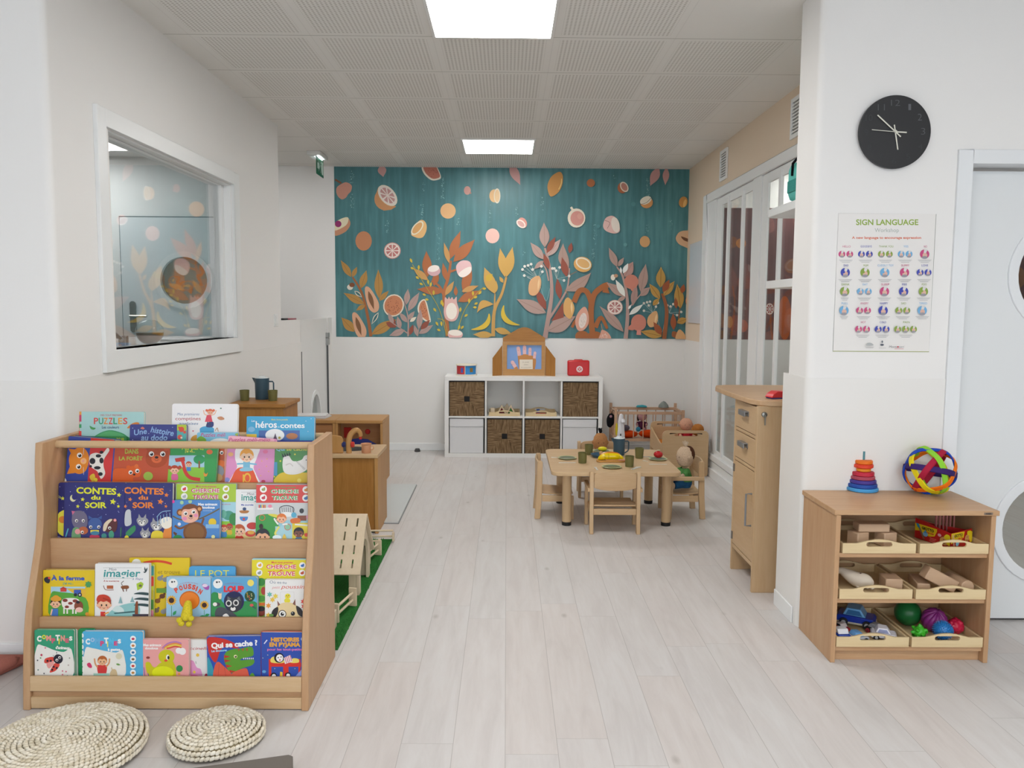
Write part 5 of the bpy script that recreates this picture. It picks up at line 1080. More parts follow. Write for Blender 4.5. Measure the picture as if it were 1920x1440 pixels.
for x, y, c_ in [(835, 425, '#6ab8ac'), (860, 470, '#e8c04a'), (825, 520, '#e89a3c'), (885, 440, '#e8d04a'), (1120, 485, '#e0483c'), (825, 600, '#e8c04a'), (1125, 525, '#e0483c')]: A.star(x, y, 26, c_, n=6, k=.5)
A.blob([(895, 620), (890, 540), (935, 500), (1000, 492), (1060, 515), (1085, 570), (1080, 620)], '#e6cf9c').blob([(850, 615), (860, 560), (905, 530), (905, 580), (880, 620)], '#2a2426').blob([(1125, 610), (1105, 550), (1060, 520), (1070, 580), (1090, 605)], '#2a2426').poly([(905, 525), (900, 475), (925, 510)], '#8a5a4a').poly([(1030, 505), (1052, 462), (1055, 520)], '#8a5a4a')
A.disc(943, 590, 34, '#2a2426').disc(943, 590, 28, '#f4f2ee').disc(943, 590, 15, '#1a1a1e').disc(1032, 586, 18, '#1a1a1e').disc(948, 584, 5, '#ffffff').disc(1028, 580, 4, '#ffffff').disc(850, 600, 20, '#6a9a4c', 12)
b.done('white where-is-the-chick book with a cow face')
# --- bottom tier
b = Book(4, (147, 1179, 178, 1271), '#1f8f55', 1.0, .008, zoom=Z3, rad=.008); b.done('green board book strip between the two nursery rhyme books')
b = Book(4, (67, 1180, 145, 1270), '#dfe0d6', .72, .005, zoom=Z3, rad=.006); b.done('pale board book page edge behind the ladybird rhymes book')
b = Book(4, (65, 1181, 139, 1270), '#2f9a72', 0, .013, zoom=Z3, rad=.005); A = b.A
def comptines(A, x0, y0, cols):
    for ch, dx, dy, w_, h_, c_ in zip('COMPTINES', [0, 42, 78, 124, 156, 182, 200, 240, 272], [12, -8, 6, 26, 4, 34, 8, 22, 4], [38, 34, 42, 32, 38, 10, 36, 30, 28], [46, 34, 44, 40, 46, 44, 46, 34, 34], cols): A.text(ch, x0+dx, y0+dy, w_, h_, c_, bold=.06)
comptines(A, 132, 808, ['#f0efe9', '#e3dc3a', '#e89a8c', '#d8607a', '#f0efe9', '#e3dc3a', '#e89a8c', '#d8607a', '#f0efe9'])
A.text("d'animaux", 290, 884, 120, 26, '#f0efe9', bold=.05, rot=2)
A.blob([(130, 870), (190, 860), (280, 895), (360, 910), (425, 890), (425, 1130), (120, 1130)], '#eae8e2')
A.blob([(195, 1000), (205, 965), (270, 952), (275, 985), (225, 1005)], '#d8483a').blob([(240, 1080), (265, 1030), (285, 1005), (325, 1015), (300, 1060), (265, 1080)], '#d8483a').blob([(215, 1010), (270, 985), (275, 1010), (235, 1050)], '#e8a09a').disc(312, 970, 40, '#1d1b2c')
for x, y in [(222, 985), (250, 985), (275, 1035), (262, 1060), (300, 1045)]: A.disc(x, y, 9, '#1d1b2c')
eye(A, 325, 957, 12); eye(A, 302, 978, 12); A.line([(300, 935), (300, 912)], 3, '#1d1b2c').disc(300, 912, 4, '#1d1b2c').line([(275, 950), (270, 935)], 3, '#1d1b2c')
for x, y, c_ in [(172, 935, '#c8385c'), (165, 960, '#4a9a5c'), (350, 1070, '#d8607a'), (350, 1100, '#d8607a'), (380, 1075, '#d8607a'), (392, 1110, '#4a9a8c'), (205, 875, '#d8607a'), (140, 980, '#4a4d55'), (145, 1060, '#6a8a7c'), (195, 1090, '#4a4d55'), (410, 960, '#9a9a94'), (400, 1020, '#b9a9a4')]: A.star(x, y, 12 if c_ == '#c8385c' else 8, c_, n=6, k=.6)
b.done('green nursery rhyme book with a red ladybird')
b = Book(4, (155, 1184, 268, 1271), '#52b0dc', 0, .016, zoom=Z3, rad=.006, pages='#f0eee8'); A = b.A
comptines(A, 542, 832, ['#f0f4f4', '#a9c4e4', '#6ab4e0', '#d8487a', '#f0f4f4', '#e3dc6a', '#58c0e8', '#d8487a', '#f0f4f4'])
A.text('\u00e0 gestes', 730, 900, 105, 22, '#f0f4f4', bold=.05)
A.blob([(540, 890), (600, 878), (700, 900), (800, 915), (860, 905), (860, 1135), (540, 1135)], '#ebe9e2')
A.blob([(640, 1030), (665, 1020), (720, 1025), (720, 1080), (705, 1110), (655, 1108)], '#d23a3a').line([(645, 1040), (625, 1010), (618, 965)], 13, '#d89a6c').line([(715, 1035), (740, 1005), (745, 965)], 13, '#d89a6c').rect(610, 1090, 745, 1130, '#a4d0c0'); kid(A, 685, 985, 38, '#eab88c', '#b5602c', None)
A.blob([(556, 1010), (580, 1000), (598, 1030), (590, 1045), (565, 1035)], '#d23a6a').blob([(750, 1110), (765, 1060), (800, 1060), (810, 1120)], '#cfb890').line([(770, 1065), (762, 1040)], 8, '#cfb890').disc(825, 945, 26, '#d9d4b8').leaf(800, 1010, 840, 1020, 8, '#6a9a4c')
for i, c_ in enumerate(['#c8385c', '#c87a3c', '#3a70a0', '#8a6a4a', '#c8322c', '#c8883c', '#8a5aa0']): A.disc(945, 797+i*57, 25, '#eef4f4').disc(945, 799+i*57, 13, c_, 10)
for i in range(8): A.disc(520, 770+i*48, 10, '#eef0ee', 18)
b.done('light blue nursery rhyme book with a boy in a red shirt')
b = Book(4, (265, 1199, 354, 1273), '#e8a2a0', .05, .015, zoom=Z3, rad=.004); A = b.A
A.text('Mes animaux', 1028, 862, 155, 22, '#f4f0ee', bold=.04).text('doudous', 1044, 888, 110, 20, '#f4f0ee', bold=.04)
for i, c_ in enumerate(['#b478b4', '#e58a4c', '#e6cf4a', '#d8503c']): A.line([(1190+i*12, 880), (1235+i*6, 840+i*12), (1300, 825+i*13), (1352, 840+i*12)], 12, c_)
A.disc(1225, 950, 68, '#c9c41e', 60).blob([(1050, 1000), (1090, 1020), (1130, 1040), (1180, 1000), (1280, 990), (1295, 1140), (1110, 1140), (1060, 1080)], '#c9c41e').disc(1195, 1085, 92, '#dfe41c', 55).blob([(1052, 1000), (1085, 1000), (1110, 1050), (1060, 1050)], '#c9c41e').disc(1220, 983, 14, '#e0503c', 10).disc(1236, 955, 14, '#f4f2ee', 22).disc(1242, 958, 9, '#1d1b20', 15)
A.disc(1330, 900, 28, '#f0eeec', 26).disc(1360, 905, 30, '#f0eeec', 30).disc(1335, 1050, 28, '#2f8a4c').disc(1070, 958, 16, '#8a3a34', 10).line([(1035, 1040), (1045, 1130)], 5, '#6a5ab8').line([(1070, 1090), (1080, 1130)], 5, '#6a5ab8').disc(1332, 1095, 10, '#e8a03c')
b.done('pink board book with a fluffy yellow duck')
b = Book(4, (350, 1200, 393, 1273), '#ecebe8', 1.0, .012, zoom=Z4, rad=.004); A = b.A
A.text('ccinelle', 160, 892, 165, 24, '#c03a44', shear=.25, bold=.005); A.blob([(148, 1140), (150, 1000), (190, 985), (220, 1040), (255, 1060), (262, 1140)], '#e8a0cc').blob([(160, 1140), (165, 1105), (230, 1110), (235, 1140)], '#e068a8').disc(228, 937, 14, '#e8c04c').disc(200, 1080, 12, '#e8d04a').disc(300, 1115, 14, '#c03a5a', 22).line([(215, 1010), (212, 990)], 3, '#23222a')
b.done('white ladybird book with pink flowers, half hidden in the bottom tier')
b = Book(4, (389, 1193, 491, 1273), '#2c50ac', 0, .016, zoom=Z4, rad=.004, rot=-1); A = b.A
A.blob([(315, 790), (450, 800), (560, 850), (560, 880), (460, 870), (420, 900), (380, 1000), (330, 940), (315, 880)], '#c8322c').blob([(312, 960), (340, 1000), (360, 1060), (365, 1140), (312, 1140)], '#3a9ab0')
A.text('Qui se cache ?', 344, 880, 390, 46, '#f4f4f4', bold=.045, rot=-4).text('Les dinosaures', 345, 912, 130, 18, '#9ad8f4', rot=-4, bold=.03)
A.blob([(450, 950), (475, 905), (540, 885), (600, 880), (680, 865), (700, 910), (690, 945), (620, 960), (590, 980), (700, 975), (690, 1020), (600, 1050), (560, 1090), (500, 1080), (460, 1010)], '#5c9a34')
for x, y in [(455, 950), (458, 985), (470, 1030), (500, 1075)]: A.poly([(x-4, y-14), (x+50, y), (x-2, y+14)], '#b8382c')
for x in (565, 600, 635): A.poly([(x, 885), (x+16, 878), (x+12, 905)], '#b8382c')
for i in range(6): A.poly([(610+i*16, 962), (622+i*16, 958), (618+i*16, 975)], '#f0eee6')
eye(A, 548, 948, 15, '#e6e4a4'); A.blob([(370, 1140), (370, 1040), (400, 992), (450, 1030), (515, 1095), (515, 1140)], '#d9604a').blob([(515, 1140), (520, 1090), (580, 1060), (640, 1048), (660, 1100), (660, 1140)], '#d9604a').line([(400, 1140), (410, 1010)], 2, '#a03a30').line([(470, 1140), (455, 1040)], 2, '#a03a30').blob([(665, 1115), (690, 1085), (710, 1110), (690, 1120)], '#5c9a34')
b.done('blue dinosaur picture book with a green dinosaur head')
b = Book(4, (489, 1186, 572, 1274), '#2f50aa', 0, .016, zoom=Z4, rad=.002, spine='#c8403c', back='#c8403c'); A = b.A
A.text('HISTOIRES', 845, 822, 240, 34, '#e2a338', bold=.06).text('EN PYJAMA', 833, 864, 262, 34, '#e2a338', bold=.06).text('pour les tout-petits', 815, 898, 292, 20, '#d87ab0', bold=.03)
A.rect(830, 1000, 1100, 1035, '#d8352c').rect(828, 970, 850, 1140, '#d8352c').rect(1078, 970, 1095, 1140, '#d8352c').rect(950, 1035, 995, 1140, '#d8352c').blob([(850, 1000), (855, 955), (920, 950), (960, 1000)], '#e8d46a').blob([(1010, 1000), (1030, 965), (1078, 970), (1078, 1000)], '#e8d46a')
A.disc(915, 960, 42, '#1d1b26', 42).disc(920, 962, 30, '#f0eeee', 32).disc(922, 978, 7, '#d86a5c').disc(908, 958, 5, '#1d1b20').disc(932, 952, 5, '#1d1b20').poly([(955, 960), (1010, 935), (1030, 990), (965, 1012)], '#e8e4e8')
for i in range(4): A.poly([(962+i*14, 957-i*6), (968+i*14, 954-i*6), (982+i*14, 1004-i*6), (976+i*14, 1007-i*6)], '#d8607a')
A.poly([(1030, 1140), (1120, 1040), (1130, 1140)], '#8f9cd8').disc(870, 1110, 26, '#1d1b26').disc(872, 1114, 18, '#f0eeee').disc(990, 1105, 24, '#1d1b26').disc(992, 1108, 16, '#f0eeee').poly([(925, 1075), (945, 1080), (945, 1130), (920, 1125)], '#e8c03c').disc(1115, 800, 16, '#c9d0ec').disc(790, 1075, 16, '#6aa8dc', 12).line([(790, 840), (815, 808)], 9, '#d9dcf0')
for x, y in [(820, 935), (1105, 935), (1050, 1050), (880, 1050), (780, 960)]: A.star(x, y, 5, '#e8e4a0', n=4)
b.done('blue pyjama stories book with penguins on a red bunk bed')
# ================================================================ FAR END OF THE ROOM
WH = col('#e8e8e6', .35, .4, 1.)
BLK = col('#1b1a1b', .6)
# white cube shelf
ks = thing('cube_shelf', 'white cube shelf with eight compartments under the teal mural', 'shelf', (.161, 7.69, 0))
KX0, KX1, KY0, KY1, KH = -.573, .896, 7.505, 7.862, .757
B('outer_frame', ks, WH, (KX0, KX1, KY0, KY1, KH-.038, KH), (KX0, KX1, KY0, KY1, 0, .038), (KX0, KX0+.038, KY0, KY1, .038, KH-.038), (KX1-.038, KX1, KY0, KY1, .038, KH-.038))
cx = [KX0+.038+(KX1-KX0-.076-.048)/4*i+.016*i for i in range(5)]; cw_ = (KX1-KX0-.076-.048)/4
for i in range(3): B('divider', ks, WH, (cx[i]+cw_, cx[i]+cw_+.016, KY0+.002, KY1, .038, KH-.038))
zm = .371
for i in range(4): B('middle_shelf', ks, WH, (cx[i], cx[i]+cw_, KY0+.002, KY1, zm, zm+.016))
B('back_board', ks, WH, (KX0+.03, KX1-.03, KY1, KY1+.004, .03, KH-.03))
def rush_mat(name, ax):
    m, nt, b = newmat(name, .8, .15); L = nt.links.new
    tc = N(nt, 'ShaderNodeTexCoord'); mp = N(nt, 'ShaderNodeMapping'); mp.inputs['Scale'].default_value = (9, 9, 120) if ax == 'x' else (120, 9, 9); L(tc.outputs['Object'], mp.inputs[0])
    n = N(nt, 'ShaderNodeTexNoise'); n.inputs['Scale'].default_value = 1.6; n.inputs['Detail'].default_value = 4; L(mp.outputs[0], n.inputs['Vector'])
    r = ramp(nt, n.outputs['Fac'], [(.3, lin('#4f3d2a')), (.5, lin('#7d654a')), (.7, lin('#9a8262'))]); L(r.outputs[0], b.inputs['Base Color'])
    bm_ = N(nt, 'ShaderNodeBump'); bm_.inputs['Strength'].default_value = .8; bm_.inputs['Distance'].default_value = .004; L(n.outputs['Fac'], bm_.inputs['Height']); L(bm_.outputs[0], b.inputs['Normal']); return m
RUX, RUZ = rush_mat('rush_across', 'x'), rush_mat('rush_upright', 'z')
def basket(i, z0, hole, lab):
    x0 = cx[i]+.009; x1 = cx[i]+cw_-.009; z1 = z0+cw_-.018; y = KY0+.012
    t_ = thing('storage_basket', lab, 'basket', ((x0+x1)/2, y+.16, z0), 'brown rush baskets in the cube shelf')
    c_ = ((x0+x1)/2, (z0+z1)/2); mb = MB(); q = [(x0, z0), (x1, z0), (x1, z1), (x0, z1)]; hq = [(c_[0]+sx*.026, c_[1]+sz*.026) for sx, sz in ((-1, -1), (1, -1), (1, 1), (-1, 1))]
    for k in range(4):
        a, b_ = q[k], q[(k+1) % 4]; a2, b2 = hq[k], hq[(k+1) % 4]
        mb.prism([a, b_, b2, a2] if hole else [a, b_, c_], 'y', y, y+.014, RUZ if k % 2 == 0 else RUX)
    mb.build('front_weave', t_)
    mb = MB(); mb.box(x0, x0+.012, y+.0145, y+.31, z0, z1, RUX); mb.box(x1-.012, x1, y+.0145, y+.31, z0, z1, RUX); mb.box(x0+.012, x1-.012, y+.298, y+.31, z0, z1, RUX); mb.box(x0+.012, x1-.012, y+.0145, y+.31, z0, z0+.012, RUX); mb.build('body', t_)
    fr = MB(); 
    for (a, b_, c1, d1) in ((x0-.0085, x0-.0008, z0, z1), (x1+.0008, x1+.0085, z0, z1), (x0-.0085, x1+.0085, z1+.0008, z1+.009)): fr.box(a, b_, y-.001, y+.2, c1, d1, BLK)
    fr.build('wire_frame', t_, label='black metal frame')
    if hole:
        h_ = MB(); h_.box(c_[0]-.026, c_[0]+.026, y+.016, y+.02, c_[1]-.026, c_[1]+.026, BLK); h_.build('grip_hole', t_)
basket(0, zm+.0165, True, 'rush basket with square grip hole at the top left of the cube shelf')
basket(3, zm+.0165, False, 'rush basket without a grip hole at the top right of the cube shelf')
basket(1, .0385, True, 'rush basket in the bottom row beside the left white box')
basket(2, .0385, True, 'rush basket in the bottom row beside the right white box')
def fbox(i, lab):
    x0 = cx[i]+.008; x1 = cx[i]+cw_-.014; y = KY0+.012; z1 = .038+cw_-.012; m = fabric('white_felt', '#e3e4e6', sc=400., amt=.05)
    t_ = thing('storage_box', lab, 'box', ((x0+x1)/2, y+.15, .0385), 'white fabric boxes in the cube shelf')
    mb = MB(); mb.box(x0, x1, y, y+.3, .0385, z1-.075, m); mb.build('body', t_, bevel=.004)
    mb = MB(); P_ = [(x0-.001, y-.003), (x0+.08, y-.008), ((x0+x1)/2, y-.004), (x1-.06, y-.009), (x1+.001, y-.003), (x1+.001, y+.3), (x0-.001, y+.3)]; mb.prism(P_, 'z', z1-.0745, z1, m); mb.build('folded_rim', t_, bevel=.004)
    mb = MB(); mb.box(x1+.002, x1+.009, y-.002, y+.2, .0385, z1, BLK); mb.build('wire_frame', t_)
fbox(0, 'white fabric box in the bottom left compartment of the cube shelf'); fbox(3, 'white fabric box in the bottom right compartment, behind the play table')
# trays in the open compartments
def tray(x0, x1, y0, y1, z0, lab, name='wooden_tray', mat=None, grp='shallow pine trays', hgt=.036, hump=.018):
    m = mat or pine('x'); t_ = thing(name, lab, 'tray', ((x0+x1)/2, (y0+y1)/2, z0), grp); w_ = x1-x0; c_ = (x0+x1)/2; tk = .009
    top = [(x1, z0+hgt)]+[(x1-w_*k/16, z0+hgt+hump*max(0, math.sin(PI*(k-3)/10))**1.2 if 3 <= k <= 13 else z0+hgt) for k in range(1, 16)]+[(x0, z0+hgt)]
    P_ = [(x0, z0), (x1, z0)]+top; hz = z0+hgt-.004; hw = w_*.15
    hole = [(c_+sx*(hw+.008*math.cos(t)), hz+.009*math.sin(t)) for sx, ts in ((1, [-1.57, -.8, 0, .8, 1.57]), (-1, [1.57, .8, 0, -.8, -1.57])) for t in ts]
    for yy in (y0, y1-tk):
        mb = MB(); mb.prism(P_, 'y', yy, yy+tk, m, holes=[hole]); mb.build('handle_board', t_, bevel=.001)
    for xx in (x0, x1-tk): B('side_board', t_, pine('y') if mat is None else m, (xx, xx+tk, y0+tk, y1-tk, z0, z0+hgt-.001), bevel=.001)
    B('tray_base', t_, m, (x0+tk, x1-tk, y0+tk, y1-tk, z0+.001, z0+.007), bevel=0); return t_
tray(cx[1]+.02, cx[1]+cw_-.025, KY0+.02, KY0+.30, zm+.0165, 'pine tray holding wooden prisms in the cube shelf')
tray(cx[2]+.01, cx[2]+cw_-.035, KY0+.02, KY0+.30, zm+.0165, 'nearly empty pine tray in the cube shelf', )
for k, (a, w_, y, cc) in enumerate([(cx[1]+.09, .10, KY0+.06, '#7a2f34'), (cx[1]+.175, .10, KY0+.06, '#2f7a34'), (cx[1]+.13, .12, KY0+.16, '#8a6a3c')]):
    t_ = thing('wooden_triangle', ['wooden triangle block with dark red pane, left of the two at the front', 'wooden triangle block with green pane in the cube shelf tray', 'plain wooden triangle block behind the other two in the tray'][k], 'toy block', (a+w_/2, y+.02, zm+.024), 'triangle blocks in the cube shelf tray')
    z0 = zm+.0240; tri = lambda d: [(a+d*1.7, z0+d), (a+w_-d*1.7, z0+d), (a+w_/2, z0+.095-d*2.2)]
    mb = MB(); mb.prism(tri(0), 'y', y, y+.035, raw('x'), holes=[tri(.012)] if k < 2 else None); mb.build('frame', t_, bevel=.001)
    if k < 2: mb = MB(); mb.prism(tri(.0121), 'y', y+.015, y+.018, col(cc, .15)); mb.build('pane', t_)
mb = MB(); mb.box(cx[1]+.035, cx[1]+.075, KY0+.05, KY0+.12, zm+.024, zm+.085, raw('z')); mb.build('wooden_block', None, 'small upright wooden block at the left of the prism tray', 'toy block', bevel=.002)
mb = MB(); mb.cyl((cx[2]+.10, KY0+.08, zm+.034), (cx[2]+.20, KY0+.08, zm+.034), .0095, col('#a8503c')); mb.build('wooden_rod', None, 'small red wooden rod lying in the tray', 'toy block')
mb = MB(); mb.box(cx[2]+.12, cx[2]+.15, KY0+.2, KY0+.23, zm+.024, zm+.060, col('#4a68b8')); mb.build('toy_block', None, 'little blue block at the back of the emptier tray', 'toy block', bevel=.002)
# things on top of the cube shelf: puppet theatre, drum, red case
pt = thing('puppet_theatre', 'orange wooden tabletop theatre with a finger puppet hand picture', 'toy theatre', (.17, 7.68, KH))
ya = 7.66; z0 = KH+.0005; am = alder('x')
mb = MB(); mb.prism([(-.038, z0), (.364, z0), (.364, 1.075), (-.038, 1.075)], 'y', ya, ya+.012, alder_light('x'), holes=[[(.004, .818), (.330, .818), (.330, 1.045), (.004, 1.045)]]); mb.build('front_frame', pt, bevel=.001)
mb = MB(); mb.prism([(-.036, 1.076), (.362, 1.076), (.362, 1.115), (.245, 1.185), (.225, 1.198), (.185, 1.212), (.15, 1.212), (.105, 1.198), (.085, 1.185), (-.036, 1.115)], 'y', ya, ya+.012, am); mb.build('pediment', pt, bevel=.001)
for sx, lab in ((-1, 'left'), (1, 'right')):
    mb = MB(); a = Vector((-.040 if sx < 0 else .366, ya)); e = a+Vector((sx*.092, -.055)); n_ = Vector((0, .010))
    q = [(a, z0, 1.04), (e, z0, .925)]
    vs = [(a.x, a.y, z0), (e.x, e.y, z0), (e.x, e.y, .925), (a.x, a.y, 1.045)]; vs += [(x, y+.010, z) for x, y, z in vs]
    mb.add(vs, [(0, 1, 2, 3), (7, 6, 5, 4), (0, 4, 5, 1), (1, 5, 6, 2), (2, 6, 7, 3), (3, 7, 4, 0)], alder('z')); mb.build('wing_panel', pt)
mb = MB(); mb.box(-.03, .36, ya+.013, ya+.016, z0+.03, 1.06, col('#7fa4dc', .4)); A = Art(mb, (-.03, ya+.013, z0+.03), (.39, 0, 0), (0, 0, 1.06-z0-.03), (0, -1, 0)); A.zoom(840, 600, 6.62)
A.blob([(880, 610), (870, 480), (900, 440), (1000, 430), (1090, 480), (1075, 620), (1050, 640), (850, 640)], '#c98a4c')
for x0, y0, x1, y1, w_ in [(895, 500, 872, 350, 44), (950, 480, 950, 335, 42), (1015, 490, 1018, 360, 36), (1065, 520, 1080, 408, 34), (860, 620, 800, 525, 44)]:
    m_ = Vector((x0, y0)).lerp(Vector((x1, y1)), .38); A.line([(x0, y0+20), tuple(m_)], w_, '#c98a4c').line([tuple(m_), (x1, y1)], w_, '#e8bdbc').disc(x1, y1, w_/2, '#e8bdbc').disc(x1-5, y1+25, 3, '#c04a5c').disc(x1+5, y1+28, 3, '#c04a5c')
A.rect(888, 490, 1052, 610, '#e8dfce').text('le petit', 925, 528, 80, 14, '#9a8f80').text('th\u00e9\u00e2tre', 940, 560, 55, 14, '#9a8f80').text('des marionnettes', 905, 592, 130, 12, '#9a8f80')
mb.build('picture_card', pt)
dr = thing('toy_drum', 'small round drum with red and blue panels on the white cube shelf', 'drum', (-.378, 7.67, KH))
mb = MB(); mb.lathe([(.092, KH+.004), (.092, KH+.10)], (-.378, 7.67, 0), col('#2c86c8'), 36)
for k in range(4):
    t0 = math.radians(180+62*(k-.0)+14)
    for j in range(6): 
        pass
mb.build('shell', dr)
def drum_patch(a0, a1, r, z0_, z1_, c):
    mb = MB(); vs = []; fs = []
    for i in range(9):
        t = math.radians(a0+(a1-a0)*i/8); vs += [(-.378+r*math.cos(t), 7.67+r*math.sin(t), z0_), (-.378+r*math.cos(t), 7.67+r*math.sin(t), z1_)]
    fs = [(2*i, 2*i+2, 2*i+3, 2*i+1) for i in range(8)]; mb.add(vs, fs, col(c)); return mb
for a0, a1, c_ in ((180, 262, '#c8383c'), (262, 266, '#e6d9b8'), (342, 360, '#e9e9e6'), (0, 30, '#3f8a4c')): drum_patch(a0, a1, .0925, KH+.015, KH+.092, c_).build('panel', dr)
drum_patch(238, 252, .0932, KH+.03, KH+.075, '#3f5cb0').build('panel_picture', dr); drum_patch(292, 312, .0932, KH+.035, KH+.075, '#8a6a2c').build('panel_picture', dr)
for z in (KH+.0005, KH+.094):
    mb = MB(); mb.lathe([(0, z), (.098, z), (.100, z+.005), (.098, z+.012), (0, z+.012)], (-.378, 7.67, 0), col('#e4ddca'), 36); mb.build('rim', dr)
rc = thing('toy_case', 'red toy first aid case with a white round badge', 'toy case', (.68, 7.68, KH))
mb = MB(); mb.box(.577, .785, 7.655, 7.72, KH+.0005, KH+.148, col('#c9262a', .3)); mb.build('body', rc, bevel=.014)
mb = MB(); mb.tube([(.64, 7.69, KH+.146), (.645, 7.69, KH+.153), (.715, 7.69, KH+.153), (.72, 7.69, KH+.146)], .004, col('#c9262a', .3)); mb.build('handle', rc)
mb = MB(); c_ = [(.690+.030*math.cos(t), KH+.065+.030*math.sin(t)) for t in [2*PI*i/24 for i in range(24)]]; mb.prism(c_, 'y', 7.6525, 7.6545, col('#ece6e4')); 
A = Art(mb, (.660, 7.6525, KH+.035), (.06, 0, 0), (0, 0, .06), (0, -1, 0), box=(0, 0, 60, 60)); A.disc(30, 30, 22, '#c9262a', 22).disc(30, 30, 19, '#ece6e4'); A.rect(24, 14, 36, 46, '#c9262a').rect(14, 24, 46, 36, '#c9262a').disc(30, 30, 4, '#ece6e4', 9); mb.build('badge', rc)

# left cabinet with jug and cups
lc = thing('play_cabinet', 'honey-coloured wooden cupboard against the left wall carrying a blue jug', 'cabinet', (-1.515, 5.08, 0))
B('carcass', lc, alder('z'), (-1.68, -1.355, 4.915, 5.25, .01, .776), bevel=.003); B('top_board', lc, alder('x'), (-1.69, -1.34, 4.90, 5.262, .777, .8), bevel=.003); B('front_panel', lc, alder('z'), (-1.66, -1.40, 4.908, 4.9145, .05, .765), bevel=.001)
def cup(x, y, z, h, r, lab, grp, par=None, m=None):
    mb = MB(); mb.lathe([(0, 0), (r*.86, 0), (r*.88, .003), (r, h), (r*.92, h), (r*.82, .006), (0, .006)], (x, y, z+.0005), m or col('#6c6a3c', .5), 28)
    return mb.build('toy_cup', None, lab, 'cup', grp)
cup(-1.645, 5.09, .8, .066, .030, 'olive green cup left of the blue jug on the honey-coloured cupboard', 'olive green toy cups'); cup(-1.468, 5.09, .8, .066, .030, 'olive green cup right of the blue jug on the honey-coloured cupboard', 'olive green toy cups')
def jug(x, y, z, h, r, lab, lid=True):
    t_ = thing('toy_jug', lab, 'jug', (x, y, z), 'dark blue toy jugs'); m = col('#36505f', .4)
    mb = MB(); mb.lathe([(0, 0), (r*.93, 0), (r*.95, .004), (r, h), (r*.94, h), (r*.9, .01), (0, .01)], (x, y, z+.0005), m, 32)
    mb.add([(x-r*.93, y-.014, z+h), (x-r*.93, y+.014, z+h), (x-r*1.42, y, z+h+.003), (x-r*.97, y, z+h*.72)], [(0, 2, 3), (1, 3, 2), (0, 3, 1)], m); mb.build('body', t_)
    mb = MB(); mb.tube([(x+r*.93, y, z+h*.84), (x+r*1.5, y, z+h*.84), (x+r*1.62, y, z+h*.78), (x+r*1.62, y, z+h*.36), (x+r*1.5, y, z+h*.25), (x+r*.95, y, z+h*.12)], .0045, m, 8); mb.build('handle', t_)
    mb = MB(); mb.lathe([(0, h-.004), (r*.96, h-.004), (r*.96, h+.003), (r*.5, h+.006), (r*.45, h+.014), (0, h+.015)], (x, y, z+.0005), col('#d9dfe0', .2), 28); mb.build('lid', t_, label='pale lid')
    return t_
jug(-1.558, 5.17, .8, .135, .045, 'dark blue jug with clear lid between two cups on the cupboard')
# low play kitchen with sink
pk = thing('play_sink_unit', 'low honey-coloured play sink unit seen from its plain side', 'play kitchen', (-1.0, 5.08, 0))
X1 = -.783; 
B('side_panel', pk, alder('z'), (-1.30, X1-.001, 4.915, 4.93, .01, .468), bevel=.002)
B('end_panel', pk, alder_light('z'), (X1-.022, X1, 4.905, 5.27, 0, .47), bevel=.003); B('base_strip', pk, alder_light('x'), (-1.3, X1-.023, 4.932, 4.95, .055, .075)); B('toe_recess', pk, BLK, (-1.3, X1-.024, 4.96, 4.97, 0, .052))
B('end_panel', pk, alder_light('z'), (-1.32, -1.301, 4.905, 5.27, 0, .47), bevel=.003)
mb = MB(); mb.prism([(-1.325, 4.90), (X1+.002, 4.90), (X1+.002, 5.275), (-1.325, 5.275)], 'z', .471, .495, beech_light('x'), holes=[[(-1.0+.125*math.cos(t), 5.10+.09*math.sin(t)) for t in [2*PI*i/28 for i in range(28)]]]); mb.build('worktop', pk, bevel=.003)
mb = MB(); mb.lathe([(.12, .0), (.09, -.06), (0, -.065)], (-.955, 5.12, .494), BLK, 24); sk = mb.build('sink_bowl', pk)
mb = MB(); P_ = [(-.965, 4.945, .4955), (-.967, 4.945, .56), (-.955, 4.95, .61), (-.925, 4.965, .635), (-.905, 4.98, .618), (-.902, 4.985, .595)]
mb.tube([tuple(p) for p in cat([Vector(p) for p in P_], 5)], .013, alder_light('z'), 12, flat=1.3); tp = mb.build('tap_arch', pk)
mb = MB(); mb.cyl((-.902, 4.985, .575), (-.902, 4.985, .594), .009, col('#c0302c')); mb.build('tap_nozzle', tp)
for dx, c_ in ((-.032, '#28306a'), (.022, '#c83a34')):
    mb = MB(); mb.lathe([(0, -.011), (.014, -.011), (.018, -.006), (.018, .006), (.014, .011), (0, .011)], (-.965+dx, 4.945, .548), col(c_, .35), 18, R=Matrix.Rotation(PI/2, 3, 'Y')); mb.build('tap_knob', tp, label='coloured tap knob')
mb = MB(); mb.prism([(-1.08, .4955), (-1.00, .4955), (-1.0, .58), (-1.012, .60), (-1.08, .61)], 'y', 4.935, 4.95, alder_light('z')); mb.build('splash_board', pk, bevel=.003)
mg = thing('toy_mug', 'peach-coloured toy mug on the play sink unit', 'mug', (-.862, 4.96, .495)); mb = MB()
mb.lathe([(0, 0), (.027, 0), (.029, .003), (.029, .05), (.034, .057), (.031, .058), (.026, .05), (.025, .006), (0, .006)], (-.862, 4.96, .4955), col('#d29a76', .4), 28); mb.build('body', mg)
mb = MB(); mb.tube([(-.836, 4.96, .538), (-.82, 4.96, .538), (-.816, 4.96, .525), (-.822, 4.96, .515), (-.836, 4.96, .514)], .003, col('#d29a76', .4), 8); mb.build('handle', mg)
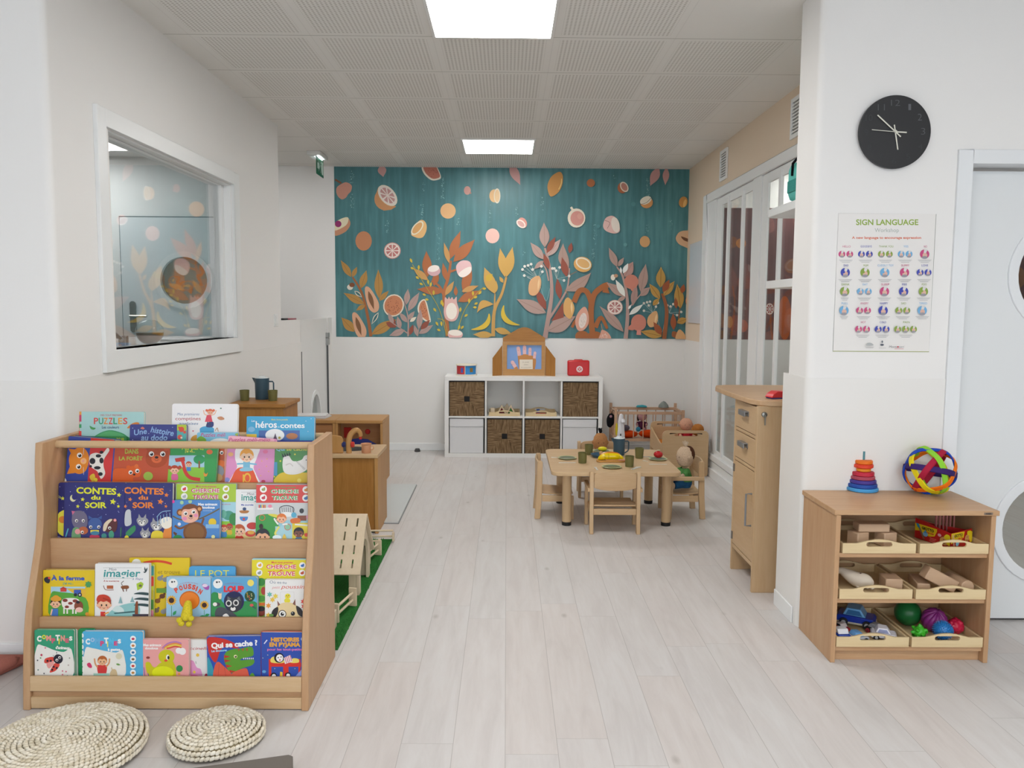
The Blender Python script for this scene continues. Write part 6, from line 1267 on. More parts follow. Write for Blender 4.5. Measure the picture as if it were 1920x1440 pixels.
# tall play stove units behind
def unit(x0, x1, lab, inner):
    t_ = thing('play_stove_unit', lab, 'play kitchen', ((x0+x1)/2, 6.48, 0)); m = alder_light('z')
    B('side_panel', t_, m, (x0, x0+.02, 6.30, 6.66, 0, .484), bevel=.002); B('side_panel', t_, m, (x1-.02, x1, 6.30, 6.66, 0, .484), bevel=.002)
    B('top_board', t_, alder_light('x'), (x0, x1, 6.295, 6.665, .485, .51), bevel=.003); B('bottom_board', t_, m, (x0+.021, x1-.021, 6.31, 6.65, .03, .05))
    B('back_panel', t_, wood('beech_back', '#ac7a50', '#a26f45', 'x'), (x0+.021, x1-.021, 6.44 if inner else 6.32, 6.45 if inner else 6.335, .05, .484)); return t_
u = unit(-1.335, -.965, 'open play stove unit with red window and red knob on its back panel', True)
B('oven_window', u, col('#a82420', .3), (-1.325+.03, -1.235, 6.430, 6.439, .35, .435), bevel=.003, label='red square window')
mb = MB(); mb.lathe([(0, 0), (.021, 0), (.021, .012), (.016, .018), (0, .018)], (-1.105, 6.439, .402), col('#b02824', .3), 22, R=Matrix.Rotation(PI/2, 3, 'X')); mb.build('knob', u)
mb = MB(); mb.prism([(-1.27, .2), (-1.02, .2), (-1.02, .30), (-1.10, .345), (-1.17, .352), (-1.27, .34)], 'y', 6.40, 6.41, col('#26307a', .4)); mb.build('pan_rack', u, bevel=.003)
u2 = unit(-1.70+.02, -1.337, 'play kitchen cupboard with closed door left of the play stove unit', False)
B('door', u2, wood('beech_back', '#ac7a50', '#a26f45', 'x'), (-1.62, -1.36, 6.302, 6.318, .06, .47), bevel=.002)
mb = MB(); P0 = (-1.55, 6.47, .5105)
for k in range(4): mb.T = Matrix.Translation(P0) @ Matrix.Rotation(.06*k-.1, 4, 'Z'); mb.box(-.13+.004*k, .13-.006*k, -.085, .085, .006*k, .006*k+.0052, col(['#d6d7dc', '#e6e5e6', '#d9d4da', '#e9e9ea'][k], .3))
mb.build('magazine_pile', None, 'small pile of white papers on the play kitchen cupboard', 'papers', bevel=.001)
# grey mirror mat on the floor
mm = thing('floor_mat', 'thin pale grey board lying on the floor beside the play kitchen', 'mat', (-.83, 5.72, 0))
P_ = [(-.95, 5.14), (-.692, 5.14), (-.70, 6.28), (-.95, 6.28)]
mb = MB(); mb.prism(P_, 'z', .0045, .013, col('#c3c8c8', .3, .4, 1.)); mb.build('surface', mm, bevel=.001); mb = MB(); mb.prism([(p[0]*1.0+(.004 if p[0] > -.8 else -.004), p[1]+(.004 if p[1] > 6 else -.004)) for p in P_], 'z', .0003, .0043, col('#8c8f90')); mb.build('edge_trim', mm)
# artificial turf with barn and fences
def turf_mat():
    m, nt, b = newmat('artificial_turf', .9, .1); L = nt.links.new
    tc = N(nt, 'ShaderNodeTexCoord'); n = N(nt, 'ShaderNodeTexNoise'); n.inputs['Scale'].default_value = 260; n.inputs['Detail'].default_value = 3; L(tc.outputs['Object'], n.inputs['Vector'])
    r = ramp(nt, n.outputs['Fac'], [(.3, lin('#245c2c')), (.55, lin('#34803a')), (.75, lin('#4c9a4c'))]); L(r.outputs[0], b.inputs['Base Color'])
    bm_ = N(nt, 'ShaderNodeBump'); bm_.inputs['Strength'].default_value = 1; bm_.inputs['Distance'].default_value = .01; L(n.outputs['Fac'], bm_.inputs['Height']); L(bm_.outputs[0], b.inputs['Normal']); return m
mb = MB(); mb.box(-1.55, -.678, 3.19, 4.76, .0003, .009, turf_mat())
o = mb.build('turf_mat', None, 'bright green artificial turf mat behind the book rack', 'mat')
def blades():
    rr = random.Random(11); mb = MB(); vs = []; fs = []
    SG = [(-.745, 3.46, -.705, 3.66), (-.90, 3.40, -.735, 3.40), (-.745, 4.28, -.71, 4.44), (-.86, 4.50, -.715, 4.50), (-1.0, 4.70, -.665, 4.72)]
    def busy(x, y):
        if x < -.68 and 3.77 < y < 4.13: return True
        for a in SG:
            A_, B_ = Vector(a[:2]), Vector(a[2:]); t = max(0, min(1, (Vector((x, y))-A_).dot(B_-A_)/(B_-A_).length_squared))
            if (A_.lerp(B_, t)-Vector((x, y))).length < .032: return True
    for i in range(5200):
        x = -.678-rr.random()**1.6*.32+rr.gauss(0, .003); x = min(x, -.667); y = 3.2+rr.random()*1.555
        if busy(x, y): continue
        a = rr.random()*PI; h_ = .010+rr.random()*.009; dx, dy = .0017*math.cos(a), .0017*math.sin(a); lx, ly = rr.gauss(0, .004), rr.gauss(0, .004)
        b_ = len(vs); vs += [(x-dx, y-dy, .008), (x+dx, y+dy, .008), (x+lx, y+ly, .008+h_)]; fs.append((b_, b_+1, b_+2))
    mb.add(vs, fs, col('#3f8a40', .8)); return mb
bl = blades().build('turf_pile', o, smooth=0); bl['kind'] = 'stuff'
bn = thing('toy_barn', 'pale wooden toy barn with slotted roof standing on the green turf', 'toy barn', (-.83, 3.95, .010)); RW = raw('z'); gz = .0105
XG = -.70
def arch(y0, y1, zt, n=8):
    c_ = (y0+y1)/2; r = (y1-y0)/2
    return [(y0, gz), (y1, gz)]+[(c_+r*math.cos(PI*i/n), zt-r*.9+r*.9*math.sin(PI*i/n)) for i in range(n+1)]
for xg in (XG, -.97):
    mb = MB(); P_ = [(3.795, gz), (3.84, gz)]+[(3.95+.11*math.cos(PI-PI*i/10), .13+.11*math.sin(PI-PI*i/10)) for i in range(11)]+[(4.06, gz), (4.105, gz), (4.105, .165), (3.95, .345), (3.795, .165)]
    mb.prism(P_, 'x', xg-.014, xg, RW); mb.build('gable_wall', bn, bevel=.001)
for y in (3.795, 4.093):
    mb = MB(); P_ = [(-.969, gz), (-.92, gz), (-.92, .12), (-.89, .135), (-.78, .135), (-.75, .12), (-.75, gz), (-.715, gz), (-.715, .163), (-.969, .163)]; mb.prism(P_, 'y', y, y+.012, RW); mb.build('side_wall', bn, bevel=.001)
for sg in (-1, 1):
    mb = MB(); d = Vector((0, sg*.205, -.236)); nn = Vector((0, sg*.236, .205)).normalized()*.012; O = Vector((-.99, 3.95+sg*.001, .362)); Ux = Vector((.305, 0, 0))
    T = Matrix(((1, 0, 0, O.x), (0, d.normalized().y, nn.normalized().y, O.y), (0, d.normalized().z, nn.normalized().z, O.z), (0, 0, 0, 1))); Ld = d.length; mb.T = T
    hs = []
    for i in range(2):
        for j in range(4):
            x = .305-.042-.054*i; y = .02+.072*j; hs.append([(x-.004, y), (x+.004, y), (x+.004, y+.045), (x-.004, y+.045)])
    mb.prism([(0, 0), (.305, 0), (.305, Ld), (0, Ld)], 'z', 0, .010, RW, holes=hs); mb.build('roof_panel', bn)
def fence(x0, y0, x1, y1, lab, posts=3, h=.085):
    t_ = thing('toy_fence', lab, 'toy fence', ((x0+x1)/2, (y0+y1)/2, .010), 'pale wooden toy fences on the turf'); a = Vector((x0, y0, 0)); b_ = Vector((x1, y1, 0)); u_ = (b_-a).normalized(); n_ = Vector((-u_.y, u_.x, 0))*.018
    for i in range(posts):
        p = a.lerp(b_, i/(posts-1)); mb = MB(); q = [p-n_-u_*.006, p+n_-u_*.006, p+n_+u_*.006, p-n_+u_*.006]; mb.prism([(v.x, v.y) for v in q], 'z', gz, gz+h, RW); mb.build('post', t_, bevel=.001)
    for z in (gz+.028, gz+.062): mb = MB(); mb.cyl(tuple(a+Vector((0, 0, z))), tuple(b_+Vector((0, 0, z))), .006, RW, 10); mb.build('rail', t_)
fence(-.745, 3.46, -.705, 3.66, 'pale toy fence on the turf nearest the book rack', 2); fence(-.90, 3.40, -.735, 3.40, 'pale toy fence half hidden by the book rack side', 2, .075)
fence(-.745, 4.28, -.71, 4.44, 'short pale toy fence just beyond the toy barn', 2); fence(-.86, 4.50, -.715, 4.50, 'pale toy fence standing across, beyond the barn', 2, .07); fence(-1.0, 4.70, -.665, 4.72, 'long toy fence at the far edge of the green turf', 3, .05)
# ================================================================ PLAY TABLE, CHAIRS, DOLLS
TZ = .375
tb = thing('play_table', 'low square maple play table laid with green plates and cups', 'table', (.69, 5.405, 0))
def rrect(x0, x1, y0, y1, r, n=6):
    P = []
    for cx_, cy_, t0 in ((x1-r, y0+r, -90), (x1-r, y1-r, 0), (x0+r, y1-r, 90), (x0+r, y0+r, 180)):
        for i in range(n+1): t = math.radians(t0+90*i/n); P.append((cx_+r*math.cos(t), cy_+r*math.sin(t)))
    return P
mb = MB(); mb.prism(rrect(.285, 1.10, 4.975, 5.83, .06), 'z', TZ-.024, TZ, maple('x')); mb.build('tabletop', tb, bevel=.003)
for x, y in ((.393, 5.135), (1.033, 5.135), (.393, 5.735), (1.025, 5.735)):
    mb = MB(); mb.lathe([(0, .024), (.029, .024), (.030, .03), (.030, TZ-.0245), (0, TZ-.0245)], (x, y, 0), maple('z'), 24); l_ = mb.build('leg', tb)
    mb = MB(); mb.lathe([(0, 0), (.030, 0), (.031, .022), (.0285, .0238), (0, .0238)], (x, y, .0003), BLK, 24); mb.build('foot_cap', l_, label='black foot cap')
def make_chair(lab, arm=True):
    t_ = thing('toddler_chair', lab, 'chair', (0, 0, 0), 'small wooden chairs round the play table'); m = birch('z')
    for sx in (-1, 1):
        mb = MB(); mb.prism([(-.154, 0), (-.116, 0), (-.105, .16), (-.102, .375), (-.108, .388), (-.132, .388), (-.138, .375), (-.143, .16)], 'x', sx*.145-.012*(1 if sx < 0 else 1)+.0, sx*.145+.012, m); mb.build('leg', t_, bevel=.003)
        mb = MB(); mb.prism([(.105, 0), (.075, 0), (.068, .16), (.068, .262 if arm else .1575), (.103, .262 if arm else .1575), (.104, .15)], 'x', sx*.155-.011, sx*.155+.011, m); mb.build('leg', t_, bevel=.003)
        B('side_rail', t_, birch('y'), (sx*.143-.008, sx*.143+.008, -.104, .067, .116, .157))
        if not arm: continue
        mb = MB(); mb.prism([(-.136, .262), (.112, .262), (.122, .268), (.122, .280), (.112, .286), (-.136, .286)], 'x', sx*.157-.013 if sx > 0 else sx*.157-.013, sx*.157+.013, birch('y')); mb.build('armrest', t_, bevel=.003)
    B('seat_rail', t_, birch('x'), (-.132, .132, -.134, -.112, .118, .155)); B('seat_rail', t_, birch('x'), (-.143, .143, .075, .094, .118, .155))
    mb = MB(); n = 8; vs = []; fs = []
    for i in range(n+1):
        y = -.125+.225*i/n; z = .158+.012*(abs(2*i/n-1.15)**2)*.8
        for x, zz in ((-.131, 0), (.131, 0), (.131, .009), (-.131, .009)): vs.append((x, y, z+zz))
    for i in range(n):
        for j in range(4): fs.append((4*i+j, 4*i+(j+1) % 4, 4*i+4+(j+1) % 4, 4*i+4+j))
    fs += [(3, 2, 1, 0), (4*n, 4*n+1, 4*n+2, 4*n+3)]; mb.add(vs, fs, birch('x')); mb.build('seat', t_, bevel=.002)
    mb = MB(); vs = []; fs = []; n = 12
    for i in range(n+1):
        u = -1+2*i/n; x = .131*u; y = -.135-.012*(1-u*u); zt = .380 if abs(u) < .9 else .370; zb = .272+.016*abs(u)**3
        for yy, z in ((y, zb), (y+.010, zb), (y+.010, zt+.008*(1-u*u)), (y, zt+.008*(1-u*u))): vs.append((x, yy, z))
    for i in range(n):
        for j in range(4): fs.append((4*i+j, 4*i+(j+1) % 4, 4*i+4+(j+1) % 4, 4*i+4+j))
    fs += [(3, 2, 1, 0), (4*n, 4*n+1, 4*n+2, 4*n+3)]; mb.add(vs, fs, birch('x')); mb.build('backrest', t_, bevel=.002)
    return t_
ch = make_chair('small wooden armchair at the near side of the play table, back to the camera')
ch.location = (.676, 5.066, 0)
ch2 = make_chair('small armless wooden chair at the left side of the play table', False); ch2.location = (.345, 5.435, 0); ch2.rotation_euler = (0, 0, -PI/2); ch2['group'] = 'small wooden chairs round the play table'
dup(ch, (1.175, 5.445, 0), PI/2, 'small wooden armchair at the right of the table with the green-shirted doll')
dup(ch, (.70, 5.99, 0), PI, 'small wooden armchair behind the table holding the brown doll')
# tableware
def plate(x, y, lab, r=.064):
    t_ = thing('toy_plate', lab, 'plate', (x, y, TZ), 'green toy plates on the play table')
    mb = MB(); mb.lathe([(0, 0), (r*.6, 0), (r*.95, .006), (r, .0085), (r*.97, .0095), (r*.62, .004), (0, .004)], (x, y, TZ+.0004), col('#bcc494', .4), 36); mb.build('rim', t_)
    mb = MB(); mb.lathe([(0, .0042), (r*.62, .0042), (r*.84, .0078), (r*.82, .0084), (r*.6, .0052), (0, .0052)], (x, y, TZ+.0004), col('#68755e', .3), 36); mb.build('well', t_); return t_
for (px, py, lab) in ((1063.5, 862, 'green plate at the left edge of the play table'), (1147, 879, 'green plate nearest the camera on the play table'), (1233.7, 864, 'green plate under the red tomato'), (1128, 849, 'green plate at the back under the yellow lemon half')):
    p = fl(px, py-2, TZ); plate(p.x, p.y, lab)
for (px, py, lab) in ((1104, 852, 'olive cup farthest left at the back of the play table'), (1092, 868, 'olive cup beside the left plate on the play table'), (1198.5, 859, 'olive cup right of the dark blue jug, near the tomato'), (1180, 875, 'olive cup in front of the jug by the near plate')):
    p = fl(px, py, TZ); cup(p.x, p.y, TZ, .070, .0300, lab, 'olive green toy cups')
p = fl(1160.5, 853, TZ); JX, JY = p.x, p.y
jug(JX, JY, TZ, .117, .041, 'dark blue jug standing in the middle of the play table')
# tomato
p = fl(1234, 862, TZ); t_ = thing('toy_tomato', 'red wooden tomato sliced across the middle, on the right plate', 'toy food', (p.x, p.y, TZ+.0062))
def tom(a0, a1):
    mb = MB(); P = []
    for i in range(9): a = math.radians(a0+(a1-a0)*i/8); P.append((max(0, .031*math.cos(a)), .027+.024*math.sin(a)))
    if a0 > -89: P = [(0, P[0][1])]+P
    else: P = P+[(0, P[-1][1])]
    mb.lathe(P, (p.x, p.y, TZ+.0065+.003), col('#b81a1e', .18), 28); return mb
tom(-90, -1.5).build('lower_half', t_); tom(1.5, 90).build('upper_half', t_)
mb = MB()
for k in range(5): a = 2*PI*k/5; mb.tube([(p.x, p.y, TZ+.061), (p.x+.008*math.cos(a), p.y+.008*math.sin(a), TZ+.0655), (p.x+.013*math.cos(a), p.y+.013*math.sin(a), TZ+.063)], [.003, .003, .001], col('#cfc6a4'), 6)
mb.build('stalk', t_, label='pale beige leaf stalk')
# lemon half on back plate
p = fl(1128, 847, TZ); mb = MB(); mb.ball((p.x+.006, p.y, TZ+.0052+.016), (.033, .024, .016), col('#d9cf1e', .15)); mb.build('toy_lemon', None, 'glossy yellow lemon-shaped toy on the back plate', 'toy food')
# corn loaf on board with knife
c_ = fl(1146, 866, TZ); t_ = thing('chopping_board', 'small round-ended wooden chopping board under the yellow sliced toy', 'board', (c_.x, c_.y, TZ))
mb = MB(); mb.prism(rrect(c_.x-.098, c_.x+.092, c_.y-.03, c_.y+.045, .03), 'z', TZ+.0004, TZ+.010, wood('board_wood', '#c9944e', '#bb8440', 'x')); mb.build('board', t_, bevel=.003)
cn = thing('toy_corn', 'yellow wooden cob toy cut in sections with an orange top edge', 'toy food', (c_.x, c_.y+.01, TZ+.0105)); xs = [-.085, -.043, -.041, -.018, -.017, .052, .053, .083]
def cob(x):
    t = (x+.002)/.088; return .024*math.sqrt(max(0, 1-abs(t)**2.6))+.001
for a_, b_ in ((-.086, -.044), (-.042, -.018), (-.0165, .052), (.0535, .083)):
    mb = MB(); vs = []; fs = []; n = 6; k = 14
    for i in range(n+1):
        x = a_+(b_-a_)*i/n; r_ = cob(x)
        for j in range(k): a = 2*PI*j/k; vs.append((c_.x+x, c_.y+.012+r_*.8*math.cos(a), TZ+.0105+max(0, r_+r_*1.0*math.sin(a)*1.0)*.95))
    for i in range(n):
        for j in range(k): fs.append((i*k+j, i*k+(j+1) % k, (i+1)*k+(j+1) % k, (i+1)*k+j))
    fs += [tuple(reversed(range(k))), tuple(n*k+j for j in range(k))]; mb.add(vs, fs, col('#e8cc06', .15))
    mb.build('slice', cn)
mb = MB(); P_ = [(c_.x+x, c_.y+.022, TZ+.0105+cob(x)*1.86) for x in (-.07, -.05, -.02, .01, .04, .06)]; mb.tube(P_, [.003, .006, .008, .008, .006, .003], col('#d07a1c', .2), 8); mb.build('orange_edge', cn)
kn = thing('toy_knife', 'wooden toy knife with pinkish handle leaning along the yellow cob', 'toy knife', (c_.x+.03, c_.y-.025, TZ+.011))
mb = MB(); mb.box(c_.x-.04, c_.x+.045, c_.y-.026, c_.y-.022, TZ+.0107, TZ+.021, wood('board_wood', '#c9944e', '#bb8440', 'x')); mb.build('blade', kn); mb = MB(); mb.cyl((c_.x+.045, c_.y-.024, TZ+.017), (c_.x+.088, c_.y-.024, TZ+.017), .006, col('#c98f72'), 12); mb.build('handle', kn)
# blue bowl with bits
p = fl(1124, 857, TZ); t_ = thing('toy_bowl', 'flat dark blue dish behind the yellow cob', 'bowl', (p.x, p.y, TZ)); mb = MB()
mb.lathe([(0, 0), (.045, 0), (.060, .016), (.062, .022), (.058, .022), (.045, .006), (0, .005)], (p.x, p.y, TZ+.0004), col('#33566e', .35), 32); mb.build('body', t_)
mb = MB(); mb.ball((p.x+.012, p.y-.002, TZ+.0245), (.016, .014, .018), col('#c99a6c', .4)); mb.build('toy_egg', None, 'beige egg-like wooden ball in the blue dish', 'toy food')
# cutlery
CT = col('#dcdcd4', .3, .5)
def cutlery(px, py, ang, L_, kind, lab, c=CT):
    p = fl(px, py, TZ); mb = MB(); mb.T = Matrix.Translation((p.x, p.y, TZ+.0005)) @ Matrix.Rotation(ang, 4, 'Z')
    mb.prism([(-L_/2, -.006), (L_*.15, -.004), (L_*.15, .004), (-L_/2, .006)], 'z', 0, .0025, c)
    if kind == 'spoon': mb.prism([(L_*.3+L_*.19*math.cos(t), .012*math.sin(t)) for t in [2*PI*i/14 for i in range(14)]], 'z', 0.0, .003, c)
    elif kind == 'knife': mb.prism([(L_*.15, -.004), (L_*.45, -.007), (L_*.5, .002), (L_*.4, .007), (L_*.15, .004)], 'z', 0, .002, c)
    else:
        mb.prism([(L_*.15, -.004), (L_*.25, -.010), (L_*.25, .010), (L_*.15, .004)], 'z', 0, .0025, c)
        for k in (-1, 0, 1): mb.prism([(L_*.25, k*.007-.0024), (L_*.48, k*.007-.0016), (L_*.48, k*.007+.0016), (L_*.25, k*.007+.0024)], 'z', 0, .0025, c)
    mb.T = None; mb.build('toy_'+kind, None, lab, kind, 'pale toy cutlery on the play table')
cutlery(1064, 868, .05, .115, 'knife', 'pale toy knife in front of the left plate'); cutlery(1046, 858, .0, .09, 'fork', 'pale toy fork behind the left plate'); cutlery(1118, 879, PI/2+.03, .09, 'fork', 'pale toy fork left of the nearest plate')
cutlery(1190, 878, 1.05, .105, 'knife', 'pale toy knife right of the nearest plate'); cutlery(1194, 878, .95, .105, 'spoon', 'pale toy spoon right of the nearest plate, beside the knife'); cutlery(1234, 871, .0, .12, 'knife', 'pale toy knife in front of the tomato plate'); cutlery(1210, 857, .1, .10, 'fork', 'pale toy fork behind the tomato plate', col('#a9b0b6', .2)); cutlery(1210, 865, 2.2, .04, 'spoon', 'short pale toy spoon left of the tomato plate', col('#cfc8ba', .4))
# dolls
SK1, SK2 = fabric('tan_plush', '#c08a5c', sc=160.), fabric('pale_plush', '#d9bfa4', sc=160.)
def doll(x, y, z, rz, skin, shirt, trous, hair, lab, s=1., sz=1., lie=False, facey=True, hairs=None):
    t_ = thing('plush_doll', lab, 'doll', (x, y, z)); T = Matrix.Translation((x, y, z)) @ Matrix.Rotation(rz, 4, 'Z') @ (Matrix.Rotation(-PI/2+.25, 4, 'X') if lie else Matrix.Identity(4)) @ Matrix.Diagonal((s, s, s*sz, 1))
    def part(nm, fn, sub=0, lb=None):
        mb = MB(); mb.T = T; fn(mb); mb.T = None; return mb.build(nm, t_, sub=sub, label=lb)
    def body(mb):
        mb.lathe([(0, -.002), (.040, .0), (.052, .03), (.048, .07), (.034, .105), (.020, .120), (.020, .128), (.045, .138), (.062, .165), (.066, .195), (.058, .225), (.036, .248), (0, .256)], (0, 0, 0), skin, 24)
        for sx in (-1, 1):
            mb.tube([(sx*.030, .01, .10), (sx*.065, .025, .088), (sx*.070, .060, .078)], [.018, .017, .016], skin, 10); mb.ball((sx*.070, .066, .077), .018, skin, nu=12, nv=8)
            mb.ball((sx*.064, 0, .190), (.010, .012, .014), skin, nu=10, nv=6)
            mb.ball((sx*.045, .115, .018), (.018, .016, .022), skin, nu=12, nv=8)
    part('body', body)
    part('shirt', lambda mb: (mb.lathe([(.051, .028), (.056, .04), (.052, .075), (.038, .108), (.024, .119)], (0, 0, 0), shirt, 24), [mb.tube([(sx*.028, .008, .103), (sx*.062, .024, .090), (sx*.069, .044, .083)], [.021, .022, .021], shirt, 12) for sx in (-1, 1)]))
    part('trousers', lambda mb: (mb.lathe([(0, -.001), (.046, -.001), (.055, .02), (.056, .038)], (0, 0, .001), trous, 24), [mb.tube([(sx*.025, .01, .025), (sx*.042, .06, .024), (sx*.045, .10, .020)], [.026, .024, .021], trous, 12) for sx in (-1, 1)]))
    if hairs: part('hair', hairs)
    if facey: part('face', lambda mb: [mb.ball((sx*.022, .060, .192), (.004, .003, .0045), col('#2a1d18'), nu=8, nv=6) for sx in (-1, 1)]+[mb.tube([(-.010, .061, .170), (0, .0635, .167), (.010, .061, .170)], .0012, col('#a8503c'), 6)])
    return t_
def tuft(c, x=0, z=.262):
    m = fabric('tuft_'+c, c, sc=400.)
    def f(mb):
        rr = random.Random(5)
        mb.ball((x, 0, z+.004), (.015, .015, .016), m, nu=12, nv=8)
        for i in range(26):
            a = rr.random()*6.28; q = rr.random(); mb.tube([(x, 0, z-.016), (x+.014*q*math.cos(a), .014*q*math.sin(a), z+.008), (x+.024*q*math.cos(a), .024*q*math.sin(a), z+.018+.010*rr.random())], [.006, .006, .002], m, 5)
    return f
doll(.705, 6.005, .190, PI, SK1, fabric('rust_cloth', '#8a4a34'), fabric('brown_cloth', '#6a4a3a'), None, 'brown plush doll with black hair tuft seated behind the play table', .84, 1.30, hairs=tuft('#1d1c1e'))
doll(1.215, 5.435, .186, PI/2+.25, SK2, fabric('green_cloth', '#5c9a56', sc=60.), fabric('denim_cloth', '#2f6494', sc=60.), None, 'pale plush doll in green shirt and blue trousers on the right chair', .90, 1.22, hairs=lambda mb: (tuft('#dcc8b0')(mb), mb.ball((0, -.030, .205), (.058, .042, .052), fabric('brown_hair', '#5a3a2a'), nu=18, nv=10)))
# doll bed in plywood
bd = thing('doll_bed', 'low plywood doll bed with slotted end panels by the glass wall', 'doll bed', (1.49, 6.97, 0)); bw = birch('x')
def endp(y, sc_, nm='end_panel'):
    x0, x1, zt = 1.302, 1.688, .385; c_ = 1.50
    P = [(x0+.02, .0), (x1-.02, .0)]+[(x1-.02+.02*math.sin(math.radians(a)), .02-.02*math.cos(math.radians(a))) for a in (30, 60, 90)]+[(x1-.04+.04*math.cos(math.radians(a)), zt-.04+.04*math.sin(math.radians(a))) for a in (0, 30, 60, 90)]+[(x0+.04+.04*math.cos(math.radians(a)), zt-.04+.04*math.sin(math.radians(a))) for a in (90, 120, 150, 180)]+[(x0+.02-.02*math.cos(math.radians(a)), .02-.02*math.sin(math.radians(a))) for a in (0, 30, 60)]
    hole = [(c_+sx*(.085+.012*math.cos(t)), .350+.012*math.sin(t)) for sx, ts in ((1, [-1.57, -.8, 0, .8, 1.57]), (-1, [1.57, .8, 0, -.8, -1.57])) for t in ts]
    mb = MB(); mb.prism(P, 'y', y, y+.014, bw, holes=[hole]); mb.build(nm, bd, bevel=.002)
endp(6.69, 1); endp(7.255, 1)
for x in (1.306, 1.672): mb = MB(); mb.prism([(6.7045, .155), (6.7045, .285), (6.80, .255), (7.1, .300), (7.2545, .335), (7.2545, .155)], 'x', x, x+.012, birch('y')); mb.build('side_board', bd, bevel=.002)
B('bed_base', bd, bw, (1.319, 1.671, 6.705, 7.254, .16, .17)); 
mb = MB(); mb.box(1.325, 1.665, 6.71, 7.25, .1705, .225, fabric('orange_pad', '#d8863c')); mb.build('mattress', None, 'orange mattress inside the plywood doll bed', 'mattress', bevel=.015)
doll(1.575, 7.04, .230, PI, fabric('pink_plush', '#e0ab90', sc=160.), fabric('red_cloth', '#c2303a'), fabric('blue_cloth', '#2c3c68'), None, 'pink-faced doll in red propped up in the plywood doll bed', .84, facey=True)
doll(1.615, 6.775, .232, .4, fabric('orange_plush', '#b5733a', sc=160.), fabric('navy_cloth', '#28345c'), fabric('navy_cloth', '#28345c'), None, 'orange-brown doll seen from behind at the right of the plywood bed', .78, facey=False)
# slatted cot
ct = thing('doll_cot', 'slatted wooden doll cot beside the white cube shelf', 'doll cot', (1.29, 7.5, 0)); cm = wood('cot_beech', '#c6a488', '#b89478', 'x')
for x, y, h_ in ((.985, 7.33, .49), (1.60, 7.33, .475), (.985, 7.68, .50), (1.60, 7.68, .50)): B('corner_post', ct, cm, (x, x+.025, y, y+.025, 0, h_), bevel=.002)
for y in (7.333, 7.683):
    B('top_rail', ct, cm, (1.0105, 1.5995, y, y+.02, .435, .46)); B('lower_rail', ct, cm, (1.0105, 1.5995, y, y+.02, .188, .213))
    for k in range(6): mb = MB(); mb.cyl((1.075+.088*k, y+.01, .2135), (1.075+.088*k, y+.01, .4345), .005, cm, 10); mb.build('slat', ct)
for x in (.990, 1.602):
    B('end_rail', ct, cm, (x, x+.018, 7.3555, 7.6795, .435, .46)); B('end_rail', ct, cm, (x, x+.018, 7.3555, 7.6795, .188, .213))
    for k in range(3): mb = MB(); mb.cyl((x+.009, 7.43+.08*k, .2135), (x+.009, 7.43+.08*k, .4345), .005, cm, 10); mb.build('slat', ct)
B('cot_base', ct, cm, (1.011, 1.599, 7.354, 7.682, .19, .2))
pl = col
mb = MB(); mb.ball((1.12, 7.45, .238), (.10, .075, .035), fabric('orange_fleece', '#dd4a14')); mb.build('cushion', None, 'bright orange cushion at the left end of the slatted cot', 'cushion'); mb = MB(); mb.ball((1.33, 7.46, .240), (.10, .075, .037), fabric('orange_fleece', '#dd4a14')); mb.build('cushion', None, 'bright orange cushion in the middle of the slatted cot', 'cushion')
doll(1.27, 7.53, .272, PI-.2, fabric('rose_plush', '#b98a8a', sc=160.), fabric('purple_cloth', '#5a2a44', sc=50.), fabric('purple_cloth', '#5a2a44', sc=50.), None, 'doll in dark purple with dark hair sitting in the slatted cot', .62, hairs=lambda mb: [mb.ball((0, -.02, .215), (.07, .055, .05), fabric('dark_hair', '#23222c'), nu=16, nv=10), mb.ball((.055, 0, .17), (.02, .03, .05), fabric('dark_hair', '#23222c'), nu=12, nv=8)])
mb = MB(); mb.ball((1.215, 7.40, .29), .022, fabric('teal_plush', '#3f8aa8')); mb.build('plush_ball', None, 'small blue plush ball in front of the purple doll', 'ball')
mb = MB(); mb.ball((1.10, 7.42, .30), (.04, .03, .028), fabric('grey_cloth', '#6a6470')); mb.build('plush_mouse', None, 'grey plush lump on the left orange cushion', 'plush toy')
mb = MB(); mb.prism([(1.235, .4605), (1.27, .4605), (1.34, .4605), (1.335, .475), (1.30, .482), (1.25, .478)], 'y', 7.66, 7.70, fabric('turquoise_cloth', '#4aa8b4')); mb.build('cloth', None, 'turquoise cloth laid over the back rail of the cot', 'cloth', bevel=.005)
mb = MB(); mb.lathe([(0, .0), (.05, .0), (.045, .02), (.02, .05), (0, .06)], (1.50, 7.692, .4605), fabric('grey_hat', '#8a908c'), 18); mb.build('doll_hat', None, 'grey cone-shaped cloth hat on the back rail of the cot', 'hat')
# black bag hanging at the cot, white giraffe-like toy behind the jug
mb = MB(); mb.ball((.955, 7.36, .385), (.038, .026, .075), fabric('black_cloth', '#17161a'), R=Matrix.Rotation(.15, 3, 'Y'), nu=16, nv=10, fn=lambda d: 1-.25*max(0, d.z)**2+.12*math.sin(9*d.x)*.3)
mb.tube([(.962, 7.36, .440), (.975, 7.36, .475), (.9845, 7.35, .462)], .003, fabric('black_cloth', '#17161a'), 6); hb = mb.build('hanging_pouch', None, 'black cloth pouch hanging on the left post of the slatted cot', 'pouch'); mb = MB(); mb.ball((.953, 7.338, .415), (.012, .006, .012), fabric('pale_patch', '#b98f98'), nu=12, nv=8); mb.build('pale_patch', hb)
g_ = thing('nightgown', 'white doll garment hanging over the near rail of the slatted cot', 'doll clothes', (1.045, 7.31, .20)); wf = fabric('white_cotton', '#e4e4e8', sc=300., amt=.06)
mb = MB(); vs = []; fs = []
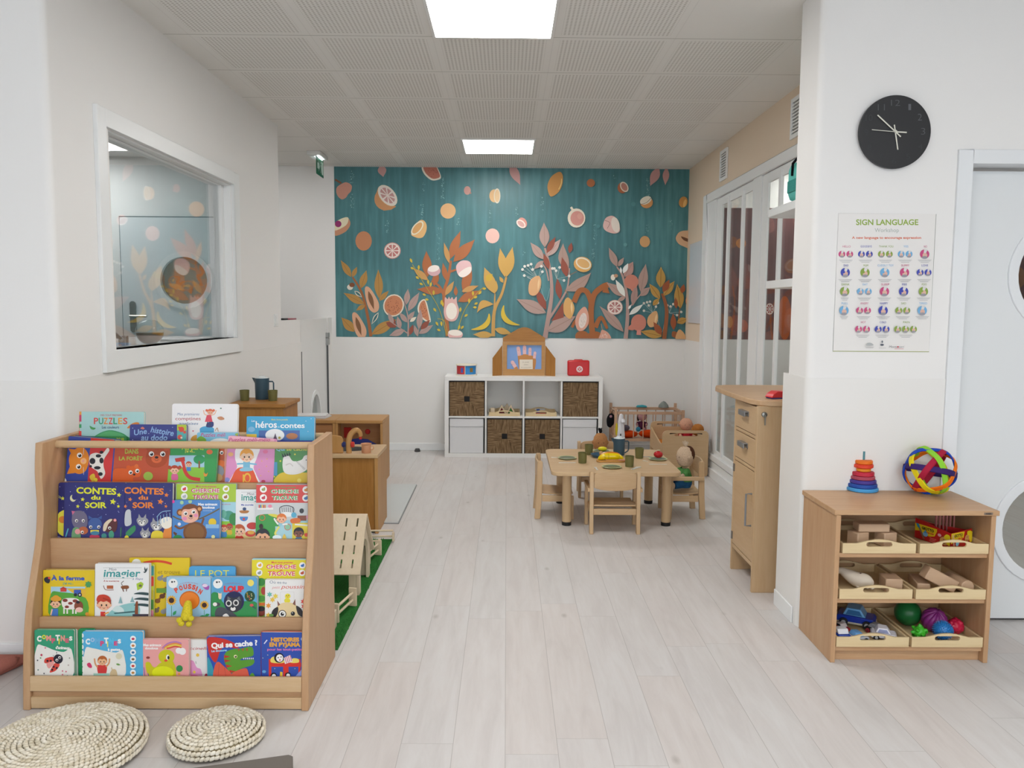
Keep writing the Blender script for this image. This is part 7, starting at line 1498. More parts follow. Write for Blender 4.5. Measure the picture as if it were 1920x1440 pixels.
rows = [(.445, .012, 7.321), (.415, .022, 7.316), (.375, .030, 7.312), (.33, .027, 7.312), (.27, .034, 7.310), (.19, .042, 7.308)]
for z, hw, y in rows:
    for k in range(9): u = -1+k/4; vs.append((1.045+hw*u, y-.010*(1-u*u)+.003*math.sin(k*2+z*30), z))
for z, hw, y in rows:
    for k in range(9): u = -1+k/4; vs.append((1.045+hw*u*.98, y+.006, z))
m_ = len(rows)*9
for r_ in range(len(rows)-1):
    for k in range(8): a = r_*9+k; fs.append((a, a+1, a+10, a+9)); fs.append((m_+a, m_+a+9, m_+a+10, m_+a+1))
for r_ in range(len(rows)-1):
    for e in (0, 8): a = r_*9+e; fs.append((a, a+9, m_+a+9, m_+a))
fs += [tuple(range(9))+tuple(range(m_+8, m_-1, -1)), tuple(range(m_-9, m_))+tuple(range(2*m_-1, 2*m_-10, -1))]
mb.add(vs, fs, wf); mb.build('cloth', g_, sub=1)
mb = MB(); mb.tube([(1.055, 7.300, .38), (1.060, 7.285, .375), (1.060, 7.280, .365)], [.022, .020, .016], wf, 14); mb.build('sleeve', g_); mb = MB(); mb.box(1.035, 1.044, 7.2935, 7.2985, .24, .263, BLK); mb.build('tag', g_)
mb = MB(); mb.ball((1.005, 7.318, .30), (.012, .008, .06), fabric('yellow_cloth', '#d9c23a'), nu=12, nv=8); mb.build('ribbon', None, 'strip of yellow cloth hanging at the left end of the cot', 'cloth')
# tall drawer cabinet with rounded worktop
dc = thing('drawer_cabinet', 'tall pale wooden cabinet with two drawers, a door and a rounded worktop', 'cabinet', (1.27, 4.1, 0)); W1, W2 = birch('z'), birch('y')
CX0, CX1, CY0, CY1 = 1.212, 1.62, 3.885, 4.27
B('side_panel', dc, W1, (CX0, CX1, CY0, CY0+.02, 0, .925), bevel=.002); B('side_panel', dc, W1, (CX0, CX1, CY1-.02, CY1, 0, .925), bevel=.002)
B('back_panel', dc, W1, (CX1-.012, CX1, CY0+.021, CY1-.021, .12, .925)); B('bottom_board', dc, W2, (CX0+.002, CX1-.013, CY0+.021, CY1-.021, .125, .145))
for z in (.60, .76): B('divider_rail', dc, W2, (CX0+.003, CX1-.013, CY0+.021, CY1-.021, z, z+.016))
def front(nm, z0, z1, hk):
    o = B(nm, dc, W2, (CX0+.001, CX0+.017, CY0+.0225, CY1-.0225, z0, z1), bevel=.0015); g1 = col('#9a9fa6', .3, .5, None, .8)
    if hk == 'd':
        mb = MB(); yc = (CY0+CY1)/2; zc = (z0+z1)/2+.02; mb.box(CX0-.022, CX0-.002, yc-.055, yc+.055, zc+.008, zc+.013, g1); mb.box(CX0-.0225, CX0-.018, yc-.055, yc+.055, zc-.014, zc+.008, g1); mb.box(CX0-.0019, CX0+.0005, yc-.055, yc+.055, zc-.014, zc+.013, g1); mb.build('handle', o, bevel=.001, label='grey metal cup handle')
    else:
        mb = MB(); mb.tube([(CX0+.001, CY0+.045, z0+.175), (CX0-.028, CY0+.045, z0+.175), (CX0-.028, CY0+.045, z0+.335), (CX0+.001, CY0+.045, z0+.335)], .005, g1, 10); mb.build('handle', o, label='grey metal bar handle')
        for z in (z0+.04, z1-.04):
            mb = MB(); mb.box(CX0-.004, CX0+.001, CY1-.03, CY1-.012, z-.02, z+.02, col('#6c6660', .4)); mb.build('hinge', o)
front('drawer', .780, .918, 'd'); front('drawer', .620, .756, 'd'); front('door', .150, .596, 'b')
mb = MB(); P_ = [(1.195, 4.02), (1.20, 3.98), (1.22, 3.955), (1.26, 3.925), (1.32, 3.90), (1.40, 3.87), (1.70, 3.87), (1.70, 4.72), (1.30, 4.72), (1.22, 4.66), (1.19, 4.56)]
P_ = [(1.40, 3.868), (1.28, 3.872), (1.225, 3.90), (1.198, 3.97), (1.19, 4.1), (1.186, 4.40), (1.19, 4.60), (1.215, 4.68), (1.28, 4.715), (1.70, 4.72), (1.70, 3.868)]
mb.prism(P_, 'z', .9255, .952, wood('worktop', '#c9a884', '#bd9870', 'x')); mb.build('worktop', dc, bevel=.004)
B('support_leg', dc, W1, (1.5, 1.69, 4.68, 4.70, 0, .9254))
mb = MB(); mb.lathe([(0, -.004), (.013, -.004), (.013, .004), (.010, .006), (0, .006)], (1.245, CY0-.004, .885), col('#8a8a86', .3, .5, None, .9), 20, R=Matrix.Rotation(PI/2, 3, 'X')); lk = mb.build('lock', dc); mb = MB(); mb.box(1.243, 1.249, CY0-.016, CY0-.012, .835, .885, col('#9a9a90', .3, .5, None, .9)); mb.build('key', lk)
mb = MB(); P_ = [pY(1456, 715, 3.95), pY(1463, 709, 3.95)]; mb.T = Matrix.Translation((1.335, 3.99, .9525)) @ Matrix.Rotation(.3, 4, 'Z'); mb.box(-.04, .05, -.03, .03, 0, .006, col('#4a4a8a')); mb.prism([(-.045, .0065), (.05, .0065), (.05, .035), (-.01, .038), (-.035, .025)], 'y', -.03, .03, col('#d2353a', .35)); mb.T = None; mb.build('stapler', None, 'red plastic item on the cabinet worktop, half hidden by the pillar', 'toy', bevel=.003)
# white shelves with bag
for z, lab in ((1.90, 'upper white wall shelf beside the pillar carrying a turquoise bag'), (1.507, 'lower white wall shelf beside the pillar')):
    t_ = thing('wall_shelf', lab, 'shelf', (1.58, 4.2, z), 'white wall shelves by the pillar')
    mb = MB(); P_ = [(1.45, 3.76), (1.45, 4.57)]+[(1.50-.05*math.cos(a), 4.57+.05*math.sin(a)) for a in (.4, .8, 1.2, 1.57)]+[(1.70, 4.62), (1.70, 3.76)]; mb.prism(P_, 'z', z, z+.042, TRIMM); mb.build('board', t_, bevel=.002)
    B('bracket', t_, alder_light('y'), (1.52, 1.56, 3.80, 4.3, z-.012, z-.0005))
bg = thing('lunch_bag', 'turquoise bag with black strap on the upper white shelf', 'bag', (1.56, 4.05, 1.9425)); tf = fabric('turquoise_nylon', '#6cc9bf', sc=200., amt=.1)
mb = MB(); mb.box(1.456, 1.64, 4.03, 4.33, 1.943, 2.15, tf); mb.build('body', bg, bevel=.045); mb = MB(); mb.box(1.449, 1.455, 4.08, 4.28, 1.99, 2.05, fabric('turquoise_dark', '#469c94', sc=200.)); mb.build('pocket', bg, bevel=.002)
mb = MB(); mb.tube([(1.452, 4.22, 2.07), (1.450, 4.21, 2.13), (1.48, 4.17, 2.175), (1.51, 4.1, 2.19), (1.51, 4.04, 2.13)], .007, fabric('black_cloth', '#17161a'), 8); mb.build('strap', bg)
mb = MB(); mb.ball((1.49, 4.02, 1.5492+.016), (.016, .014, .016), col('#e9e4e0')); mb.build('small_figurine', None, 'tiny white object on the lower white shelf', 'ornament')
# ================================================================ TOY SHELF ON THE RIGHT
SX0, SX1, SY0, SY1, SH = 1.287, 1.912, 3.092, 3.442, .615
sh = thing('toy_shelf', 'low beech toy shelf with six pine trays in front of the white pillar', 'shelf', (1.6, 3.28, 0)); bz, bx = beech('z'), beech('x')
B('side_panel', sh, bz, (SX0, SX0+.019, SY0, SY1, 0, SH-.02), bevel=.002); B('side_panel', sh, bz, (SX1-.019, SX1, SY0, SY1, 0, SH-.02), bevel=.002)
B('top_board', sh, bx, (SX0-.008, SX1+.01, SY0-.004, SY1, SH-.0195, SH), bevel=.002); B('back_panel', sh, bx, (SX0+.02, SX1-.02, SY1-.012, SY1-.001, .03, SH-.02))
TZS = (.441, .257, .062)
for z in TZS: B('shelf_board', sh, bx, (SX0+.0195, SX1-.0195, SY0+.012, SY1-.013, z-.018, z), bevel=.001)
B('plinth', sh, bx, (SX0+.0195, SX1-.0195, SY0+.03, SY0+.045, 0, .0435), bevel=.001)
mb = MB(); mb.box(SX1-.052, SX1-.018, SY0-.0055, SY0-.0043, SH-.015, SH-.006, col('#8a7a6c', .3)); Art(mb, (SX1-.052, SY0-.0055, SH-.015), (.034, 0, 0), (0, 0, .009), (0, -1, 0), box=(0, 0, 34, 9)).text('HABA', 6, 7.2, 22, 5.4, '#2c2420', bold=.04); mb.build('maker_badge', sh, label='small dark lettered badge')
names = ['top left', 'top right', 'middle left', 'middle right', 'bottom left', 'bottom right']; hold = ['three wooden blocks', 'boxes of felt pens', 'a cream figure and a block', 'a tilted wooden block', 'toy cars', 'bumpy balls']
TR = []
for i in range(6):
    L_ = i % 2 == 0; x0 = SX0+.031 if L_ else SX0+.334-.004*(i//2); x0 -= .004*(i//2)*(1 if L_ else .5); x1 = x0+.288
    x0 = max(x0, SX0+.0205); x1 = min(x1, SX1-.0205)
    TR.append(tray(x0, x1, SY0+.004, SY0+.330, TZS[i//2]+.0004, 'pine tray with %s, %s of the toy shelf' % (hold[i], names[i]), mat=pine_knot('x') if i in (2, 3) else pine('x'), grp='pine trays on the toy shelf', hgt=.040, hump=.016))
def zt(i): return TZS[i]+.0082
RB = wood('block_wood', '#c9aa8c', '#c0a082', 'x', scale=.4)
def block(cx_, cy_, z, sx, sy, sz, lab, rz=0., ry=0., grp='natural wooden blocks'):
    mb = MB(); mb.T = Matrix.Translation((cx_, cy_, z)) @ Matrix.Rotation(rz, 4, 'Z') @ Matrix.Rotation(ry, 4, 'Y'); mb.box(-sx/2, sx/2, -sy/2, sy/2, 0 if not ry else -sz/2, sz if not ry else sz/2, RB); mb.T = None
    return mb.build('wooden_block', None, lab, 'toy block', grp, bevel=.004)
def X(px, Y, py=1000): return pY(px, py, Y).x
block(X(1612, 3.17), 3.185, zt(0), .058, .06, .058, 'wooden cube at the left in the top left tray, under the flat block', rz=.35); block(X(1664, 3.17), 3.185, zt(0), .06, .06, .058, 'wooden cube at the right in the top left tray, under the flat block', rz=.25); block(X(1635, 3.18), 3.19, zt(0)+.059, .125, .06, .033, 'flat wooden block lying across two cubes in the top left tray')
block(X(1670, 3.18, 1090), 3.18, zt(1), .066, .08, .058, 'single wooden cube in the middle left tray', rz=-.1)
block(X(1728, 3.2, 1090), 3.22, zt(1), .05, .13, .035, 'wooden block lying under the tilted one in the middle right tray', rz=-.2)
block(X(1761, 3.165, 1080), 3.165, zt(1)+.054, .135, .05, .052, 'long wooden block tilted in the middle right tray', ry=.48)
mb = MB(); mb.cyl((X(1807, 3.16, 1090), 3.13, zt(1)+.029), (X(1807, 3.16, 1090)-.01, 3.25, zt(1)+.029), .028, RB, 28); mb.build('wooden_cylinder', None, 'wooden cylinder lying at the right of the middle right tray', 'toy block', 'natural wooden blocks', bevel=.003)
# cream figure
fg = thing('rubber_animal', 'cream-coloured animal figure lying in the middle left tray', 'toy animal', (X(1610, 3.19, 1090), 3.19, zt(1))); cf = col('#d9cdbb', .6); fx = X(1612, 3.19, 1090)
mb = MB(); P_ = [(fx-.085, 3.24, zt(1)+.055), (fx-.06, 3.235, zt(1)+.062), (fx-.035, 3.22, zt(1)+.050), (fx-.005, 3.20, zt(1)+.036), (fx+.022, 3.185, zt(1)+.036), (fx+.045, 3.17, zt(1)+.020)]
mb.tube([tuple(p) for p in cat([Vector(p) for p in P_], 4)], [.010+.022*math.sin(PI*(i/20)**1.7) for i in range(21)], cf, 16); mb.build('body', fg, sub=1)
for dx, dy in ((.015, -.012), (-.02, .0), (.03, -.022)): mb = MB(); mb.tube([(fx+dx, 3.19+dy, zt(1)+.03), (fx+dx+.012, 3.18+dy, zt(1)+.012)], [.009, .007], cf, 10); mb.build('leg', fg)
mb = MB(); mb.ball((fx+.001, 3.188, zt(1)+.0665), (.004, .003, .002), col('#5a4034')); mb.build('eye_spot', fg)
# felt pen boxes
def card(A_, B_, z0, z1a, z1b, nm, par, art):
    mb = MB(); a = Vector((A_[0], A_[1], z0)); b_ = Vector((B_[0], B_[1], z0)); d = (b_-a); n_ = Vector((d.y, -d.x, 0)).normalized(); 
    vs = [a, b_, b_+Vector((0, 0, z1b)), a+Vector((0, 0, z1a))]; vs += [v-n_*.002 for v in vs]; R_ = col('#b8201e', .35)
    mb.add([tuple(v) for v in vs], [(0, 1, 2, 3), (7, 6, 5, 4), (0, 4, 5, 1), (1, 5, 6, 2), (2, 6, 7, 3), (3, 7, 4, 0)], R_)
    art(Art(mb, a, d, Vector((0, 0, min(z1a, z1b))), n_, box=(0, 0, 100, 50), rough=.35)); return mb.build(nm, par)
pb = thing('pen_box', 'red and yellow card box of felt pens in the top right tray', 'pen box', (X(1760, 3.2), 3.2, zt(0)))
PA, PB, PC = (X(1715, 3.30), 3.30), (X(1784, 3.13), 3.13), (X(1822, 3.19), 3.19); z_ = zt(0)+.001
def artL(A):
    A.poly([(0, 0), (62, 0), (62, 8), (56, 26), (42, 32), (26, 30), (14, 22), (0, 26)], '#e2c21c').poly([(5, 2), (12, 2), (30, 46), (26, 48)], '#8a6a4c').poly([(3, 0), (11, 0), (16, 14), (8, 12)], '#2a8ab0').text('GIOTTO', 20, 14, 34, 9, '#2a2420', bold=.05).text('be-b\u00e8', 34, 23, 20, 7, '#c8402c', bold=.03).disc(31, 28, 7, '#7ab4d8', 8).poly([(31, 14), (36, 24), (26, 24)], '#4a9ac8').disc(70, 16, 5, '#d9a0a4')
    for k in range(3): A.rect(44, 34+k*5, 62-k*2, 35.5+k*5, '#e88a80')
    A.disc(84, 30, 12, '#d59a5c', 13).disc(84, 30, 12.6, '#2a2018', 13.6).disc(84, 30, 12, '#d59a5c', 13)
    for x, y in ((90, 16), (97, 18), (96, 26), (98, 33), (93, 12)): A.disc(x, y, 7, '#e4cc1e')
    A.disc(83, 25, 1.3, '#2a2018').line([(76, 34), (81, 38), (88, 36)], 1.2, '#2a2018')
def artR(A):
    A.poly([(0, 0), (64, 0), (60, 20), (40, 32), (20, 30), (0, 34)], '#e2c21c').text('GIOTTO', 14, 14, 40, 9, '#2a2420', bold=.05).text('be-b\u00e8', 34, 23, 22, 7, '#c8402c', bold=.03).disc(30, 36, 8, '#8ac4dc', 9).poly([(4, 4), (10, 4), (18, 46), (12, 46)], '#c8a080').disc(76, 24, 11, '#d59a5c', 12)
    for x, y in ((86, 8), (94, 12), (93, 22), (95, 30), (82, 6)): A.disc(x, y, 9, '#e4cc1e')
    A.disc(74, 20, 1.5, '#2a2018').line([(69, 28), (74, 31), (79, 29)], 1.2, '#2a2018')
card(PA, PB, z_, .082, .062, 'front_card', pb, artL); card(PB, PC, z_, .062, .068, 'front_card', pb, artR); card(PC, (PC[0]-.10, PC[1]+.09), z_, .06, .06, 'back_card', pb, lambda A: A); card((PC[0]-.10, PC[1]+.09), PA, z_, .06, .082, 'back_card', pb, lambda A: A)
rr = random.Random(3); px_ = X(1768, 3.26, 980)
for k in range(11):
    c_ = ['#b8322c', '#d9a02c', '#3f8a4c', '#2c5aa0', '#8a3f7a', '#d97a3a'][k % 6]; x = px_-.035+.0072*k; y = 3.245+.02*(k % 2); mb = MB(); zt_ = z_+.118+.01*rr.random()
    mb.cyl((x, y, z_), (x, y, zt_), .0033, col('#a8655f', .35), 8); p_ = mb.build('felt_pen', None, ['red', 'yellow', 'green', 'blue', 'purple', 'orange'][k % 6]+'-capped striped felt pen standing in the card box of the top right tray', 'pen', 'felt pens in the card box'); mb = MB(); mb.cyl((x, y, zt_+.0002), (x, y, zt_+.014), .0036, col(c_, .3), 8); mb.build('cap', p_)
# toy vehicles, bottom left tray
def car(cx_, cy_, rz, L_, body, roof, lab, glass='#3a6a9a', s=1., wheels='#222226', hub='#b9bcc0', skirt=None):
    z = zt(2)+.001; t_ = thing('toy_car', lab, 'toy car', (cx_, cy_, z)); T = Matrix.Translation((cx_, cy_, z)) @ Matrix.Rotation(rz, 4, 'Z'); h = L_*.22; w_ = L_*.30
    def pr(nm, P, hw, m, bv=.003, par=None):
        mb = MB(); mb.T = T; mb.prism(P, 'y', -hw, hw, m); mb.T = None; return mb.build(nm, par or t_, bevel=bv)
    b_ = pr('body', [(-L_/2, h*.35), (L_/2, h*.35), (L_/2, h*.95), (L_*.44, h*1.25), (-L_*.46, h*1.35), (-L_/2, h*1.1)], w_, col(body, .25))
    pr('cabin', [(-L_*.34, h*1.36), (L_*.26, h*1.30), (L_*.12, h*2.25), (-L_*.24, h*2.30)], w_*.86, col(roof, .25))
    pr('windows', [(-L_*.26, h*1.45), (L_*.17, h*1.45), (L_*.09, h*2.05), (-L_*.2, h*2.08)], w_*.875, col(glass, .1), 0)
    if skirt: pr('bumper', [(-L_*.52, h*.3), (L_*.52, h*.3), (L_*.52, h*.6), (-L_*.52, h*.6)], w_*1.03, col(skirt, .4))
    for sx in (-1, 1):
        for sy in (-1, 1):
            mb = MB(); mb.T = T; mb.cyl((sx*L_*.30, sy*w_*.98, h*.52), (sx*L_*.30, sy*w_*1.2, h*.52), h*.52, col(wheels, .6), 18); mb.T = None; wl = mb.build('wheel', t_, bevel=.001)
            mb = MB(); mb.T = T; mb.cyl((sx*L_*.30, sy*w_*1.2, h*.52), (sx*L_*.30, sy*w_*1.23, h*.52), h*.28, col(hub, .3), 14); mb.T = None; mb.build('hub', wl)
    return t_
car(X(1609, 3.30, 1150), 3.315, -.5, .15, '#1e3aa4', '#6ea8d8', 'big blue toy truck with pale skirt at the back of the bottom left tray', s=1.3, skirt='#c9c4b4')
car(X(1580, 3.15, 1185), 3.162, -1.5, .086, '#2a50c0', '#e6e6ea', 'small white and blue toy car at the left end of the bottom left tray', '#c9d4e4')
car(X(1608, 3.14, 1185), 3.140, .15, .078, '#e2e2e6', '#6aa6e0', 'small white toy car with light blue roof in the bottom left tray', '#6aa6e0')
car(X(1660, 3.15, 1185), 3.163, -.35, .096, '#dfdfe8', '#e9e9f2', 'white toy van at the right of the bottom left tray', '#9aa0c4')
car(X(1643, 3.22, 1165), 3.220, -.9, .075, '#1f2024', '#8c9098', 'black toy tractor with red wheels in the bottom left tray', '#8c9098', wheels='#a82434', hub='#5a2a34')
car(X(1576, 3.26, 1170), 3.245, -1.2, .062, '#b02c30', '#dcd4d4', 'small red toy car at the back left of the bottom left tray', '#3a3c48')
# bumpy balls, bottom right tray
def ball_(px, py_, Y, r, c, lab, kind):
    cx_ = X(px, Y, py_); z = zt(2)+.0005+r; mb = MB(); m = col(c, .35)
    if kind == 'spike':
        mb.ball((cx_, Y, z), r*.72, m)
        for d in [Vector(v).normalized() for v in ((1, 0, 0), (-1, 0, 0), (0, 1, 0), (0, -1, 0), (0, 0, 1), (.6, -.6, .5), (-.6, -.6, .5), (.6, .6, .5), (-.6, .6, .5), (.5, -.5, -.6), (-.5, -.5, -.6), (.5, .5, -.6), (-.5, .5, -.6), (0, -.85, .0))]: mb.tube([Vector((cx_, Y, z))+d*r*.6, Vector((cx_, Y, z))+d*r*.85, Vector((cx_, Y, z))+d*r], [r*.26, r*.2, r*.1], m, 10)
    elif kind == 'hair':
        mb.ball((cx_, Y, z), r*.84, m, nu=28, nv=18); n = 260
        for i in range(n):
            zz = 1-2*(i+.5)/n; a = i*2.39996; q = math.sqrt(1-zz*zz); d = Vector((q*math.cos(a), q*math.sin(a), zz)); p0 = Vector((cx_, Y, z)); mb.tube([p0+d*r*.82, p0+d*r], [r*.045, r*.02], m, 4, caps=False)
    elif kind == 'ribs': mb.ball((cx_, Y, z), r, m, nu=60, nv=20, fn=lambda d: 1-.07*abs(math.cos(6*math.atan2(d.y, d.x)))**6, R=Matrix.Rotation(.5, 3, 'X'))
    elif kind == 'knob': mb.ball((cx_, Y, z), r, m, nu=48, nv=30, fn=lambda d: 1-.10+.10*max(-1, min(1, 1.6*math.sin(7*d.x+1)*math.sin(7*d.y)*math.sin(7*d.z+.5)+.2)))
    else: mb.ball((cx_, Y, z), r, m, nu=32, nv=20)
    mb.build('sensory_ball', None, lab, 'ball', 'sensory balls in the bottom right tray')
ball_(1724, 1183, 3.145, .034, '#3fae2c', 'bright green ball with blunt spikes in the bottom right tray', 'spike'); ball_(1768, 1180, 3.150, .040, '#2c7cc0', 'blue ball covered in short rubber bristles in the bottom right tray', 'hair')
ball_(1791, 1178, 3.212, .034, '#c41c44', 'crimson knobbly ball at the right of the bottom right tray', 'knob'); ball_(1752, 1155, 3.235, .050, '#8c2f80', 'purple ribbed ball behind the blue bristly one', 'ribs'); ball_(1702, 1150, 3.305, .053, '#1c6a34', 'dark green ball at the back of the bottom right tray', 'plain')
# on top: stacking tower and woven ball
p = fl(1616, 919, SH); st = thing('stacking_tower', 'wooden stacking tower of eight coloured discs on the toy shelf', 'stacking toy', (p.x, p.y, SH)); z = SH+.0005
for k, (r_, h_, c_, dx) in enumerate([(.066, .0155, '#4aa0dc', 0), (.061, .0165, '#2450a8', .000), (.0555, .0165, '#4a3a94', .001), (.0505, .0155, '#b0485c', .0), (.046, .018, '#c62a44', .001), (.031, .0155, '#eb9a24', .002), (.0405, .0165, '#e2432a', .0015), (.0365, .0165, '#f0791c', .002)]):
    mb = MB(); mb.lathe([(0, z), (r_-.004, z), (r_, z+.003), (r_, z+h_-.003), (r_-.004, z+h_), (0, z+h_)], (p.x+dx, p.y, 0), col(c_, .5), 40); mb.build('disc', st, label=['light blue', 'blue', 'purple', 'old rose', 'crimson', 'yellow-orange', 'red-orange', 'orange'][k]+' disc'); z += h_+.0003
mb = MB(); mb.cyl((p.x+.002, p.y, z), (p.x+.002, p.y, z+.036), .0045, col('#4f8a94', .5), 16); mb.build('peg', st)
p = fl(1741, 928, SH); R_ = .103; bc = Vector((p.x, p.y, SH+R_+.0005)); wb = thing('woven_ball', 'openwork ball woven from six coloured bands on the toy shelf', 'ball', (p.x, p.y, SH))
ph = (1+5**.5)/2; ax = [Vector(v).normalized() for v in ((0, 1, ph), (0, -1, ph), (1, ph, 0), (-1, ph, 0), (ph, 0, 1), (-ph, 0, 1))]; RR = Euler((.45, .25, .35)).to_matrix()
for k, (a, c_) in enumerate(zip(ax, ['#3a2466', '#e4d21e', '#1c48b8', '#a81f3c', '#8fd03c', '#f27a14'])):
    a = RR @ a; u = a.orthogonal().normalized(); v = a.cross(u); mb = MB(); vs = []; fs = []; n = 80
    for i in range(n):
        t = 2*PI*i/n; d = u*math.cos(t)+v*math.sin(t); rr_ = R_-.004+.0035*math.sin(5*t+k*1.3)
        for (dr_, da) in ((0, -.0125), (.0035, -.010), (.0035, .010), (0, .0125), (-.0035, .010), (-.0035, -.010)): vs.append(bc+d*(rr_+dr_)+a*da)
    for i in range(n):
        for j in range(6): fs.append((i*6+j, i*6+(j+1) % 6, ((i+1) % n)*6+(j+1) % 6, ((i+1) % n)*6+j))
    mb.add(vs, fs, col(c_, .75, .2)); mb.build('band', wb, label=['purple', 'yellow', 'blue', 'dark red', 'lime green', 'orange'][k]+' band')
# ================================================================ CLOCK AND POSTER
cc = pY(1677, 248, YR-.02); ck = thing('wall_clock', 'round black wall clock with white hands above the poster', 'clock', (cc.x, YR, cc.z))
mb = MB(); cl = [(cc.x+.148*math.cos(2*PI*i/64), cc.z+.148*math.sin(2*PI*i/64)) for i in range(64)]; mb.prism(cl, 'y', YR-.026, YR-.012, col('#232427', .45)); 
A = Art(mb, (cc.x-.148, YR-.026, cc.z-.148), (.296, 0, 0), (0, 0, .296), (0, -1, 0), rough=.5, step=.0001); A.zoom(1580, 160, 8)
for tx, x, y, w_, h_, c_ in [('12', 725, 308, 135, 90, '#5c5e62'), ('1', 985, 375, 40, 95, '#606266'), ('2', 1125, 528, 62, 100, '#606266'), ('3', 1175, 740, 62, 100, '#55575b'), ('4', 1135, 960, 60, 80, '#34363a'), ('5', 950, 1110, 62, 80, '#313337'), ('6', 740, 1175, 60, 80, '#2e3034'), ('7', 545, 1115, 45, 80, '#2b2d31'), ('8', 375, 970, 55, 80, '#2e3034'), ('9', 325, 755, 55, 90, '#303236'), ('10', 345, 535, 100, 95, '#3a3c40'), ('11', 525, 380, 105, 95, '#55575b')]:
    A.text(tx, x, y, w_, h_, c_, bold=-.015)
mb.build('dial', ck, bevel=0, smooth=0)
mb = MB(); mb.prism([(cc.x+.09*math.cos(2*PI*i/40), cc.z+.09*math.sin(2*PI*i/40)) for i in range(40)], 'y', YR-.0118, YR-.0005, col('#1c1d1f')); mb.build('movement_case', ck)
hp = lambda x, y, d=.030: pY(1580+x/8, 160+y/8, YR-d)
def hand(nm, a, b_, w_, d):
    a, b_ = hp(*a, d), hp(*b_, d); u = (b_-a).normalized(); n_ = Vector((-u.z, 0, u.x))*w_; mb = MB(); mb.prism([((a+n_).x, (a+n_).z), ((b_+n_).x, (b_+n_).z), ((b_-n_).x, (b_-n_).z), ((a-n_).x, (a-n_).z)], 'y', YR-d, YR-d+.0012, col('#e0dfd2', .4)); mb.build(nm, ck)
hand('hour_hand', (776, 590), (828, 965), .0024, .0295); hand('minute_hand', (872, 770), (525, 445), .0024, .0320); hand('second_hand', (800, 696), (440, 665), .0013, .0345); hand('second_hand_tail', (795, 697), (962, 706), .0026, .0345)
mb = MB(); q = hp(790, 690, .03); mb.cyl((q.x, YR-.0360, q.z), (q.x, YR-.0262, q.z), .0045, col('#d9d8cc', .4), 16); mb.build('hub', ck)
# poster
a0, a1, a2 = pY(1562, 659, YR), pY(1572, 400, YR), pY(1755, 401.5, YR); px0, px1, pz0, pz1 = a1.x, a2.x, a0.z, a1.z
mb = MB(); mb.box(px0, px1, YR-.0035, YR-.0007, pz0, pz1, col('#e6e4e1', .45, .4, 1.0)); A = Art(mb, (px0, YR-.0035, pz0), (px1-px0, 0, 0), (0, 0, pz1-pz0), (0, -1, 0), step=.00004, base=.0001, rough=.45, gain=.95); A.zoom(1550, 390, 5.141)
for q in (((113, 49), (1057, 55), 3), ((113, 49), (60, 1382), 2), ((1055, 55), (988, 1388), 2)): A.line([q[0], q[1]], q[2]+2, '#6f7a6a')
A.line([(60, 1380), (988, 1386)], 6, '#a9b36a')
A.text('SIGN LANGUAGE', 283, 163, 600, 54, '#94b04c', bold=.025).text('Workshop', 463, 232, 232, 38, '#aeb6b0').text('A new language to encourage expression', 243, 297, 668, 24, '#dd7f66', bold=.03)
PKc, BL, GR, LB = '#c84c80', '#3f4cb0', '#8ca648', '#72b0dc'
def gl(x, y, r, c, v=0):
    A.disc(x, y, r, c).poly([(x-r*.1, y-r*1.05), (x+r*.65, y-r*1.05), (x+r*.25, y-r*.1), (x-r*.25, y-r*.1)], '#dedcda').disc(x+r*.05, y+r*.25, r*.52, '#dfb6a4').disc(x, y+r*.72, r*.62, '#9c9aa2', r*.30)
    if v: A.disc(x-r*.35, y-r*.1, r*.3, c)
rows = [(380, 445, 500, [('HELLO', 192, PKc, 2), ('GOODBYE', 380, BL, 2), ('THANK YOU', 572, GR, 2), ('YES', 762, LB, 2), ('NO', 950, PKc, 1)]), (563, 622, 688, [('DAD', 185, BL, 1), ('MUM', 375, GR, 1), ('CUDDLY TOY', 565, LB, 1), ('DUMMY', 755, PKc, 1), ('LOVE', 943, BL, 2)]), (746, 805, 865, [('DRINK', 178, GR, 1), ('EAT', 367, LB, 2), ('SLEEP', 560, PKc, 1), ('PEE', 745, BL, 1), ('POO', 935, GR, 1)]), (928, 988, 1045, [('FULL', 170, LB, 1), ('ANGRY', 358, PKc, 2), ('HAPPY', 546, BL, 1), ('SAD', 735, GR, 2), ('TIRED', 922, LB, 1)]), (1110, 1168, 1222, [('HOT', 347, PKc, 2), ('COLD', 535, BL, 2), ('PAIN', 760, GR, 3)])]
for ty, gy, cy_, its in rows:
    for tx, x, c_, n in its:
        w_ = 15.5*len(tx); A.text(tx, x-w_/2, ty, w_, 19, c_)
        for k in range(n): gl(x+(k-(n-1)/2)*(76 if n > 1 else 0)-8, gy, 45 if n == 1 else 33, c_, (k+int(x)) % 2)
        for q in range(3): ww = [130, 110, 80][q]*(.6 if tx in ('FULL', 'DRINK') else 1); A.rect(x-ww/2-8, cy_+q*11, x+ww/2-8, cy_+3+q*11, '#a3a3a5'); A.k -= 1
        A.k += 1
A.blob([(372, 1325), (382, 1305), (405, 1298), (430, 1305), (440, 1325)], '#b5b8b8').rect(362, 1338, 448, 1341, '#b0b0b0').rect(370, 1346, 440, 1349, '#b0b0b0').disc(525, 1318, 18, '#5a606c', 10).disc(527, 1288, 8, '#7a8088', 12).rect(495, 1348, 562, 1351, '#b0b0b0').text('Montessori', 592, 1347, 146, 22, '#8c8f94', shear=.3).rect(645, 1355, 732, 1358, '#d0505c').disc(678, 1338, 8, '#d0505c')
mb.build('sign_language_poster', None, 'white sign language workshop poster on the wall below the black clock', 'poster', origin=None, smooth=0)
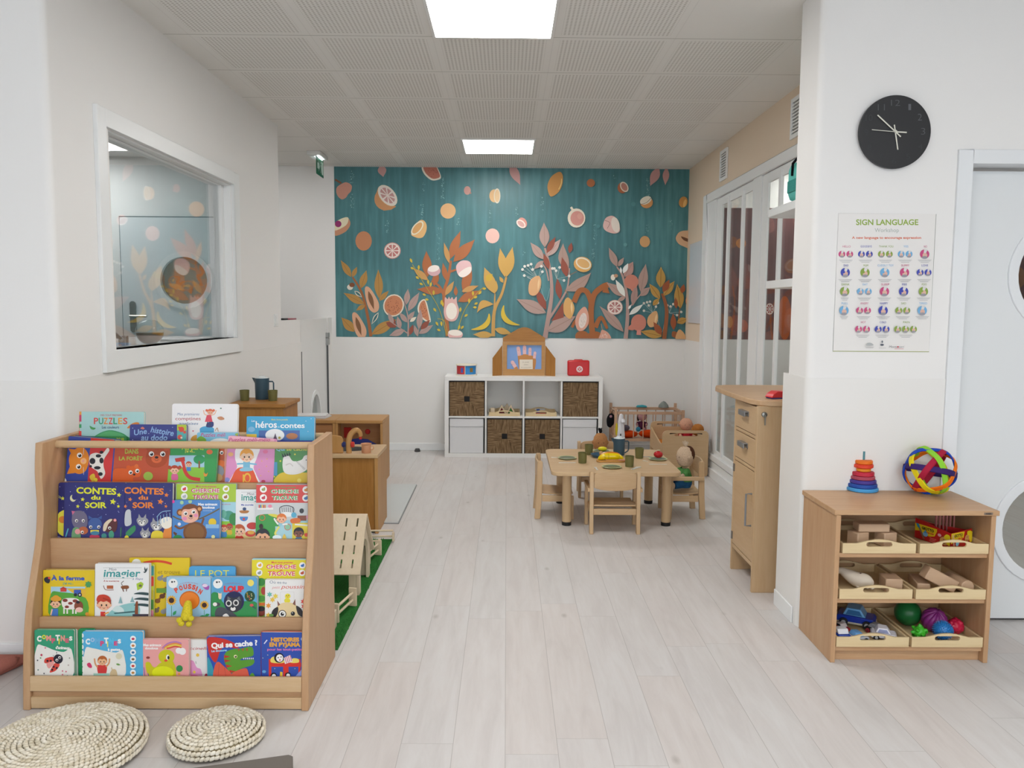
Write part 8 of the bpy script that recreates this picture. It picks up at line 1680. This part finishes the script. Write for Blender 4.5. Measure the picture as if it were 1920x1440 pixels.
# ================================================================ FLOOR CUSHIONS AND MATS IN THE FOREGROUND
def straw_mat():
    m, nt, b = newmat('woven_straw', .8, .2); L = nt.links.new
    tc = N(nt, 'ShaderNodeTexCoord'); n = N(nt, 'ShaderNodeTexNoise'); n.inputs['Scale'].default_value = 40; n.inputs['Detail'].default_value = 4; L(tc.outputs['Object'], n.inputs['Vector'])
    r = ramp(nt, n.outputs['Fac'], [(.25, lin('#bcae90')), (.42, lin('#ded4be')), (.7, lin('#f0eadc'))]); L(r.outputs[0], b.inputs['Base Color'])
    n2 = N(nt, 'ShaderNodeTexNoise'); n2.inputs['Scale'].default_value = 500; L(tc.outputs['Object'], n2.inputs['Vector'])
    bm_ = N(nt, 'ShaderNodeBump'); bm_.inputs['Strength'].default_value = .5; bm_.inputs['Distance'].default_value = .002; L(n2.outputs['Fac'], bm_.inputs['Height']); L(bm_.outputs[0], b.inputs['Normal']); return m
STRAW = straw_mat()
def pouf(cx_, cy_, R0, h, lab, tilt=0.):
    t_ = thing('straw_cushion', lab, 'floor cushion', (cx_, cy_, 0), 'round braided straw floor cushions'); mb = MB(); rr = random.Random(int(R0*1000)); sp = .0155
    mb.lathe([(0, .008), (R0-.012, .008), (R0-.003, h*.5), (R0-.012, h-.008), (0, h-.004)], (cx_, cy_, 0), col('#9a8c68', .9), 48); mb.build('core', t_)  # dark core colour puts shade into the gaps of the braid
    mb = MB(); rings = []
    r = .006
    while r < R0-.004: rings.append((r, h-.004+.010*(1-(r/R0)**2)-.010*max(0, (r/R0-.86)/.14)**2)); r += sp
    for z in [h-.014-sp*k for k in range(int((h-.014)/sp))]: rings.append((R0+.004*math.sin(PI*z/h), z))
    for r, z in rings:
        n = max(5, int(2*PI*r/.0145)); ph_ = rr.random()*6
        for i in range(n):
            t = ph_+2*PI*i/n; wob = 1+.012*math.sin(3*t+R0*9)
            Rm = Matrix.Rotation(t, 3, 'Z') @ Matrix.Rotation(.55+rr.gauss(0, .12), 3, 'X' if z < h-.012 and r > R0-.001 else 'Z')
            mb.ball((cx_+r*wob*math.cos(t), cy_+r*wob*math.sin(t), z+rr.gauss(0, .0007)), (.0070, .0108, .0068), STRAW, R=Rm, nu=6, nv=4)
    b_ = mb.build('braid', t_, smooth=60); return t_
p = fl(118, 1386, .045); pouf(p.x, p.y, .236, .052, 'large round braided straw cushion at bottom left, cut by the photo edge'); p = fl(406, 1367, .035); pouf(p.x, p.y, .141, .046, 'small round braided straw cushion in front of the book rack')
c0, c1, c2 = fl(549, 1413, .03), fl(345, 1441, .03), fl(549, 1441, .03); u = (c1-c0).normalized(); v = Vector((-u.y, u.x, 0)); v = v if v.y < 0 else -v
P_ = [c0, c0+u*.62, c0+u*.62+v*.5, c0+v*.5]; P_ = [P_[0]+u*.012, P_[1], P_[2], P_[3], P_[0]+v*.012]
mb = MB(); mb.prism([(q.x, q.y) for q in P_], 'z', .0005, .03, fabric('taupe_vinyl', '#77716a', rough=.5, sc=500., amt=.05)); mb.build('foam_mat', None, 'dark taupe foam mat whose corner shows at the bottom edge', 'mat', bevel=.004)
mt = thing('floor_mattress', 'coral-pink padded mat at the left edge behind the book rack', 'mattress', (-2.2, 2.75, 0)); cf_ = fabric('coral_cotton', '#b9776a', sc=260., amt=.12)
P_ = [(-1.845, 3.055), (-1.90, 2.90), (-2.03, 2.62), (-2.16, 2.40), (-2.9, 2.40), (-2.9, 3.055)]
mb = MB(); mb.prism(P_, 'z', .0005, .045, cf_); mb.build('body', mt, bevel=.018)
mb = MB(); mb.tube([(-1.86, 3.03, .038), (-1.92, 2.89, .040), (-2.05, 2.61, .040), (-2.17, 2.42, .038)], [.026, .03, .03, .028], cf_, 14); mb.build('rolled_edge', mt, sub=1)
